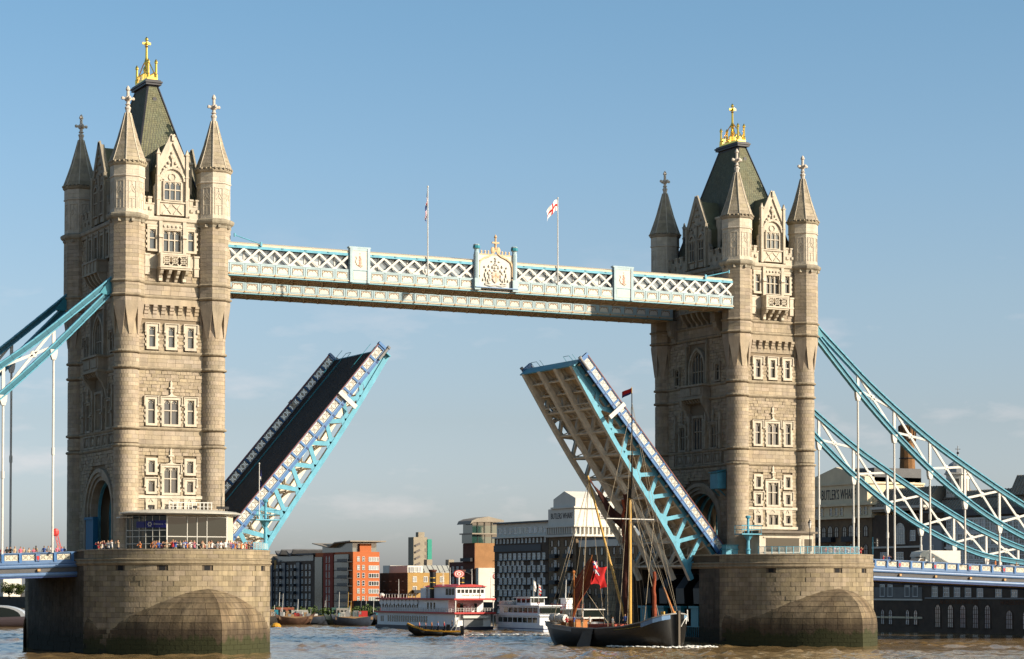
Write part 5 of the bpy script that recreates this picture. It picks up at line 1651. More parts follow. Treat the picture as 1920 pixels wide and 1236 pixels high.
# signs
for (p, r_, z0, z1) in ((lerp2(wallp[1], wallp[2], .02), lerp2(wallp[1], wallp[2], .42), 14.0, 14.75), (lerp2(wallp[1], wallp[2], .46), lerp2(wallp[1], wallp[2], .99), 14.0, 14.8), (lerp2(wallp[0], wallp[1], .55), lerp2(wallp[0], wallp[1], .97), 14.0, 14.7)):
    sgn = strip_panel(p, r_, z0, z1, SIGNB, 'sign', .06, .1)
d = Vector((wallp[2][0] - wallp[1][0], wallp[2][1] - wallp[1][1], 0)); ang = math.atan2(d.y, d.x)
nrm = Vector((d.y, -d.x, 0)).normalized()
c = lerp2(wallp[1], wallp[2], .72)
put('sign_lettering', text_mesh('sign_lettering', 'Entrance \u2192', .33, WHITE, .004), pv, (L0[0] + c[0] + nrm.x * .11, L0[1] + c[1] + nrm.y * .11, L0[2] + 14.4), (pi / 2, 0, ang))
c = lerp2(wallp[1], wallp[2], .22)
q = MB()
for k in range(6):
    t = k * pi / 3
    q.ball((.2 * math.cos(t), 0, .2 * math.sin(t)), .09, .02, .09, n=6, m=4)
part('sign_emblem', q, WHITE, pv, (L0[0] + c[0] + nrm.x * .12, L0[1] + c[1] + nrm.y * .12, L0[2] + 14.38), ang)
# lens roof
q = MB()
def oval(k, n, rx, ry): t = 2 * pi * k / n; return (.2 + rx * math.cos(t), -12.7 + ry * math.sin(t))
rings = []
for (f, z) in ((.90, 15.42), (1.0, 15.56), (1.0, 15.66), (.9, 15.85), (.6, 16.05), (.25, 16.12)):
    rings.append([q.P(*oval(k, 40, 7.1 * f, 4.3 * f), z) for k in range(40)])
for A, B in zip(rings[:-1], rings[1:]):
    for k in range(40): q.F(A[k], A[(k + 1) % 40], B[(k + 1) % 40], B[k])
q.F(*rings[0][::-1]); q.F(*rings[-1])
part('roof', q, ROOFM, pv, L0, smooth=False)
q = MB(); q.box(-6.9, -12.2, 15.1, -5.4, -11.0, 15.2); part('side_canopy', q, ROOFM, pv, L0)
for k in range(12):
    q = MB(); x = -1.0 + k * .46; q.box(x - .05, -11.9, 16.0, x + .05, -11.82, 16.95); part('rail_baluster', q, WHITE, pv, L0)
q = MB(); q.box(-1.1, -11.92, 16.9, 4.15, -11.8, 17.0); part('roof_rail', q, WHITE, pv, L0)
q = MB(); q.box(-1.1, -11.91, 16.45, 4.15, -11.81, 16.5); part('roof_rail', q, WHITE, pv, L0)
for (x, y) in ((-4.0, -14.2), (1.2, -14.4), (4.3, -13.6), (4.9, -13.4), (5.5, -13.0)):
    fl = MB(); fl.box(x - .2, y - .12, 16.2, x + .2, y + .12, 16.5); fl.box(x - .04, y - .04, 15.75, x + .04, y + .04, 16.2); fl.box(x - .24, y - .16, 16.22, x - .2, y + .16, 16.48)
    part('floodlight', fl, BLACK, pv, L0)

# stone control cabin on the far pier
cb = thing('control_cabin', 'low stone cabin with wide dark window on the far pier', 'cabin', (D, -12.4, 10.42))
L0 = at(cb)
q = MB(); q.box(D - 4.6, -13.2, 10.42, D + 1.9, -10.5, 14.3); q.box(D + 1.9, -12.6, 10.42, D + 4.1, -10.5, 14.3); part('wall', q, PORT, cb, L0)
q = MB(); q.box(D - 5.1, -13.8, 14.3, D + 2.2, -10.4, 14.62); q.box(D + 2.2, -13.0, 14.3, D + 4.6, -10.4, 14.55); part('roof', q, mat('cabin_roof', (0.16, 0.13, 0.10), 0.7, var=.2), cb, L0)
q = MB(); q.box(D - 3.6, -13.24, 11.9, D + 1.5, -13.18, 13.7); part('window', q, PGLASS, cb, L0)
for x in (D + 2.1, D + 2.75, D + 3.6):
    w = .8 if x == D + 2.75 else .3
    q = MB(); q.box(x, -12.63, 11.3 if w > .5 else 12.0, x + w, -12.58, 13.6); part('door' if w > .5 else 'window', q, PGLASS, cb, L0)
q = MB(); q.box(D - 4.0, -13.3, 13.7, D + 1.8, -13.2, 13.85); q.box(D - 4.0, -13.3, 11.75, D + 1.8, -13.2, 11.9); part('window_surround', q, PORT, cb, L0)
# lantern
ln = thing('street_lantern', 'black street lantern beside the stone cabin', 'lantern', (D + 2.9, -13.6, 10.42))
q = MB(); q.tube((0, 0, 0), (0, 0, 4.6), .07, .05, 8); part('post', q, BLACK, ln)
q = MB(); q.lathe([(.12, 4.6), (.26, 5.2), (.24, 5.25)], 6); part('lamp_glass', q, WHITE, ln)
q = MB(); q.lathe([(.3, 5.25), (.2, 5.5), (.06, 5.65), (.03, 5.9)], 6); part('cap', q, BLACK, ln)

# signal masts
def mast(x, y, z0, h, label, pole):
    rt = thing('signal_mast', label, 'mast', (x, y, z0))
    q = MB(); q.lathe([(.42, 0), (.42, .5), (.3, .7), (.26, 1.6), (.34, 1.75), (.22, 1.9), (.2, h - 1.2), (.6, h - .6), (.75, h - .45)], 10); part('column', q, TEAL, rt)
    q = MB(); q.box(-1.5, -.9, h - .45, 1.5, .9, h - .32); part('platform', q, TEAL, rt)
    q = MB()
    for a in (-1.45, 0, 1.45):
        for b in (-.85, .85): q.tube((a, b, h - .35), (a, b, h + .75), .03, .03, 5)
    for z in (h + .2, h + .72):
        q.path([(-1.45, -.85, z), (1.45, -.85, z), (1.45, .85, z), (-1.45, .85, z), (-1.45, -.85, z)], .03, 5)
    part('guard_rail', q, TEAL, rt)
    q = MB(); q.lathe([(.16, h - .3), (.16, h + 1.6), (.3, h + 1.7), (.36, h + 1.9), (.2, h + 2.0)], 8); part('lamp_post', q, TEAL, rt)
    if pole:
        q = MB(); q.tube((-1.0, -.6, h - .4), (-1.0, -.6, h + 6.0), .06, .04, 6); q.ball((-1.0, -.6, h + 6.05), .1, n=6, m=4); part('flag_staff', q, WHITE, rt)
        me = flag_mesh('flag', 10, 10, lambda u, v: (-1.0 + .1 + .16 * u + .05 * math.sin(9 * v), -.6 + .08 * math.sin(7 * u + 5 * v), h + 5.4 - 1.9 * v - .2 * u), [FBLUE, FWHITE, FRED], lambda u, v: 1 if .35 < v < .65 else 0)
        put('flag', me, rt)
mast(9.95, -13.6, 10.42, 5.0, 'turquoise signal mast with flag staff beside the raised roadway leaf', True)
mast(D - 6.2, -13.0, 10.42, 4.1, 'turquoise signal mast in front of the column of the far tower', False)

def railing(name, cxr, a0, a1, n, label, r=10.45, z0=11.5, hgt=1.0, yc=PYC):
    rt = thing(name, label, 'railing', (cxr + r * math.cos((a0 + a1) / 2), yc + r * math.sin((a0 + a1) / 2), z0))
    l0 = (-(r * math.cos((a0 + a1) / 2)), -(r * math.sin((a0 + a1) / 2)), 0)
    P = [(r * math.cos(a0 + (a1 - a0) * k / n), r * math.sin(a0 + (a1 - a0) * k / n)) for k in range(n + 1)]
    for k, (x, y) in enumerate(P):
        q = MB(); q.box(x - .035, y - .035, 0, x + .035, y + .035, hgt); part('post', q, TEAL, rt, l0)
    for z in (hgt - .03, hgt * .12):
        q = MB()
        for p, r_ in zip(P[:-1], P[1:]): q.beam((*p, z), (*r_, z), .05, .06)
        part('rail', q, TEAL, rt, l0)
    q = MB()
    for p, r_ in zip(P[:-1], P[1:]):
        for k in range(8):
            t = (k + .5) / 8; x, y = p[0] + (r_[0] - p[0]) * t, p[1] + (r_[1] - p[1]) * t
            q.box(x - .012, y - .012, hgt * .12, x + .012, y + .012, hgt - .05)
    part('balusters', q, PALEB, rt, l0, kind='stuff')
railing('pier_railing', 0.0, R(306), R(356), 12, 'turquoise railing on the pavilion pier parapet by the signal mast', hgt=.85)
railing('pier_railing', D, R(214), R(292), 16, 'turquoise railing on the far pier parapet before the cabin', hgt=.95, yc=PYR)
for x, y, h in ((D + 6.4, -14.2, 2.1), (D + 7.2, -14.0, 2.1)):
    rt = thing('bollard_post', 'turquoise cast post between the cabin and the far crowd', 'post', (x, y, 10.42), group='paired turquoise posts')
    q = MB(); q.lathe([(.16, 0), (.16, h * .6), (.1, h * .65), (.1, h * .92), (.2, h * .95), (.2, h)], 8); part('shaft', q, TEAL, rt)
rt = thing('gate_box', 'turquoise steel gate box at the foot of the far raised leaf', 'gate', (D - 6.9, -9.8, 10.42))
q = MB(); q.box(-.9, -.5, 0, .9, .5, 2.3); part('casing', q, TEAL, rt)
q = MB(); q.box(-1.0, -.6, 1.75, 1.0, .6, 1.9); q.box(-1.0, -.6, 2.3, 1.0, .6, 2.42); part('trim', q, TEALD, rt)

sc = thing('wall_cabin', 'turquoise steel cabin bracketed on the shaded face of the far tower', 'cabin', (D - 6.3, -6.3, 20.2))
q = MB(); q.prism([(-.8, 0), (.5, 0), (.5, 2.3), (-.8, 2.0)], -.9, .9, lambda a, b, c: (a, c, b)); part('casing', q, TEAL, sc)
q = MB(); q.prism([(-1.0, 2.05), (.5, 2.4), (.5, 2.52), (-1.0, 2.17)], -1.05, 1.05, lambda a, b, c: (a, c, b)); part('roof', q, TEALD, sc)
for s in (-1, 1): part('bracket', MB().beam((-.6, s * .7, 0), (.5, s * .7, -.9), .1, .1), TEALD, sc)
# ------------------------------------------------------------------ traffic on the right side span
def zroad(x): return 11.37 - 1.18 - SP * (abs(x - (D if x > 40 else 0)) - 10.62)
tk = thing('box_truck', 'white box truck with rounded hood over the cab on the side span', 'truck', (118.0, 3.2, zroad(118)))
q = MB()
prof = [(-2.2, .75), (4.0, .75), (4.0, 3.25), (-1.6, 3.25), (-2.6, 3.1), (-3.1, 2.75), (-3.2, 2.35), (-2.2, 2.3)]
q.prism(prof, -1.15, 1.15, lambda a, b, c: (a, c, b)); part('cargo_box', q, mat('truck_white', (0.68, 0.66, 0.60), 0.4, var=.04), tk)
q = MB(); q.prism([(-2.2, .5), (-2.2, 2.28), (-3.0, 2.2), (-3.6, 1.45), (-4.1, 1.25), (-4.2, .5)], -1.0, 1.0, lambda a, b, c: (a, c, b)); part('cab', q, WHITE, tk)
q = MB(); q.prism([(-2.95, 2.12), (-3.56, 1.46), (-3.6, 1.46), (-3.0, 2.14)], -.95, .95, lambda a, b, c: (a - .03, c, b)); part('windscreen', q, PGLASS, tk)
for s in (-1, 1):
    q = MB(); q.prism([(-2.35, 1.4), (-2.35, 2.1), (-2.9, 2.05), (-3.4, 1.45)], s * 1.0, s * 1.03, lambda a, b, c: (a, c, b)); part('side_window', q, PGLASS, tk)
    for x in (-3.3, 2.6):
        q = MB(); q.tube((x, s * .75, .42), (x, s * 1.05, .42), .42, .42, 14)
        w = part('wheel', q, BLACK, tk)
        q = MB(); q.tube((x, s * 1.04, .42), (x, s * 1.07, .42), .22, .22, 10); part('hub', q, GREY, w)
q = MB(); q.box(-2.2, -1.0, .45, 4.0, 1.0, .76); part('chassis', q, BLACK, tk)
def car(x, y, colm, label, rot=0):
    rt = thing('car', label, 'car', (x, y, zroad(x)), (0, SP, rot))
    q = MB(); q.prism([(-2.1, .35), (2.1, .35), (2.1, .8), (1.2, .92), (-1.6, .95), (-2.15, .8)], -.85, .85, lambda a, b, c: (a, c, b)); part('body', q, colm, rt)
    q = MB(); q.prism([(-1.7, .94), (1.1, .93), (.5, 1.42), (-1.1, 1.45)], -.75, .75, lambda a, b, c: (a, c, b)); part('cabin', q, PGLASS, rt)
    q = MB(); q.prism([(.52, 1.42), (-1.12, 1.45), (-1.0, 1.52), (.4, 1.5)], -.76, .76, lambda a, b, c: (a, c, b)); part('roof', q, colm, rt)
    for xx in (-1.35, 1.35):
        for s in (-1, 1):
            q = MB(); q.tube((xx, s * .66, .32), (xx, s * .87, .32), .32, .32, 12); part('wheel', q, BLACK, rt)
car(127.6, -2.6, WHITE, 'white car on the side span right of the truck')
car(122.8, 3.2, mat('car_silver', (0.5, 0.5, 0.5), 0.3), 'silver car right behind the truck')
for x in (100.4,):
    rt = thing('traffic_signal', 'thin turquoise pole with a dark signal head on the side span', 'traffic signal', (x, -6.5, zroad(x)))
    q = MB(); q.tube((0, 0, 0), (0, 0, 4.2), .07, .06, 8); part('pole', q, TEAL, rt)
    q = MB(); q.box(.5, -.12, 2.9, .8, .12, 4.0); q.box(.05, -.04, 3.4, .5, .04, 3.5); hd = part('signal_head', q, BLACK, rt)
    for k in range(3):
        q = MB(); q.tube((.65, -.12, 3.1 + .32 * k), (.65, -.17, 3.1 + .32 * k), .09, .09, 8); part('lens', q, GREY, hd)
# ------------------------------------------------------------------ boats
def merge(a, b):
    o = len(a.v); a.v += b.v; a.f += [tuple(i + o for i in f) for f in b.f]; a.mi += b.mi
    return a
def loft_hull(st, n=7, flat=0.0):
    """st: list of (x, half_beam, z_sheer, z_keel, x_keel_shift); returns MB of the shell (both sides) and deck outline"""
    m_ = MB()
    rows = []
    for (x, b, zs, zk, dx) in st:
        row = []
        for k in range(-n, n + 1):
            f = abs(k) / n
            y = b * math.sin(f * pi / 2) ** .7 * (1 if k >= 0 else -1)
            z = zk + (zs - zk) * (1 - math.cos(f * pi / 2)) ** .8
            row.append(m_.P(x + dx * (1 - (z - zk) / max(zs - zk, 1e-3)), y, z))
        rows.append(row)
    for A, B in zip(rows[:-1], rows[1:]):
        for k in range(2 * n): m_.F(A[k], A[k + 1], B[k + 1], B[k])
    m_.F(*rows[0]); m_.F(*rows[-1][::-1])
    return m_
HULLK = mat('black_hull', (0.016, 0.015, 0.014), 0.35, var=.3, vscale=.8, spec=.5)
DECKW = mat('deck_wood', (0.33, 0.2, 0.1), 0.7, var=.2)
CANVAS = mat('white_canvas', (0.7, 0.68, 0.64), 0.8)
hd = Vector((.219, -.976, 0)).normalized()
BARGE = put('sailing_barge', None, None, (57.45, -11.2, 0), math.atan2(hd.y, hd.x), 'black-hulled sailing barge with tan sails and tall mast by the far pier', 'sailing barge')
BARGE.scale = (.94, 1, 1)
st = [(-12, 1.7, 3.0, -.2, 1.6), (-11, 2.3, 2.85, -.8, .8), (-9, 2.8, 2.6, -1, 0), (-5, 3.1, 2.3, -1, 0), (0, 3.2, 2.25, -1, 0), (5, 3.15, 2.55, -1, 0), (8.5, 3.05, 3.1, -1, 0), (10.4, 2.75, 3.65, -1, 0), (11.4, 2.1, 3.95, -1, 0), (11.9, 1.2, 4.1, -1, 0), (12.1, .3, 4.18, -1, 0)]
q = loft_hull(st, 8); part('hull', q, HULLK, BARGE, smooth=True)
q = MB()
top = [(x, b - .12, zs - .35) for (x, b, zs, zk, dx) in st]
L_ = [q.P(x, -b, z) for x, b, z in top]; R_ = [q.P(x, b, z) for x, b, z in top]
for k in range(len(top) - 1): q.F(L_[k], L_[k + 1], R_[k + 1], R_[k])
part('deck', q, DECKW, BARGE)
for s in (-1, 1):
    q = MB()
    for (a, b) in zip(st[:-1], st[1:]): q.beam((a[0], s * (a[1] + .03), a[2]), (b[0], s * (b[1] + .03), b[2]), .16, .14)
    part('rail', q, mat('rail_grey', (0.3, 0.29, 0.27), .6) if s == 1 else GREY, BARGE)
    q = MB()
    for (a, b) in zip(st[:3], st[1:4]): q.hexa([(a[0], s * (a[1] + .01), a[2] - .5), (b[0], s * (b[1] + .01), b[2] - .5), (b[0], s * (b[1] - .05), b[2] - .5), (a[0], s * (a[1] - .05), a[2] - .5), (a[0], s * (a[1] + .03), a[2] - .1), (b[0], s * (b[1] + .03), b[2] - .1), (b[0], s * (b[1] - .05), b[2] - .1), (a[0], s * (a[1] - .05), a[2] - .1)])
    part('quarter_board', q, GREY, BARGE)
    q = MB()                                  # pale blue bow badge
    for (a, b) in zip(st[6:9], st[7:10]):
        q.hexa([(a[0], s * (a[1] + .05), a[2] - .62), (b[0], s * (b[1] + .05), b[2] - .62), (b[0], s * (b[1] - .1), b[2] - .62), (a[0], s * (a[1] - .1), a[2] - .62), (a[0], s * (a[1] + .06), a[2] - .1), (b[0], s * (b[1] + .06), b[2] - .1), (b[0], s * (b[1] - .1), b[2] - .1), (a[0], s * (a[1] - .1), a[2] - .1)])
    part('bow_badge', q, mat('bow_pale_blue', (0.22, 0.38, 0.55), .5) if s == 1 else BLUEL, BARGE)
    q = MB(); q.path([(3.5, s * 3.2, 2.1), (6.5, s * 3.14, 2.35), (8.6, s * 3.0, 2.65)], .03, 5); part('gilt_line', q, GOLD, BARGE)
    q = MB()                                  # leeboard
    q.prism([(-2.4, 1.9), (-.4, 2.2), (-1.2, -.4), (-3.0, -.9), (-3.8, -.2)], s * 3.22, s * 3.32, lambda a, b, c: (a, c, b)); part('leeboard', q, HULLK, BARGE)
q = MB(); q.box(11.95, -.16, -.8, 12.3, .16, 4.5); part('stem', q, mat('stem_wood', (0.1, 0.08, 0.06), .7), BARGE)
q = MB(); q.box(-3.5, -1.4, 1.9, 1.6, 1.4, 2.75); part('hatch', q, mat('hatch_red', (0.36, 0.07, 0.04), .7), BARGE)
q = MB(); q.box(-9.6, -1.0, 2.2, -6.6, 1.0, 3.1); q.box(-9.7, -1.1, 3.1, -6.5, 1.1, 3.2); part('cabin', q, WOODR, BARGE)
q = MB(); q.box(5.6, -.9, 2.2, 7.0, .9, 3.1); part('fore_hatch', q, DECKW, BARGE)
for x in (-10.6, -9.0):
    q = MB(); q.tube((x, -1.8, 3.45), (x + 1.25, -1.75, 3.4), .5, .5, 12); cn = part('raft_canister', q, CANVAS, BARGE)
    for t in (.3, .95):
        q = MB(); q.tube((x + t, -1.79, 3.44), (x + t + .06, -1.79, 3.44), .52, .52, 12); part('band', q, GREY, cn)
q = MB(); q.tube((10.2, -.9, 3.7), (10.2, .9, 3.7), .3, .3, 10); q.box(9.9, -1.0, 3.0, 10.5, -.8, 4.4); q.box(9.9, .8, 3.0, 10.5, 1.0, 4.4); part('windlass', q, WOODB, BARGE)
# spars
q = MB(); q.tube((3, 0, 2), (3, 0, 19.2), .23, .19, 10); part('mainmast', q, WOODB, BARGE)
q = MB(); q.box(2.7, -.28, 18.4, 3.6, .28, 19.5); q.tube((3.4, 0, 18.3), (3.4, 0, 31.4), .13, .06, 8); part('topmast', q, TARRED, BARGE)
q = MB(); q.tube((3.4, 0, 30.8), (3.4, 0, 32.2), .05, .04, 6); part('pennant_staff', q, WOODB, BARGE)
me = flag_mesh('pennant', 8, 6, lambda u, v: (3.35 - 1.5 * u, .0 - .3 * u + .08 * math.sin(6 * u), 32.1 - .7 * v - .45 * u - .1 * v * u), [FRED, FBLUE], lambda u, v: 1 if v > .62 else 0)
put('pennant', me, BARGE)
q = MB(); q.tube((2.6, -.35, 2.9), (-4.6, -.6, 21.4), .2, .12, 10); part('sprit', q, WOODB, BARGE)
q = MB(); q.tube((3.1, -4.0, 15.8), (3.1, 4.0, 15.8), .06, .06, 6); part('crosstree', q, WHITE, BARGE)
def cloth(name, f, nu, nv, mt, parent):
    m_ = MB()
    I = [[m_.P(*f(i / nu, j / nv)) for j in range(nv + 1)] for i in range(nu + 1)]
    for i in range(nu):
        for j in range(nv): m_.F(I[i][j], I[i + 1][j], I[i + 1][j + 1], I[i][j + 1])
    return part(name, m_, mt, parent, smooth=True)
# brailed mainsail: head from the sprit peak to the mast, bunt gathered along the mast
pk, hm = Vector((-4.4, -.45, 21.0)), Vector((2.7, 0, 18.2))
cloth('mainsail_head', lambda u, v: tuple((Vector((-4.4, -.5, 21.0)) * (1 - u) + Vector((2.6, .05, 13.4)) * u) * (1 - v) + (Vector((-4.4, -.5, 21.0)) * (1 - u) + Vector((2.7, .05, 18.6 - 3.0 * 1)) * u) * v + Vector((0, .22 * math.sin(9 * u + 5 * v), -.6 * math.sin(u * pi) * (1 - .4 * v)))), 16, 6, SAILD, BARGE)
q = MB()
for k in range(16):
    z = 3.2 + k * .98
    r0 = .22 + .20 * math.sin(k * 1.7) ** 2 + (.2 if k < 10 else .1); r1 = .22 + .20 * math.sin((k + 1) * 1.7) ** 2 + (.2 if k + 1 < 10 else .1)
    q.tube((2.35, .1 * math.sin(k), z), (2.35, .1 * math.sin(k + 1), z + 1.0), r0, r1, 9, cap=False)
part('brailed_mainsail', q, SAILD, BARGE, smooth=True)
q = MB()
for k in range(9):
    q.tube((2.2 + .2 * math.sin(k * 2), -.35, 12.8 + k * .6), (2.2 + .2 * math.sin(k * 2 + 2), -.35, 13.45 + k * .6), .2, .24, 7, cap=False)
part('furled_topsail', q, SAILR, BARGE, smooth=True)
# mizzen
q = MB(); q.tube((-8.2, 0, 2.5), (-8.2, 0, 9.2), .15, .12, 8); q.ball((-8.2, 0, 9.3), .22, n=6, m=4); part('mizzen_mast', q, WOODR, BARGE)
q = MB(); q.tube((-8.2, -.1, 3.2), (-4.0, -.4, 11.4), .09, .06, 7); part('mizzen_sprit', q, WOODR, BARGE)
cloth('mizzen_sail', lambda u, v: (-8.05 + 3.9 * u * (1 - v) ** 1.3 + 2.6 * u * math.sin(v * pi) * (1 - .55 * v), .25 * math.sin(6 * u + 7 * v) * u - .25 * u, 8.3 + 2.9 * u * (1 - v) - 5.2 * v * (1 - .15 * u)), 12, 14, SAILR, BARGE)
def ensign_pick(u, v):
    if u < .5 and v < .5: return union(u * 2, v * 2)
    return 1
me = flag_mesh('ensign', 20, 16, lambda u, v: (-4.1 + .3 * u + .3 * math.sin(5 * v + 9 * u), -.3 + 2.2 * u + .25 * v * math.sin(5 * u), 10.6 - 2.9 * v * (1 - .12 * u) - .9 * u + .2 * math.sin(8 * u)), [FWHITE, FRED, FBLUE], ensign_pick)
put('ensign', me, BARGE)
# furled foresail, bowsprit
q = MB()
for k in range(8): q.tube((7.6 + .06 * math.sin(k * 2.1), .05 * math.sin(k), 3.2 + k * .75), (7.6 + .06 * math.sin(k * 2.1 + 2.1), .05 * math.sin(k + 1), 3.98 + k * .75), .3 - .012 * k, .29 - .012 * k, 8, cap=False)
part('furled_foresail', q, SAILR, BARGE, smooth=True)
q = MB(); q.tube((11.2, .25, 3.8), (9.2, .2, 7.3), .16, .1, 8); part('bowsprit', q, WOODR, BARGE)
q = MB(); q.path([(12.3, .25, 2.6), (12.6, .5, 3.3), (12.3, 1.2, 3.7), (12.5, .9, 2.9)], .07, 5); q.tube((12.2, 1.5, 3.2), (12.0, 1.6, 4.6), .07, .07, 5); part('anchor', q, CANVAS, BARGE)
# standing rigging, one line each
def line(a, b, r=.03, mt=ROPE): part('rigging_line', MB().tube(a, b, r, r, 4), mt, BARGE)
for s in (-1, 1):
    for k, (dx) in enumerate((.2, -.8, -1.8, -2.8)):
        line((3 + dx, s * 3.05, 2.4), (3, s * .15, 18.2), .028, TARRED)
    line((3.4, 0, 30.0), (3.1, s * 4.0, 15.8)); line((3.1, s * 4.0, 15.8), (2.2, s * 3.05, 2.5))
    line((-4.5, -.5, 21.0), (-9.5, s * 2.5, 2.8)); line((-4.5, -.5, 20.8), (-11.2, s * 1.9, 3.0))
line((3.3, 0, 18.6), (12, 0, 4.2), .035, TARRED); line((3.3, 0, 24.6), (11.8, 0, 4.3)); line((3.4, 0, 30.3), (11.9, 0, 4.4)); line((3.4, 0, 21), (11.0, 0, 4.1)); line((3.2, 0, 15.5), (7.6, 0, 9.3)); line((3.0, .2, 18), (9.2, .2, 7.3))
line((-4.5, -.5, 21.2), (3.3, 0, 19.0)); line((-4.0, -.4, 11.3), (-11.5, 0, 3.2)); line((-8.2, 0, 9.1), (-11.5, .8, 3.1)); line((-8.2, 0, 9.1), (-4, 2.6, 2.5)); line((-4.6, -.5, 21.2), (-3.6, -2.6, 2.4)); line((-4.6, -.5, 21.2), (-5.0, 2.6, 2.4)); line((3.2, 0, 19), (5.6, 2.9, 2.7)); line((3.2, 0, 19), (5.8, -2.9, 2.7)); line((3.4, 0, 27), (4.2, -2.9, 2.6))
q = MB()                                        # ratlines between the shrouds
for k in range(22):
    f = k / 24
    p = (3.2 - .2 * f, -3.05 + 2.9 * f, 2.4 + 15.8 * f); r_ = (.2 + 2.8 * f, -3.05 + 2.9 * f, 2.4 + 15.8 * f)
    q.tube(p, r_, .015, .015, 4)
part('ratlines', q, TARRED, BARGE, kind='stuff')
M3 = Matrix.Rotation(math.atan2(hd.y, hd.x), 3, 'Z')
def on_barge(x, y, z):
    p = M3 @ Vector((x, y, z)); return (57.45 + p.x, -11.2 + p.y, p.z)
for (x, y, sh, ps) in ((-7.2, -1.6, 'red', 1), (-5.5, -1.9, 'blue', 1), (-3.9, -2.0, 'black', 0), (4.4, -2.3, 'blue', 0), (2.0, -2.2, 'grey', 0), (-6.2, 1.4, 'white', 0)):
    person(on_barge(x, y, 1.95 + (.3 if x > 4 else .1)), rp_.uniform(-1, 1), 'aboard the black sailing barge', 'crew of the sailing barge', sh, ps)

# white water along the barge and the speedboat
FOAM = mat('foam', (0.75, 0.74, 0.7), 0.9, bump=.6, bscale=3)
def foam(name, pts, label, w=.5, seed=1):
    rr = random.Random(seed); m_ = MB()
    for k in range(len(pts)):
        x, y, z = pts[k]
        for j in range(9):
            r = rr.uniform(.08, w * .5)
            m_.ball((x + rr.uniform(-w, w), y + rr.uniform(-w, w), z + rr.uniform(-.05, .12)), r * 1.5, r * 1.5, r * .45, n=6, m=4)
    o = part(name, m_, FOAM, None, smooth=True); o['label'] = label; o['category'] = 'foam'; o['kind'] = 'stuff'
foam('bow_wave', [on_barge(12.4 - .35 * k, (-1 if k % 2 else 1) * min(3.3, .3 + .62 * k), .1) for k in range(9)] + [on_barge(9 - .9 * k, -3.4 - .05 * k, .06) for k in range(7)] + [on_barge(12.6, 1.0 + .6 * k, .08) for k in range(7)], 'white bow wave under the barge stem', .5, 3)

# ---- paddle steamer, moored parallel to the bank
STW = mat('steamer_white', (0.85, 0.85, 0.85), 0.45, var=.05)
STRED = mat('steamer_red', (0.50, 0.035, 0.03), 0.5)
NAVY = mat('steamer_navy', (0.015, 0.016, 0.04), 0.5)
PS = thing('paddle_steamer', 'white three-deck paddle steamer with red eaves and black funnel', 'paddle steamer', (86.0, 93.0, 0)); PS.scale = (1, 1, .66)
W_, LN = 7.4, 33.0
q = MB(); q.prism([(0, 0), (W_, 0), (W_ - .4, LN + 1), (.4, LN + 1)], -.5, 1.0, lambda a, b, c: (a, b, c)); part('hull', q, NAVY, PS)
q = MB(); q.box(.25, .5, 1.0, W_ - .25, LN - .2, 4.3); lw = part('lower_deck_wall', q, STW, PS)
q = MB(); q.box(-.25, -.5, 4.3, W_ + .25, LN + .3, 4.75); part('lower_eaves', q, STRED, PS)
q = MB(); q.box(.35, 3.2, 4.75, W_ - .35, LN - 1.5, 7.9); part('upper_deck_wall', q, STW, PS)
q = MB(); q.box(-.25, -.4, 7.9, W_ + .25, LN - .4, 8.35); part('upper_eaves', q, STRED, PS)
q = MB(); q.box(.9, 1.4, 8.35, W_ - .9, 13.5, 11.3); part('bridge_deck', q, STW, PS)
q = MB(); q.prism([(.6, 11.3), (W_ - .6, 11.3), (W_ - 1.6, 11.75), (W_ / 2, 12.0), (1.6, 11.75)], 1.0, 14.0, lambda a, b, c: (a, c, b)); part('bridge_roof', q, STRED, PS)
dw = MB().box(0, -.03, 0, .55, .05, .95).mesh('window', PGLASS)
for k in range(7): put('window', dw, PS, (1.2 + k * .75, 1.4, 9.7))
sw = MB().box(-.04, 0, 0, .03, .95, 1.7).mesh('window', PGLASS)
for k in range(3): put('window', sw, PS, (.9, 2.0 + k * 1.2, 9.2))
for k in range(16): put('window', sw, PS, (.35, 15.5 + k * .98, 5.7), scale=(1, .5, 1))
for k in range(18): put('window', sw, PS, (.25, 11.5 + k * .95, 1.9), scale=(1, .6, 1))
for k in range(3): put('window', sw, PS, (.35, 8.5 + k * 1.3, 5.5), scale=(1, .6, 1))
for y in (30.0, 30.8): put('window', sw, PS, (.25, y, 1.9), scale=(1, .5, .9))
q = MB()                                        # scalloped screen outside the saloon windows
for k in range(10): q.tube((.18, 15.3 + k * 1.65 + .8, 7.2), (.24, 15.3 + k * 1.65 + .8, 7.2), .8, .8, 14)
part('scalloped_frieze', q, STW, PS)
for x, w, nm, mt in ((1.6, .9, 'door', WOODR), (2.55, .6, 'window', PGLASS), (5.3, .5, 'window', PGLASS)):
    q = MB(); q.box(x, 3.14, 4.8, x + w, 3.2, 7.0); part(nm, q, mt, PS)
for x in (3.6, 4.9):
    q = MB(); q.lathe([(.26, 0), (.34, .08), (.42, 0), (.34, -.08), (.26, 0)], 14, cap=False)
    part('lifebuoy', q, CANVAS, PS, (x, 3.08, 6.2), (pi / 2, 0, 0))
bl = MB().box(-.03, -.03, 0, .03, .03, 1.05).mesh('baluster', WHITE)
for z in (4.75,):
    for k in range(15): put('baluster', bl, PS, (.1 + k * .51, -.1, z))
    for k in range(32): put('baluster', bl, PS, (0, .2 + k * 1.03, z))
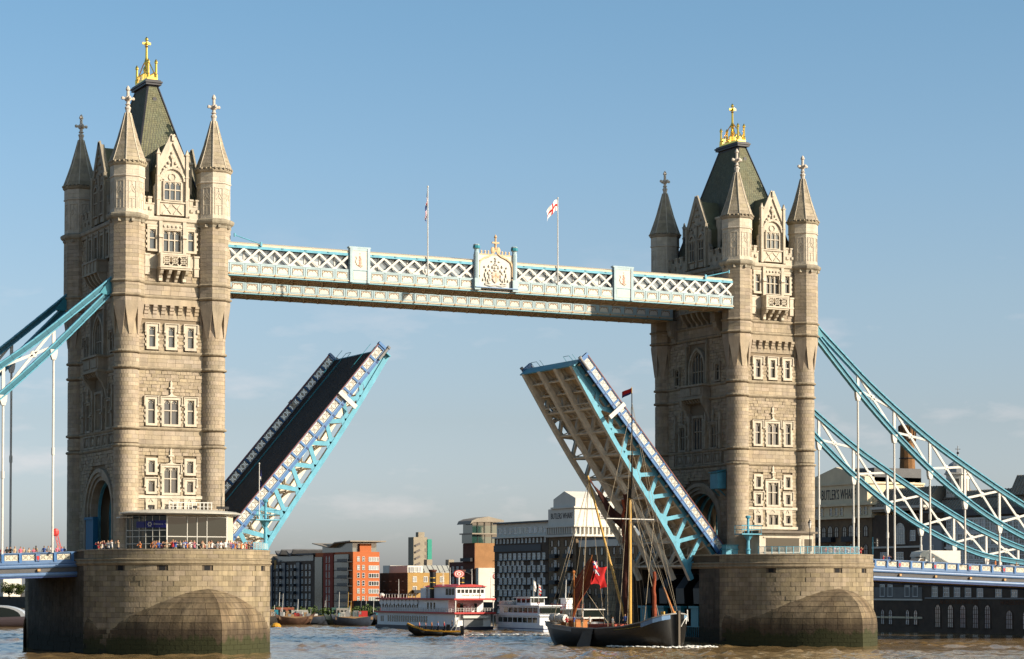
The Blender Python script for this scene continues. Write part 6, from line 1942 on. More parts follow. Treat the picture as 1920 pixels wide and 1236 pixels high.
for z in (5.3, 5.8):
    q = MB(); q.box(0, -.14, z - .03, W_, -.06, z + .03); part('deck_rail', q, WHITE, PS)
    q = MB(); q.box(-.05, -.1, z - .03, .03, LN, z + .03); part('deck_rail', q, WHITE, PS)
for k in range(14): put('baluster', bl, PS, (.1, 16 + k * 1.25, 8.35))
q = MB(); q.box(.05, 15.5, 9.35, .13, LN - 1, 9.43); part('deck_rail', q, WHITE, PS)
for x in (.1, W_ - .1):
    for z0, z1 in ((1.0, 4.3), (4.75, 7.9)):
        q = MB(); q.box(x - .08, -.2, z0, x + .08, -.04, z1); part('stanchion', q, WHITE, PS)
q = MB(); q.box(1.9, .35, 1.2, 5.6, .5, 3.9); part('bow_shelter', q, GREY, PS)
q = MB(); q.box(1.6, -.1, 3.2, 6.4, .5, 3.9); part('bow_awning', q, CANVAS, PS)
for y in (10.6,):
    for x in (.9, W_ - .9):
        fn = put('funnel', None, PS)
        q = MB(); q.tube((x, y, 8.35), (x, y, 15.4), .55, .55, 14); part('funnel_body', q, BLACK, fn)
        for z in (10.8, 12.4, 13.6):
            q = MB(); q.tube((x, y, z), (x, y, z + .2), .57, .57, 14); part('gilt_band', q, GOLD, fn)
        q = MB(); q.lathe([(.55, 15.2), (.75, 15.6), (.75, 15.8), (.6, 15.9)], 14, x, y); part('funnel_crown', q, mat('funnel_brown', (.12, .05, .03), .6), fn)
q = MB(); q.box(.5, 12.6, 8.35, 3.2, 14.8, 11.0); part('deck_house', q, STW, PS)
for (x, y, h) in ((3.0, 8.0, 16.4), (5.0, 3.5, 16.0), (W_ - .6, -.2, 14.0)):
    q = MB(); q.tube((x, y, 8.4 if y < 0 else 11.4), (x, y, h), .09, .05, 6); part('mast', q, WHITE, PS)
q = MB(); q.tube((.5, 24.0, 8.4), (.5, 24.0, 13.4), .08, .05, 6); part('mast', q, WHITE, PS)
q = MB()
for k in range(9): q.box(1.4 - .28, 7.4, 11.8 + k * .42, 1.4 + .28, 7.5, 11.86 + k * .42)
q.tube((1.4, 7.45, 11.5), (1.4, 7.45, 15.8), .06, .06, 6); part('radar_ladder', q, WHITE, PS)
q = MB(); q.ball((.5, LN - 1.6, 9.1), .55, n=10, m=6); part('radar_dome', q, CANVAS, PS)
def roundel(x, y, z, r):
    rt = put('roundel', None, PS, (x, y, z))
    q = MB(); q.tube((0, 0, 0), (0, .12, 0), r, r, 24); part('disc', q, STRED, rt)
    q = MB(); q.tube((0, -.03, 0), (0, .0, 0), r * .82, r * .82, 24); part('ring', q, CANVAS, rt)
    q = MB(); q.tube((0, -.05, 0), (0, -.02, 0), r * .68, r * .68, 24); part('field', q, STRED, rt)
    q = MB(); q.lathe([(r * .22, 0), (r * .34, .03), (r * .46, 0)], 12, cap=False); part('monogram', q, CANVAS, rt, (-.04, -.06, 0), (pi / 2, 0, 0))
roundel(2.3, 3.0, 14.7, 1.0)
q = MB(); q.tube((2.3, 3.1, 11.8), (2.3, 3.1, 13.8), .16, .16, 8); part('roundel_post', q, CANVAS, PS)
put('name_board', text_mesh('name_board', 'DIXIE QUEEN', .62, mat('name_gold', (0.5, 0.42, 0.25), .6), .01), PS, (W_ / 2 + .2, 1.36, 9.1), (pi / 2, 0, 0))
q = MB(); q.path([(1.0, 10.6, 14.8), (2.3, 6, 15.8), (3.4, 3.4, 15.4), (4.2, 1.8, 14.4)], .03, 4); part('bunting_line', q, GREY, PS)

# ---- white river cruiser
RC = thing('river_cruiser', 'white two-deck river cruiser moored beside the paddle steamer', 'river cruiser', (94.6, 77.0, 0)); RC.scale = (1, 1, .64)
CRW = mat('cruiser_white', (0.85, 0.87, 0.9), 0.4, var=.06)
LC, WC = 19.5, 4.4
q = MB(); q.prism([(0, 0), (WC, 0), (WC, LC - 3), (WC - 1.2, LC), (1.2, LC), (0, LC - 3)], -.4, 1.7, lambda a, b, c: (a, b, c)); part('hull', q, CRW, RC)
q = MB(); q.prism([(-.04, -.04), (WC + .04, -.04), (WC + .04, LC - 3), (WC - 1.2, LC + .05), (1.2, LC + .05), (-.04, LC - 3)], .55, .8, lambda a, b, c: (a, b, c)); part('rubbing_strake', q, BLUED, RC)
q = MB(); q.box(.15, 1.6, 1.7, WC - .15, LC - 1.8, 4.0); part('lower_saloon', q, CRW, RC)
q = MB(); q.box(0, 1.2, 4.0, WC, LC - 1.4, 4.3); part('mid_deck', q, CRW, RC)
q = MB(); q.box(.25, 2.0, 4.3, WC - .25, LC - 3.0, 6.6); part('upper_saloon', q, CRW, RC)
q = MB(); q.box(0, 1.6, 6.6, WC, LC - 2.6, 6.85); part('sun_deck', q, CRW, RC)
q = MB(); q.box(.9, 6.2, 6.85, WC - .9, 11.5, 8.8); part('wheelhouse', q, STW, RC)
q = MB(); q.box(.6, 5.8, 8.8, WC - .6, 12.0, 9.0); part('wheelhouse_roof', q, STW, RC)
q = MB(); q.box(.4, 12.0, 6.9, WC - .4, 17.0, 7.9); part('awning', q, CANVAS, RC)
cw = MB().box(-.03, 0, 0, .03, 1.5, 1.3).mesh('window', PGLASS)
for k in range(8): put('window', cw, RC, (.15, 2.6 + k * 1.8, 2.3))
for k in range(7): put('window', cw, RC, (.25, 2.6 + k * 1.8, 4.9))
for k in range(3): put('window', cw, RC, (.9, 6.5 + k * 1.7, 7.5), scale=(1, .85, .8))
q = MB(); q.box(1.0, 6.16, 7.5, WC - 1.0, 6.2, 8.6); part('window', q, PGLASS, RC)
q = MB(); q.box(.4, 1.56, 4.8, WC - .4, 2.0, 6.2); part('window', q, PGLASS, RC)
for (x, y, h) in ((.6, 4.6, 13.5), (.8, 3.2, 12.5)):
    q = MB(); q.tube((x, y, 6.85), (x, y, h), .05, .04, 6); part('flag_staff', q, WHITE, RC)
    me = flag_mesh('flag', 6, 12, lambda u, v, x=x, y=y, h=h: (x + .1 + .35 * u, y + .12 * math.sin(8 * v), h - .2 - 2.6 * v - .4 * u), [FWHITE, FRED], lambda u, v, x=x: 1 if (x > .7 and int(v * 6) % 2) else 0)
    put('flag', me, RC)
for k in range(3):
    q = MB(); q.tube((.5, 12.4 + k * .9, 7.3), (.5, 13.0 + k * .9, 7.3), .3, .3, 10); part('raft_canister', q, CANVAS, RC)
q = MB(); q.lathe([(.22, 0), (.32, .08), (.42, 0), (.32, -.08)], 12, cap=False); part('lifebuoy', q, RED, RC, (.2, 2.2, 7.4), (0, pi / 2, 0))

# ---- orange and white tour boat behind it
TB = thing('tour_boat', 'orange-trimmed tour boat with glazed canopy behind the barge stern', 'tour boat', (105.0, 78.0, 0)); TB.scale = (1, 1, .66)
ORG = mat('boat_orange', (0.55, 0.15, 0.04), .5)
q = loft_hull([(0, 1.8, 2.4, -.4, 0), (4, 2.2, 2.3, -.5, 0), (12, 2.2, 2.6, -.5, 0), (16, 1.4, 3.2, -.4, -.6), (18, .15, 3.8, 0, -1.5)], 6)
q.T = None
for i, (x, y, z) in enumerate(q.v): q.v[i] = (y, x, z)
part('hull', q, mat('tour_hull', (.14, .15, .17), .5), TB, smooth=True)
for s in (-1, 1):
    q = MB(); q.box(s * 2.1 - .15, .3, 2.2, s * 2.1 + .15, 14, 3.2); part('side_band', q, ORG, TB)
q = MB(); q.box(-2.1, .3, 3.2, 2.1, 13.5, 3.6); part('coaming', q, CANVAS, TB)
q = MB(); q.box(-1.9, .5, 3.6, 1.9, 12.5, 5.4); part('glazed_cabin', q, PGLASS, TB)
q = MB(); q.box(-2.1, .2, 5.4, 2.1, 13.0, 5.65); part('canopy', q, CANVAS, TB)
for k in range(6):
    q = MB(); q.path([(-2.05, .6 + 2.3 * k, 3.4), (-2.05, .6 + 2.3 * k, 4.9), (-1.7, .6 + 2.3 * k, 5.5)], .09, 6); part('canopy_rib', q, CANVAS, TB)
for k in range(10):
    q = MB(); q.tube((-1.9, 1 + 1.2 * k, 5.65), (-1.9, 1 + 1.2 * k, 6.8), .04, .04, 5); part('rail_post', q, STRED, TB)
for z in (6.2, 6.8):
    q = MB(); q.box(-1.95, .6, z - .04, -1.85, 12.4, z + .04); part('top_rail', q, STRED, TB)
q = MB(); q.box(-.9, 8.5, 5.65, .9, 10.5, 8.2); q.box(-1.1, 8.3, 8.2, 1.1, 10.7, 8.4); part('wheelhouse', q, STW, TB)
q = MB(); q.tube((-.5, 9.5, 8.4), (-.3, 9.6, 13.2), .12, .06, 6); part('mast', q, CANVAS, TB)

# ---- rigid inflatable speedboat
rv = Vector((-.888, .46, 0)).normalized()
RB = put('speedboat', None, None, (65.2, 57.8, 0), math.atan2(rv.y, rv.x), 'yellow and black passenger speedboat planing before the paddle steamer', 'speedboat')
YEL = mat('rib_yellow', (0.60, 0.30, 0.025), .5, var=.1)
for s in (-1, 1):
    pts = [(-4.2, s * 1.15, .4), (-1.5, s * 1.25, .42), (1.2, s * 1.2, .62), (2.9, s * .8, 1.1), (3.9, s * .12, 1.6)]
    q = MB()
    for a, b in zip(pts[:-1], pts[1:]): q.tube(a, b, .34, .34, 10)
    part('tube', q, mat('rib_black', (.02, .02, .02), .5) if s == 1 else BLACK, RB, smooth=True)
    q = MB()
    for a, b in zip(pts[:-1], pts[1:]): q.beam((a[0], a[1] + s * .2, a[2] + .26), (b[0], b[1] + s * .2, b[2] + .26), .3, .22)
    part('tube_top', q, YEL, RB)
q = loft_hull([(-4.3, 1.05, .45, -.3, 0), (0, 1.15, .5, -.3, 0), (1.6, 1.05, .7, -.2, 0), (2.9, .7, 1.1, .1, 0), (3.7, .25, 1.5, .7, 0), (3.95, .05, 1.65, 1.3, 0)], 6); part('hull', q, BLACK, RB, smooth=True)
for k in range(5):
    q = MB(); q.box(2.0 - k * .95, -.8, .6, 2.35 - k * .95, .8, 1.1); q.box(1.95 - k * .95, -.8, 1.1, 2.05 - k * .95, .8, 1.55); part('seat', q, BLACK, RB)
q = MB(); q.box(-2.6, -.45, .6, -2.0, .45, 1.7); part('console', q, BLACK, RB)
q = MB(); q.path([(-3.4, -1.1, .8), (-3.9, -1.0, 2.6), (-3.9, 1.0, 2.6), (-3.4, 1.1, .8)], .06, 6); q.path([(-2.7, -1.1, .8), (-3.9, -1.0, 2.6)], .05, 6); q.path([(-2.7, 1.1, .8), (-3.9, 1.0, 2.6)], .05, 6); part('a_frame', q, WHITE, RB)
q = MB(); q.box(-4.7, -.5, .2, -4.1, .5, 1.5); part('engine', q, BLACK, RB)
q = MB(); q.tube((-4.1, .6, .7), (-4.1, .6, 3.2), .03, .03, 5); part('flag_staff', q, WHITE, RB)
Mr = Matrix.Rotation(math.atan2(rv.y, rv.x), 3, 'Z')
for k in range(10):
    p = Mr @ Vector((2.1 - (k // 2) * .95, .45 if k % 2 else -.45, .35))
    person((65.2 + p.x, 57.8 + p.y, p.z + .05), math.atan2(rv.y, rv.x) + pi / 2, 'riding in the yellow speedboat', 'passengers of the speedboat', ['orange', 'pink', 'red', 'grey', 'black', 'orange', 'white', 'blue', 'orange', 'red'][k], 0)
p = Mr @ Vector((-2.9, 0, .6)); person((65.2 + p.x, 57.8 + p.y, .6), math.atan2(rv.y, rv.x) + pi / 2, 'standing at the console of the yellow speedboat', 'helm of the speedboat', 'black', 0)
foam('speedboat_wake', [(65.2 + (Mr @ Vector((3.0 - k * .55, -1.3 - .03 * k, 0))).x, 57.8 + (Mr @ Vector((3.0 - k * .55, -1.3 - .03 * k, 0))).y, .05) for k in range(13)] + [(65.2 + (Mr @ Vector((-5 - k * .9, 0, 0))).x, 57.8 + (Mr @ Vector((-5 - k * .9, .0, 0))).y, .05) for k in range(14)], 'white wake beside and behind the speedboat', .7, 5)

# ---- moored river barges with gardens, left of the steamer
GREENS = mat('barge_foliage', (0.07, 0.11, 0.025), .8, var=.4, vscale=1.5)
def leaves(m_, c, rx, ry, rz, n, s, rr):
    for _ in range(n):
        t, ph, r = rr.uniform(0, 2 * pi), math.acos(rr.uniform(-1, 1)), rr.random() ** .4
        x, y, z = c[0] + rx * r * math.sin(ph) * math.cos(t), c[1] + ry * r * math.sin(ph) * math.sin(t), c[2] + rz * r * math.cos(ph)
        a = Vector((rr.uniform(-1, 1), rr.uniform(-1, 1), rr.uniform(-1, 1))).normalized() * s
        b = a.cross(Vector((rr.uniform(-1, 1), rr.uniform(-1, 1), rr.uniform(-1, 1)))).normalized() * s * .6
        m_.poly([(x - a.x, y - a.y, z - a.z), (x + b.x, y + b.y, z + b.z), (x + a.x, y + a.y, z + a.z), (x - b.x, y - b.y, z - b.z)])
    return m_
def moored(px_x, y, ln, hullc, label, cargo, seed):
    rr = random.Random(seed)
    rt = thing('moored_barge', label, 'barge', (px_x, y, 0), -.35, 'barges moored mid-river')
    q = loft_hull([(-ln / 2, 1.5, 2.3, .1, .8), (-ln / 2 + 1.5, 2.3, 1.7, -.5, 0), (0, 2.5, 1.4, -.5, 0), (ln / 2 - 1.5, 2.3, 1.8, -.5, 0), (ln / 2, .5, 2.6, .2, -1.2)], 6)
    part('hull', q, mat('barge_hull_%d' % seed, hullc, .7, var=.4, vscale=.8), rt, smooth=True)
    q = MB(); q.box(-ln * .4, -2.0, 1.2, ln * .4, 2.0, 1.75); part('coaming', q, DECKW, rt)
    if 'garden' in cargo:
        q = MB()
        for k in range(5): leaves(q, (-ln * .35 + k * ln * .17, rr.uniform(-1, 1), 2.3 + rr.uniform(0, .7)), 1.4, 1.4, .9 + rr.random() * .5, 260, .22, rr)
        part('planting', q, GREENS, rt, kind='stuff')
    if 'tarp' in cargo:
        q = MB(); q.prism([(-1.5, 1.7), (1.5, 1.7), (.9, 2.6), (0, 3.0), (-1, 2.5)], -ln * .1, ln * .3, lambda a, b, c: (c, a, b)); part('tarpaulin', q, mat('tarp_%d' % seed, cargo[-1], .7, bump=.5), rt)
    if 'cabin' in cargo:
        q = MB(); q.box(-ln * .38, -1.5, 1.7, -ln * .12, 1.5, 3.4); part('cabin', q, mat('cabin_%d' % seed, cargo[-1], .6), rt)
        for k in range(3):
            q = MB(); q.box(-ln * .36 + k * ln * .08, -1.54, 2.3, -ln * .32 + k * ln * .08, -1.5, 3.0); part('window', q, PGLASS, rt)
    for k in range(rr.randint(2, 5)):
        x = rr.uniform(-ln * .4, ln * .4); q = MB(); q.tube((x, rr.uniform(-1.5, 1.5), 1.5), (x + .2, 0, rr.uniform(3.2, 6.5)), .07, .04, 5); part('mast', q, rr.choice((WHITE, WOODB, GREY)), rt)
    for k in range(11):
        x = rr.uniform(-ln * .42, ln * .4); q = MB(); q.box(x, -1.6, 1.7, x + rr.uniform(.5, 1.2), -.4, rr.uniform(2.1, 3.0)); part('deck_locker', q, rr.choice((DECKW, CANVAS, GREY, STRED, GREY, CANVAS, TEALD, DECKW)), rt)
moored(69.0, 178.0, 13, (0.13, 0.07, 0.04), 'rusty brown barge with green tarpaulin nearest the pavilion pier', ('tarp', (0.02, 0.16, 0.10)), 1)
moored(80.5, 172.0, 12, (0.05, 0.045, 0.04), 'dark barge with white covers left of the garden barge', ('tarp', 'cabin', (0.6, 0.57, 0.55)), 2)
moored(89.5, 170.0, 14, (0.04, 0.05, 0.07), 'dark barge overgrown with green planting below the orange building', ('garden', 'cabin', (0.3, 0.08, 0.04)), 3)
moored(97.0, 160.0, 13, (0.03, 0.05, 0.05), 'dark green barge with clutter below the orange building', ('garden', 'cabin', (0.05, 0.12, 0.10)), 4)
moored(103.5, 152.0, 12, (0.03, 0.025, 0.025), 'black barge with red gear left of the paddle steamer', ('cabin', (0.4, 0.05, 0.03)), 5)
moored(74.5, 168.0, 9, (0.06, 0.07, 0.09), 'small blue-grey boat in front of the white-covered barge', ('cabin', (0.55, 0.53, 0.5)), 6)
moored(84.0, 160.0, 8, (0.10, 0.05, 0.03), 'small brown boat with grey cover before the garden barge', ('tarp', (0.35, 0.33, 0.28)), 7)
moored(92.5, 151.0, 9, (0.02, 0.03, 0.05), 'small dark boat with pale cabin before the green barge', ('cabin', (0.3, 0.28, 0.25)), 8)
by = thing('mooring_buoy', 'yellow mooring buoy at the corner of the pavilion pier', 'buoy', (70.5, 136.2, 0))
q = MB(); q.lathe([(.2, -.3), (.9, -.1), (1.0, .3), (.7, .7), (.2, .9)], 12); part('float', q, YEL, by)
q = MB(); q.tube((0, 0, .8), (0, 0, 1.7), .06, .06, 6); part('staff', q, BLACK, by)
# far left boat with arched canopy
lb = thing('arched_boat', 'grey boat with silver arched canopy at the far left edge', 'boat', (27.5, 168.0, 0), -.48); lb.scale = (.75, .75, .75)
q = loft_hull([(-11, 2, 2.6, 0, 0), (0, 2.6, 2.4, -.5, 0), (11, 2, 2.8, 0, 0)], 6); part('hull', q, mat('arched_hull', (.09, .07, .08), .6), lb)
q = MB(); q.prism([(4.2 * math.cos(pi * k / 12) * 1.7, 2.4 + 3.0 * math.sin(pi * k / 12)) for k in range(13)], -2.0, 2.0, lambda a, b, c: (a, c, b)); part('canopy', q, mat('silver_canopy', (.5, .52, .55), .3), lb)
q = MB(); q.prism([(3.5 * math.cos(pi * k / 12) * 1.7, 2.45 + 2.5 * math.sin(pi * k / 12)) for k in range(13)], -2.05, 2.05, lambda a, b, c: (a, c, b)); part('glazing', q, PGLASS, lb)
# white truss gangway to the pontoon
gw = thing('gangway', 'white truss gangway behind the deck of the sailing barge', 'gangway', (118.0, 74.0, 4.6), 0)
for z in (0, 2.0):
    for x in (-.9, .9):
        q = MB(); q.box(x - .12, -2, z - .12, x + .12, 20, z + .12); part('chord', q, WHITE, gw)
for x in (-.9, .9):
    for k in range(11):
        q = MB(); q.beam((x, -2 + 2 * k, 0 if k % 2 else 2.0), (x, 2 * k, 2.0 if k % 2 else 0), .12, .14); part('diagonal', q, WHITE, gw)
q = MB(); q.box(-1.0, -2, 2.1, 1.0, 20, 2.35); part('roof', q, ROOFM, gw)
q = MB(); q.box(-.9, -2, -.1, .9, 20, 0); part('walkway', q, GREY, gw)
for y in (-1, 9, 19):
    q = MB(); q.tube((0, y, -5.5), (0, y, 0), .35, .35, 10); part('pile', q, BLACK, gw)
# ------------------------------------------------------------------ riverside buildings
BRK = mat('stock_brick', (0.20, 0.14, 0.085), .9, var=.25, vscale=.5, bump=.4, bscale=5)  # one even brown brick for every face
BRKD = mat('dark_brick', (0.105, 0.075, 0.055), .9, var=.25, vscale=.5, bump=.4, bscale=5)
BRKY = mat('yellow_brick', (0.42, 0.255, 0.085), .9, var=.12, vscale=.6, bump=.3)
BRKO = mat('orange_render', (0.50, 0.135, 0.042), .85, var=.05)
BRKB = mat('tan_brick', (0.36, 0.185, 0.08), .9, var=.12, vscale=.6, bump=.3)
STUC = mat('stucco_white', (0.74, 0.70, 0.62), .8, var=.06)
CONC = mat('concrete', (0.33, 0.28, 0.21), .9, var=.1)
SLATEG = mat('grey_roof', (0.11, 0.11, 0.115), .7, var=.2)
LEADR = mat('standing_seam_roof', (0.30, 0.25, 0.19), .6, var=.12)
IRON = mat('iron_dark', (0.02, 0.022, 0.028), .6)
WFR = mat('window_white', (0.85, 0.85, 0.82), .6)
GSKY = mat('window_glass_skytone', (0.30, 0.33, 0.33), .12, spec=1.0, rnd=.35)  # pale pane colour holds a painted reflection of the sky
GDK = mat('window_glass_dark', (0.05, 0.057, 0.065), .1, spec=1.0, rnd=.3)
GGRN = mat('curtain_glass_green', (0.02, 0.06, 0.05), .1, spec=1.0)
WMC = {}
def winmesh(face, w, h, kind, gl, bars=(1, 1), fr=WFR, fw=.1):
    key = (face, round(w, 2), round(h, 2), kind, gl.name, bars, fr.name)
    if key in WMC: return WMC[key]
    T = (lambda u, n, z: (-n, u, z)) if face == 'W' else (lambda u, n, z: (u, -n, z))
    m_ = MB(T)
    m_.m = 1
    if kind == 'arch':
        pts = [(w / 2 * math.cos(pi * k / 8), h - w / 2 + w / 2 * math.sin(pi * k / 8)) for k in range(9)]
        out = [(w / 2, 0)] + pts + [(-w / 2, 0)]
        m_.poly([(a, .03, b) for a, b in out])
        m_.m = 0
        o2 = [((w / 2 + fw) * math.cos(pi * k / 8), h - w / 2 + (w / 2 + fw) * math.sin(pi * k / 8)) for k in range(9)]
        o2 = [(w / 2 + fw, 0)] + o2 + [(-w / 2 - fw, 0)]
        for k in range(len(out) - 1):
            m_.hexa([(o2[k][0], 0, o2[k][1]), (o2[k + 1][0], 0, o2[k + 1][1]), (out[k + 1][0], 0, out[k + 1][1]), (out[k][0], 0, out[k][1]), (o2[k][0], .1, o2[k][1]), (o2[k + 1][0], .1, o2[k + 1][1]), (out[k + 1][0], .1, out[k + 1][1]), (out[k][0], .1, out[k][1])])
    else:
        m_.poly([(-w / 2, .03, 0), (w / 2, .03, 0), (w / 2, .03, h), (-w / 2, .03, h)])
        m_.m = 0
        m_.box(-w / 2 - fw, 0, h, w / 2 + fw, .1, h + fw); m_.box(-w / 2 - fw, 0, 0, -w / 2, .1, h); m_.box(w / 2, 0, 0, w / 2 + fw, .1, h)
    m_.box(-w / 2 - fw * 1.3, 0, -fw, w / 2 + fw * 1.3, .14, 0)
    for k in range(1, bars[0] + 1): x = -w / 2 + w * k / (bars[0] + 1); m_.box(x - .045, .02, 0, x + .045, .07, h * (.97 if kind != 'arch' else .93))
    for k in range(1, bars[1] + 1): z = h * k / (bars[1] + 1); m_.box(-w / 2, .02, z - .045, w / 2, .065, z + .045)
    WMC[key] = m_.mesh('window', [fr, gl]); return WMC[key]
class Bld:
    def __init__(s, name, label, x, y, lx, ly, zt, wallm, zb=-1.0, cat='building'):
        s.r = thing(name, label, cat, (x, y, 3.6)); s.lx, s.ly = lx, ly
        s.L0 = (0, 0, -3.6)
        q = MB(); q.box(0, 0, zb, lx, ly, zt); s.p('wall', q, wallm)
    def p(s, name, q, mt, parent=None, **kw): return part(name, q, mt, parent or s.r, s.L0 if parent is None else (0, 0, 0), **kw)
    def box(s, name, x0, y0, z0, x1, y1, z1, mt): return s.p(name, MB().box(x0, y0, z0, x1, y1, z1), mt)
    def win(s, face, u, z, me):
        return put('window', me, s.r, (0, u, z - 3.6) if face == 'W' else (u, 0, z - 3.6))
    def grid(s, face, us, zs, w, h, kind='rect', gl=GDK, bars=(1, 1), fr=WFR, fw=.1, skip=0, alt=None):
        rr = random.Random(len(us) * 31 + len(zs))
        me = winmesh(face, w, h, kind, gl, bars, fr, fw)
        me2 = winmesh(face, w, h, kind, alt, bars, fr, fw) if alt else me
        for z in zs:
            for u in us:
                if rr.random() < skip: continue
                s.win(face, u, z, me if rr.random() < .6 else me2)
def lin(a, b, n): return [a + (b - a) * (k + .5) / n for k in range(n)]
PX = BX - .4
# dark flats
b = Bld('riverside_flats', 'dark brick riverside flats with curled roofs, left of the orange building', PX, 308.5, 18, 40, 14.6, BRKD)
b.grid('W', lin(2, 39, 14), [2.6, 4.6, 6.6, 8.6, 10.6, 12.4], .75, 1.1, gl=GDK, alt=GSKY, bars=(0, 1))
for u in (10.5, 21.0, 30.5):
    b.box('glazed_bay', -.6, u - 1.2, 1, 0, u + 1.2, 14.2, mat('bay_steel_%d' % u, (.035, .05, .075), .4))
    for z in (3.5, 5.6, 7.7, 9.8, 11.9): b.box('balcony_rail', -1.3, u + 1.4, z, -.05, u + 3.6, z + .8, IRON)
b.box('attic', .8, 3, 14.6, 14, 34, 16.2, mat('attic_glass', (.10, .13, .15), .2, spec=1))
for u in (13.0, 21.5):
    q = MB(); q.prism([(-.3, 17.6), (.6, 16.5), (2.2, 16.0), (3.6, 16.4), (4.6, 17.4), (4.4, 17.6), (3.3, 16.9), (2.2, 16.6), (.8, 17.0), (0, 17.9)], -1.0, 12, lambda a, b_, c: (c, 8 + u - 8 + a, b_)); b.p('curled_roof', q, SLATEG)
b.box('flat_roof', -.4, .5, 16.2, 14, 12.5, 16.6, SLATEG)
q = MB(); q.prism([(31 + 3.2 + 3.2 * math.cos(pi * k / 10), 14.6 + 2.2 * math.sin(pi * k / 10)) for k in range(11)], -.4, 14, lambda a, b_, c: (c, a, b_)); b.p('barrel_roof', q, LEADR)
b.box('yellow_panel', -.1, 27.5, 12.6, 0, 29.0, 15.0, BRKY)
# orange building
b = Bld('orange_apartments', 'bright orange apartment block with a butterfly roof', PX, 283.0, 7.4, 25, 16.6, BRKO)
b.grid('S', [1.5, 2.9], [2.0, 4.0, 6.0, 8.0, 10.0, 12.0, 14.2], .6, 1.15, gl=GDK, alt=GSKY, bars=(0, 1), fw=.05)
me = winmesh('S', 2.7, 1.0, 'rect', GSKY, (3, 0), WFR, .08)
for z in (2.0, 4.0, 6.0, 8.0, 10.0, 12.0, 14.2): b.win('S', 5.8, z, me if z not in (8.0, 10.0) else winmesh('S', 2.7, 1.0, 'rect', GDK, (3, 0), WFR, .08))
b.box('glass_front', -.35, 2.2, .5, 0, 11.5, 16.0, mat('flats_glazing', (.09, .12, .115), .12, spec=1.0, var=.4, vscale=.4))
for z in (2.0, 4.0, 6.0, 8.0, 10.0, 12.0, 14.2):
    b.box('balcony', -1.5, .2, z - .25, 0, 7.0, z - .08, IRON); b.box('balcony_rail', -1.5, .25, z - .08, -1.42, 7.0, z + .6, mat('balcony_mesh_%d' % int(z * 10), (.05, .05, .055), .5)); b.box('floor_band', -.42, 2.2, z - .2, -.34, 11.5, z, IRON)
b.box('red_return', -.5, 12.0, .3, .1, 18.5, 16.4, mat('red_render', (.27, .05, .028), .85))
for u in (14.3, 16.2):
    for z in (2.0, 4.0, 6.0, 8.0, 10.0, 12.0, 14.0): b.win('W', u, z, winmesh('W', .45, 1.5, 'rect', GDK, (0, 0), WFR, .05)).location.x = -.5
b.box('glass_return', -.4, 19.5, .3, .1, 24.5, 15.5, mat('flats_glazing_b', (.06, .09, .075), .12, spec=1.0))
b.box('penthouse', .3, 1.0, 16.6, 7.0, 21, 18.9, mat('penthouse_glass', (.12, .15, .15), .15, spec=1.0))
b.box('penthouse_wall', 2.0, .2, 16.6, 5.2, 1.0, 18.7, BRKO)
q = MB(); q.prism([(-1.5, 19.15), (9, 18.9), (12, 18.0), (14, 17.8), (24, 19.0), (24, 19.2), (14, 18.1), (12.2, 18.3), (9, 19.2), (-1.5, 19.45)], -1.4, 8.6, lambda a, b_, c: (c, a, b_)); b.p('butterfly_roof', q, LEADR)
# yellow and brown block
b = Bld('yellow_apartments', 'yellow brick flats with glazed attic behind the paddle steamer', 172.0, 298.0, 18, 18, 11.4, BRKY, 0)
b.box('shade_toned_front', -.12, -.002, 0, 0, 18, 11.3, BRKD)  # dark brick sheet puts the shade of this side into its colour
b.grid('W', lin(1, 17, 4), [2.0, 4.4, 6.8, 9.2], 1.0, 1.3, gl=GDK, alt=GSKY, bars=(1, 0))
b.grid('S', [2.0, 5.2, 6.9, 10, 13], [6.4, 9.0], .95, 1.3, gl=GDK, alt=GSKY, bars=(1, 0))
for z in (3.6, 6.0): b.box('balcony', 1.2, -1.4, z, 3.4, 0, z + .8, IRON)
b.box('attic', 0, .2, 11.4, 4.5, 12, 13.3, STUC)
b.grid('S', [1.0, 2.2, 3.4], [11.6], .8, 1.3, gl=GSKY, bars=(0, 0))
q = MB(); q.prism([(.3, 11.4), (2.5, 13.4), (12, 13.4), (12, 11.4)], 4.9, 18, lambda a, b_, c: (c, a, b_)); b.p('sloped_glazing', q, mat('rooflight', (.4, .4, .36), .25, spec=1))
for k in range(9): b.p('glazing_bar', MB().beam((5.2 + 1.5 * k, .25, 11.5), (5.2 + 1.5 * k, 2.45, 13.45), .12, .1), GREY)
for x in (7.5, 14.0): b.box('roof_plant', x, 4, 13.4, x + 1.6, 6, 15.0, CONC)
# far tower block with green sheeting
b = Bld('concrete_tower_block', 'far concrete tower block with green scaffold sheeting', 377.0, 735.0, 7.2, 6, 31.6, CONC, 0)
b.box('green_sheeting', 7.2, -.4, 4, 9.4, 6, 30.6, mat('green_netting', (.04, .30, .22), .8)); b.box('lift_head', 3.0, 1, 31.6, 6.2, 4, 34, CONC)
for k in range(6):
    z = 12 + k * 3.1
    b.p('stair_balcony', MB().beam((.8, -.35, z), (3.2, -.35, z + 1.1), .5, .9), mat('balcony_grey_%d' % k, (.16, .14, .13), .8)); b.box('window', 5.9, -.08, z + .3, 7.0, 0, z + 1.9, GDK)  # slanted balcony slabs in an even dark grey
b = Bld('striped_block', 'pale striped office block just right of the orange building', 238.0, 455.0, 9, 6, 15.0, STUC, 0)
b.grid('S', lin(.5, 8.8, 5), [10.5, 12.8], .8, 1.6, gl=GDK, bars=(0, 0))
b = Bld('roof_box', 'small flat-roofed block beyond the yellow flats', 285.0, 470.0, 4.2, 5, 14.6, CONC, 0)
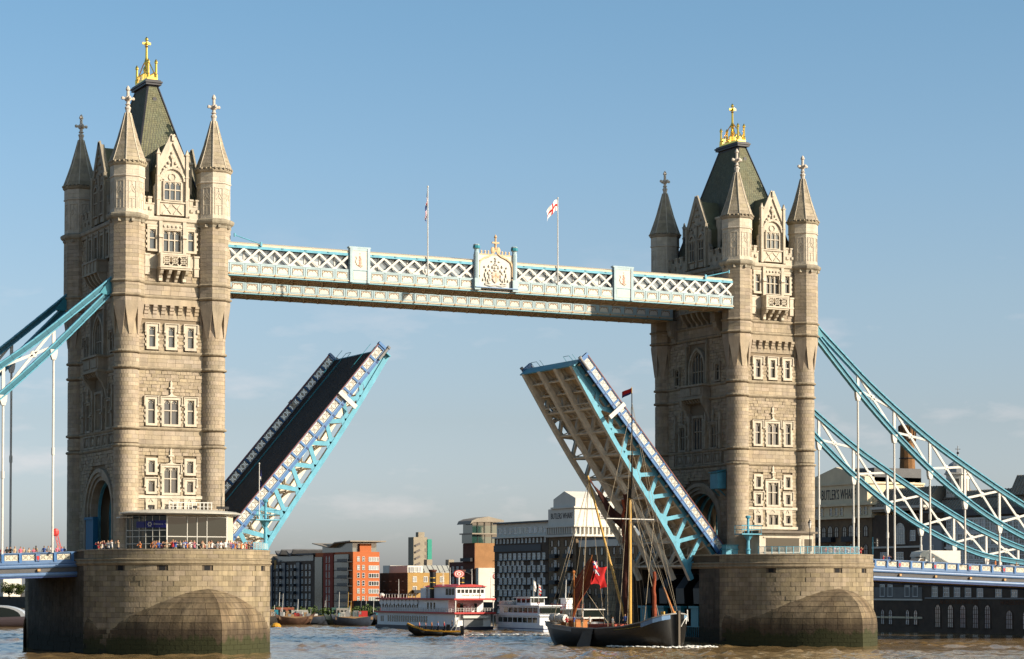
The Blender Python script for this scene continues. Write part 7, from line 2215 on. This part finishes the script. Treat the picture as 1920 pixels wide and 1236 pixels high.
b.grid('S', [1.2, 3.0], [11.5], .7, 1.0, gl=GDK, bars=(0, 0))
b = Bld('maroon_warehouse', 'dark maroon warehouse in the gap left of the glass-topped block', 160.0, 226.0, 12, 22, 13.6, mat('maroon_brick', (.12, .045, .035), .9, var=.2))
b.grid('W', lin(1, 21, 8), [3.5, 6.0, 8.5, 11.0], .9, 1.4, gl=GDK, bars=(1, 1))
q = MB(); q.prism([(0, 13.6), (5.5, 16.0), (11, 13.6)], 0, 12, lambda a, b_, c: (c, a, b_)); b.p('gable_roof', q, SLATEG)
# brick block with green glass top
b = Bld('glass_topped_block', 'tan brick block with green glass top floors and sweeping eaves', PX, 213.0, 6.2, 6, 17.6, BRKB)
b.box('shade_toned_front', -.12, .0, 0, 0, 6, 17.5, mat('shade_toned_brick', (.14, .05, .03), .9, var=.2))  # darker brick skin with the side's shade painted in
b.grid('W', lin(.4, 5.8, 3), [3.6, 6.2, 8.8, 11.4, 14.0], 1.2, 1.6, gl=GDK, alt=GSKY, bars=(1, 1), fr=IRON)
for z in (5.9, 8.5, 11.1, 13.7): b.box('balcony_rail', -1.0, .4, z - .3, -.05, 5.7, z + .5, IRON)
b.box('white_annex', .2, -1.2, 2, 6.4, -.02, 11.9, STUC)
b.box('glass_storey', -.6, .3, 17.6, 6.5, 5.6, 19.6, GGRN); b.box('glass_storey', -.4, .5, 19.9, 6.5, 5.4, 22.4, GGRN)
for x in (.8, 2.6, 4.4, 6.2): b.box('mullion', x, .22, 17.6, x + .12, .32, 22.4, IRON)
b.box('floor_plate', -1.0, -.6, 19.6, 7, 6.1, 19.9, LEADR)
q = MB(); q.prism([(-1.6, 21.9), (-.8, 22.4), (7, 22.5), (7, 22.9), (3, 23.7), (0, 23.2), (-1.2, 22.7)], -.9, 6.2, lambda a, b_, c: (a, c, b_)); b.p('swept_roof', q, LEADR)
me = MB(); me.tube((4.6, -1.3, 10.0), (4.6, -1.22, 10.0), .62, .62, 20)
rd = b.p('roundel', me, STRED); b.p('roundel_ring', MB().tube((4.6, -1.33, 10.0), (4.6, -1.29, 10.0), .45, .45, 20), CANVAS, rd); b.p('roundel_field', MB().tube((4.6, -1.35, 10.0), (4.6, -1.32, 10.0), .32, .32, 20), STRED, rd)
# long dark wharf block with pale windows
b = Bld('wharf_block', 'long dark wharf block with rows of pale windows', PX, 177.6, 7.5, 25.5, 18.6, BRKD)
us = lin(.8, 23.5, 10)
for z in (3.0, 5.6, 8.2, 10.9, 13.6):
    b.grid('W', us, [z], 1.15, 1.25, gl=GSKY, bars=(1, 1)); b.grid('W', [u + .9 for u in us], [z - 1.25], .95, .85, gl=GSKY, bars=(0, 0), skip=.2)
    b.box('balcony_band', -.5, 0, z - .28, -.02, 25.5, z - .12, IRON)
b.box('spandrel', -.25, 3, 15.4, 0, 25.5, 16.8, mat('grey_spandrel', (.10, .10, .105), .7))
b.grid('W', lin(.5, 25, 14), [17.3], .5, .8, gl=GSKY, bars=(0, 0))
b.box('cornice', -.6, 0, 18.4, 7.5, 25.5, 18.75, STUC)
b.box('attic_wall', .3, 0, 18.75, 7.4, 25, 21.6, STUC)
for u in lin(.5, 24.5, 10): b.win('W', u, 19.4, winmesh('W', 1.5, 1.2, 'rect', GSKY, (1, 0))).location.x = .3
b.box('attic_roof', -.4, -.1, 21.6, 7.6, 25.6, 21.95, SLATEG)
# white gabled warehouse with its name
b = Bld('gabled_warehouse', 'brick warehouse with white stucco gable and painted name above the barge ensign', PX, 165.2, 14, 12.2, 18.2, BRK)
for us_, w, h in (([1.6, 4.4, 7.6, 10.6], .85, 1.35),):
    b.grid('W', us_, [3.0, 5.8, 8.6, 11.4, 14.2, 16.2], w, h, 'arch', GDK, (0, 0), BRKD, .12)
for u in (3.0, 9.1):
    b.grid('W', [u], [2.7, 5.5, 8.3, 11.1, 13.9], .8, 2.0, gl=GSKY, bars=(1, 1))
    for z in (2.6, 5.4, 8.2, 11.0, 13.8): b.box('balcony', -.9, u - 1.3, z - .12, -.02, u + 1.3, z + .75, IRON)
b.box('cornice', -.9, -.9, 18.2, 14.3, 12.5, 18.6, STUC); b.box('frieze', -.35, -.35, 18.6, 14.1, 12.3, 20.2, STUC); b.box('cornice', -1.0, -1.0, 20.2, 14.4, 12.6, 20.6, STUC)
for k in range(12): b.box('corbel', -.85, .4 + k, 18.8, -.35, .75 + k, 20.2, STUC)
for k in range(13): b.box('corbel', .4 + k, -.85, 18.8, .75 + k, -.35, 20.2, STUC)
b.box('name_wall', -.2, .2, 20.6, 13.5, 12.0, 24.2, STUC); b.box('cornice', -.6, -.3, 24.2, 13.8, 10.2, 24.55, STUC)
q = MB(); q.prism([(.2, 24.55), (10, 24.55), (10, 26.3), (5.1, 27.9), (.2, 26.3)], .0, 13.4, lambda a, b_, c: (c, a, b_)); b.p('gable', q, STUC)
put('name_lettering', text_mesh('name_lettering', 'BUTLERS WHARF', 1.75, IRON, .02, sx=.72), b.r, (-.23, 5.9, 22.6 - 3.6), (pi / 2, 0, -pi / 2))
b.grid('S', [6.5], [24.9], 2.2, 1.6, gl=GDK, bars=(1, 1)); b.grid('S', [7.2], [22.2], 2.6, 1.0, gl=GDK, bars=(2, 1))
# lower warehouse seen between the mast and the leaf
b = Bld('lower_warehouse', 'lower brick warehouse with arched windows behind the barge rigging', PX, 100.0, 14, 64.0, 17.2, BRK)
b.grid('W', lin(30, 63, 13), [3.0, 5.8, 8.6, 11.4, 14.2], .85, 1.5, 'arch', GDK, (0, 0), BRKD, .12, alt=GSKY)
for u in lin(30, 63, 5):
    for z in (5.4, 8.2, 11.0): b.box('balcony', -.9, u - 1.2, z - .12, -.02, u + 1.2, z + .7, IRON)
b.box('white_band', -.25, 0, 15.9, 14, 63.6, 17.3, STUC); b.box('roof', -.3, -.2, 17.3, 14, 63.8, 17.7, SLATEG)
# right-hand warehouse with its name
b = Bld('named_warehouse', 'cream-topped brick warehouse with painted name behind the far tower', PX, 60.8, 12, 22, 19.5, BRK)
b.grid('W', [1.8, 4.2, 8.0, 10.4, 14.2], [4.0, 7.0, 10.0, 13.0, 16.2], 1.1, 1.75, 'arch', GDK, (1, 1), BRKD, .15)
for u in (6.1, 12.3, 16.5):
    b.grid('W', [u], [3.4, 6.4, 9.4, 12.4, 15.6], 1.3, 2.5, 'arch', GDK, (1, 1), BRKD, .15)
    for z in (9.2, 12.2, 15.4): b.box('balcony', -1.0, u - 1.6, z - .12, -.02, u + 1.6, z + .8, IRON)
CRS = mat('cream_stucco', (0.78, 0.66, 0.46), .85, var=.1)
b.box('cornice', -.7, -.7, 19.3, 12.5, 22, 19.7, CRS); b.box('frieze', -.2, -.2, 19.7, 12.2, 22, 21.5, CRS)
for u in (1.5, 3.1, 5.0, 8.5, 10.1, 11.7, 14.5, 16.1, 17.7): b.win('W', u, 19.95, winmesh('W', .75, 1.25, 'rect', GDK, (0, 1), CRS, .15)).location.x = -.2
b.box('cornice', -.9, -.9, 21.5, 12.6, 22, 21.95, CRS); b.box('name_wall', -.1, 1.2, 21.95, 12, 20.5, 25.2, CRS); b.box('cornice', -.4, .9, 25.2, 12, 20.6, 25.5, CRS)
q = MB(); q.prism([(2.0, 25.5), (19.6, 25.5), (19.6, 26.3), (10.6, 28.4), (2.0, 26.4)], .0, 12, lambda a, b_, c: (c, a, b_)); b.p('gable', q, CRS)
put('name_lettering', text_mesh('name_lettering', "BUTLER'S WHARF", 2.5, IRON, .02, sx=.52), b.r, (-.13, 9.6, 23.5 - 3.6), (pi / 2, 0, -pi / 2))
b.grid('S', [2.6], [20.0], 1.2, 1.4, 'arch', GDK, (1, 1), CRS, .15)
b.box('roof_terrace', 1.0, -.3, 21.95, 7.5, 6.0, 22.6, CRS); b.box('dark_roof', 2.0, 2.0, 25.6, 12, 14, 28.0, SLATEG)
# chimney
ch = thing('brewery_chimney', 'tall brown brick brewery chimney with blue cap behind the chains', 'chimney', (160.0, 64.6, 24.0))
q = MB(); q.lathe([(1.75, -6), (1.75, 1.0), (1.5, 1.4), (1.4, 3.0), (1.22, 8.5), (1.3, 8.7), (1.45, 10.4), (1.5, 11.6), (1.2, 11.7)], 12); part('stack', q, mat('chimney_brick', (.26, .13, .05), .9, var=.3, vscale=.8, streak=.3), ch)
q = MB()
for k in range(12): t = 2 * pi * (k + .5) / 12; q.beam((1.42 * math.cos(t), 1.42 * math.sin(t), 8.9), (1.5 * math.cos(t), 1.5 * math.sin(t), 11.5), .22, .2)
part('ribbed_crown', q, mat('chimney_dark', (.10, .055, .03), .9), ch)
for z in (3.0, 5.8): part('iron_band', MB().lathe([(1.42, z), (1.46, z + .05), (1.42, z + .16)], 12), IRON, ch)
q = MB(); q.lathe([(1.25, 11.7), (1.15, 12.0), (.6, 12.3), (.05, 12.4)], 12); part('cap', q, BLUEL, ch)
q = MB(); q.lathe([(1.9, .8), (2.1, 1.0), (2.1, 1.5), (1.7, 1.7)], 12); part('base_moulding', q, CRS, ch)
# brewhouse: dark brick front, long glazed timber front, lead roofs, cupola
b = Bld('brewhouse', 'long dark brewhouse with white window grids, lead roofs and a cupola', PX, 9.4, 12, 51.3, 19.6, BRKD)
b.grid('W', lin(.5, 31, 22), [9.6, 11.9, 14.2, 16.5], 1.0, 1.75, gl=GDK, bars=(1, 2), alt=GSKY, fw=.2)
for z in (9.2, 11.5, 13.8, 16.1, 18.4): b.box('white_rail', -.16, .2, z - .16, -.02, 31.5, z + .16, WFR)
b.box('pale_bay', -.5, 31.8, 8.0, 0, 37.0, 17.5, mat('pale_bay_boards', (.34, .35, .36), .7)); b.win('W', 34.4, 13.0, winmesh('W', 1.0, 1.2, 'rect', GDK, (1, 1))).location.x = -.5
b.win('W', 43.5, 14.8, winmesh('W', 2.2, 3.2, 'arch', GSKY, (3, 3), STUC, .2)); b.win('W', 40.0, 15.2, winmesh('W', 1.2, 1.6, 'rect', GSKY, (1, 1)))
for u in (39.4, 43.6, 48.0): b.win('W', u, 9.0, winmesh('W', 1.8, 4.2, 'rect', GSKY, (2, 4)))
b.box('stone_band', -.2, 38, 14.0, 0, 51.3, 14.3, STUC)
b.grid('W', [48.5, 46.3, 41.6, 39.4], [5.9], 1.1, 1.9, gl=GSKY, bars=(1, 2)); b.box('pale_stone_zone', -.08, 37.6, 5.6, 0, 50.8, 7.4, mat('pale_stone_zone', (.22, .21, .20), .8, var=.15))
b.grid('W', [48.5, 46.3, 41.6, 39.4], [1.2], .95, 2.4, 'arch', GSKY, (1, 2), BRKD, .12)
b.box('stone_band', -.15, 37.6, 5.2, 0, 51.0, 5.5, STUC); b.box('stone_band', -.1, 37.6, 2.2, 0, 51.0, 2.5, CRS)
b.grid('W', [33.5, 30.2, 27.0, 23.8, 20.8], [.9], 1.35, 3.6, 'arch', GSKY, (2, 4), BRKD, .15); b.grid('W', [34.2, 31.2, 28.4, 25.6, 22.6, 18.0, 14.2, 10.0, 6.0], [5.9], 1.3, 1.9, gl=GSKY, bars=(2, 2))
b.grid('W', [15.5, 11.5, 7.6, 3.6], [.9], 1.5, 2.8, 'arch', GSKY, (2, 3), BRKD, .15)
b.box('stone_band', -.12, .2, 5.5, 0, 36.8, 5.72, GREY)
LET = mat('faded_letters', (.17, .07, .03), .8)
put('name_lettering', text_mesh('name_lettering', 'ANCHOR BREWHOUSE', .95, LET, .02), b.r, (-.03, 28.0, 4.95 - 3.6), (pi / 2, 0, -pi / 2))
put('name_lettering', text_mesh('name_lettering', 'HORSELYDOWN', .95, LET, .02), b.r, (-.03, 14.0, 4.95 - 3.6), (pi / 2, 0, -pi / 2))
b.box('parapet', -.3, 0, 19.6, 12, 37, 20.0, SLATEG)
q = MB(); q.prism([(-.2, 20.2), (-.2, 21.0), (2.6, 24.2), (9, 24.2), (12, 20.2)], 36.5, 51.0, lambda a, b_, c: (a, c, b_)); b.p('lead_roof', q, LEADR)
for k in range(20): b.p('roof_seam', MB().beam((-.25, 36.9 + .72 * k, 21.05), (2.55, 36.9 + .72 * k, 24.25), .1, .1), LEADR)
b.box('roof_fascia', -.6, 36.4, 20.6, 12, 51.1, 21.0, STUC)
b.box('upper_block', 3, 18, 20.0, 12, 36, 22.0, BRKD)
q = MB(); q.prism([(1.5, 20.0), (4.2, 23.2), (9.5, 23.2), (12, 20.0)], 15, 36, lambda a, b_, c: (a, c, b_)); b.p('lead_roof', q, LEADR)
for k in range(28): b.p('roof_seam', MB().beam((1.5, 15.4 + .74 * k, 20.05), (4.2, 15.4 + .74 * k, 23.25), .1, .1), LEADR)
q = MB(); q.prism([(2.5, 22.0), (4.2, 25.2), (8.5, 25.2), (10, 22.0)], 10.5, 18.5, lambda a, b_, c: (a, c, b_)); b.p('pavilion_roof', q, LEADR)
for k in range(11): b.p('roof_seam', MB().beam((2.5, 10.8 + .74 * k, 22.05), (4.2, 10.8 + .74 * k, 25.25), .1, .1), LEADR)
q = MB(); q.lathe([(2.0, 22.2), (2.0, 25.9), (2.35, 26.0), (2.35, 26.2), (2.0, 26.3)], 8, 5.0, 34.4, pi / 8); cu = b.p('cupola', q, STUC)
for k in range(8):
    t = k * pi / 4; b.p('louvre', MB().beam((5.0 + 1.87 * math.cos(t), 34.4 + 1.87 * math.sin(t), 22.9), (5.0 + 1.87 * math.cos(t), 34.4 + 1.87 * math.sin(t), 25.3), .8, .1, (math.cos(t), math.sin(t), 0)), GDK, cu)
q = MB(); q.lathe([(2.1, 26.3), (1.95, 27.0), (1.4, 27.8), (.6, 28.3), (.1, 28.5), (.06, 30.8)], 16, 5.0, 34.4); b.p('dome', q, mat('lead_dome', (.36, .36, .36), .45), cu)
q = MB(); q.ball((5.0, 34.4, 29.6), .22, n=8, m=5); q.box(4.5, 34.35, 30.2, 5.5, 34.45, 30.3); b.p('weathervane', q, IRON, cu)
b.box('dark_rail_roof', -.5, 0, 18.9, 0, 31, 19.6, SLATEG)
# white house and trees at the far left edge
b = Bld('white_house', 'white rendered house among trees at the far left edge', 151.6, 628.0, 7.2, 9, 11.2, STUC, 0)
b.box('roof_box', 3.4, 2, 11.2, 6.4, 6, 13.8, STUC); b.grid('S', [3.6, 5.6], [8.2], .9, 1.0, gl=GDK, bars=(0, 0)); b.grid('W', lin(1, 8, 3), [5.4, 8.2], .9, 1.1, gl=GDK, bars=(0, 0))
LEAF = mat('tree_leaves', (0.075, 0.095, 0.022), .8, var=.5, vscale=.5, rnd=.3)
LEAFY = mat('tree_leaves_autumn', (0.16, 0.12, 0.025), .8, var=.5, vscale=.5, rnd=.3)
BARK = mat('bark', (.08, .06, .04), .9)
def tree(x, y, h, r, mt, label, seed):
    rr = random.Random(seed)
    rt = thing('tree', label, 'tree', (x, y, 3.4), 0, 'trees at the far left edge')
    q = MB(); q.tube((0, 0, 0), (.2, 0, h * .55), .28, .18, 7)
    for k in range(5): t = rr.uniform(0, 6.28); q.tube((.1, 0, h * .4), (r * .6 * math.cos(t), r * .6 * math.sin(t), h * rr.uniform(.6, .85)), .12, .04, 5)
    part('trunk', q, BARK, rt)
    q = MB()
    for k in range(11):
        t = rr.uniform(0, 6.28); s = rr.uniform(.2, .75)
        leaves(q, (r * s * math.cos(t), r * s * math.sin(t), h * rr.uniform(.45, .95)), r * .5, r * .5, r * .42, 170, .26, rr)
    part('crown', q, mt, rt)
tree(149.5, 612.0, 5.6, 2.9, LEAF, 'green tree right of the autumn one below the white house', 1); tree(146.5, 640.0, 6.4, 3.2, LEAFY, 'yellowing tree in front of the white house', 2)
tree(144.0, 655.0, 9.0, 3.6, LEAF, 'tallest green tree at the picture edge beside the white house', 3); tree(152.5, 606.0, 5.0, 2.6, LEAF, 'small green tree nearest the pavilion pier', 4)
# red crane jib beyond the left side span
cr = thing('crane', 'red and white lattice crane jib beyond the left side span', 'crane', (156.0, 566.0, 3.4)); cr.scale = (1.5, 1.5, 1.5)
q = MB()
for k in range(7):
    z = 8 + k * 1.1; x = .9 - .28 * k
    for a, b_ in ((-.35, .35), (.35, -.35)): q.beam((x + a, 0, z), (x - .28 + b_, 0, z + 1.1), .1, .1)
for a in (-.38, .38): q.beam((2.9 + a, 0, 0), (-1.0 + a, 0, 15.6), .16, .16)
part('jib', q, mat('crane_red', (.55, .10, .10), .6), cr)
q = MB(); q.ball((-1.2, 0, 16.2), .9, .4, 1.0, n=8, m=5); q.box(-2.2, -.3, 15.6, -1.2, .3, 16.6); part('jib_head', q, STRED, cr)
q = MB(); q.box(1.2, -1.5, 0, 5.5, 1.5, 2.4); part('cab', q, STRED, cr)
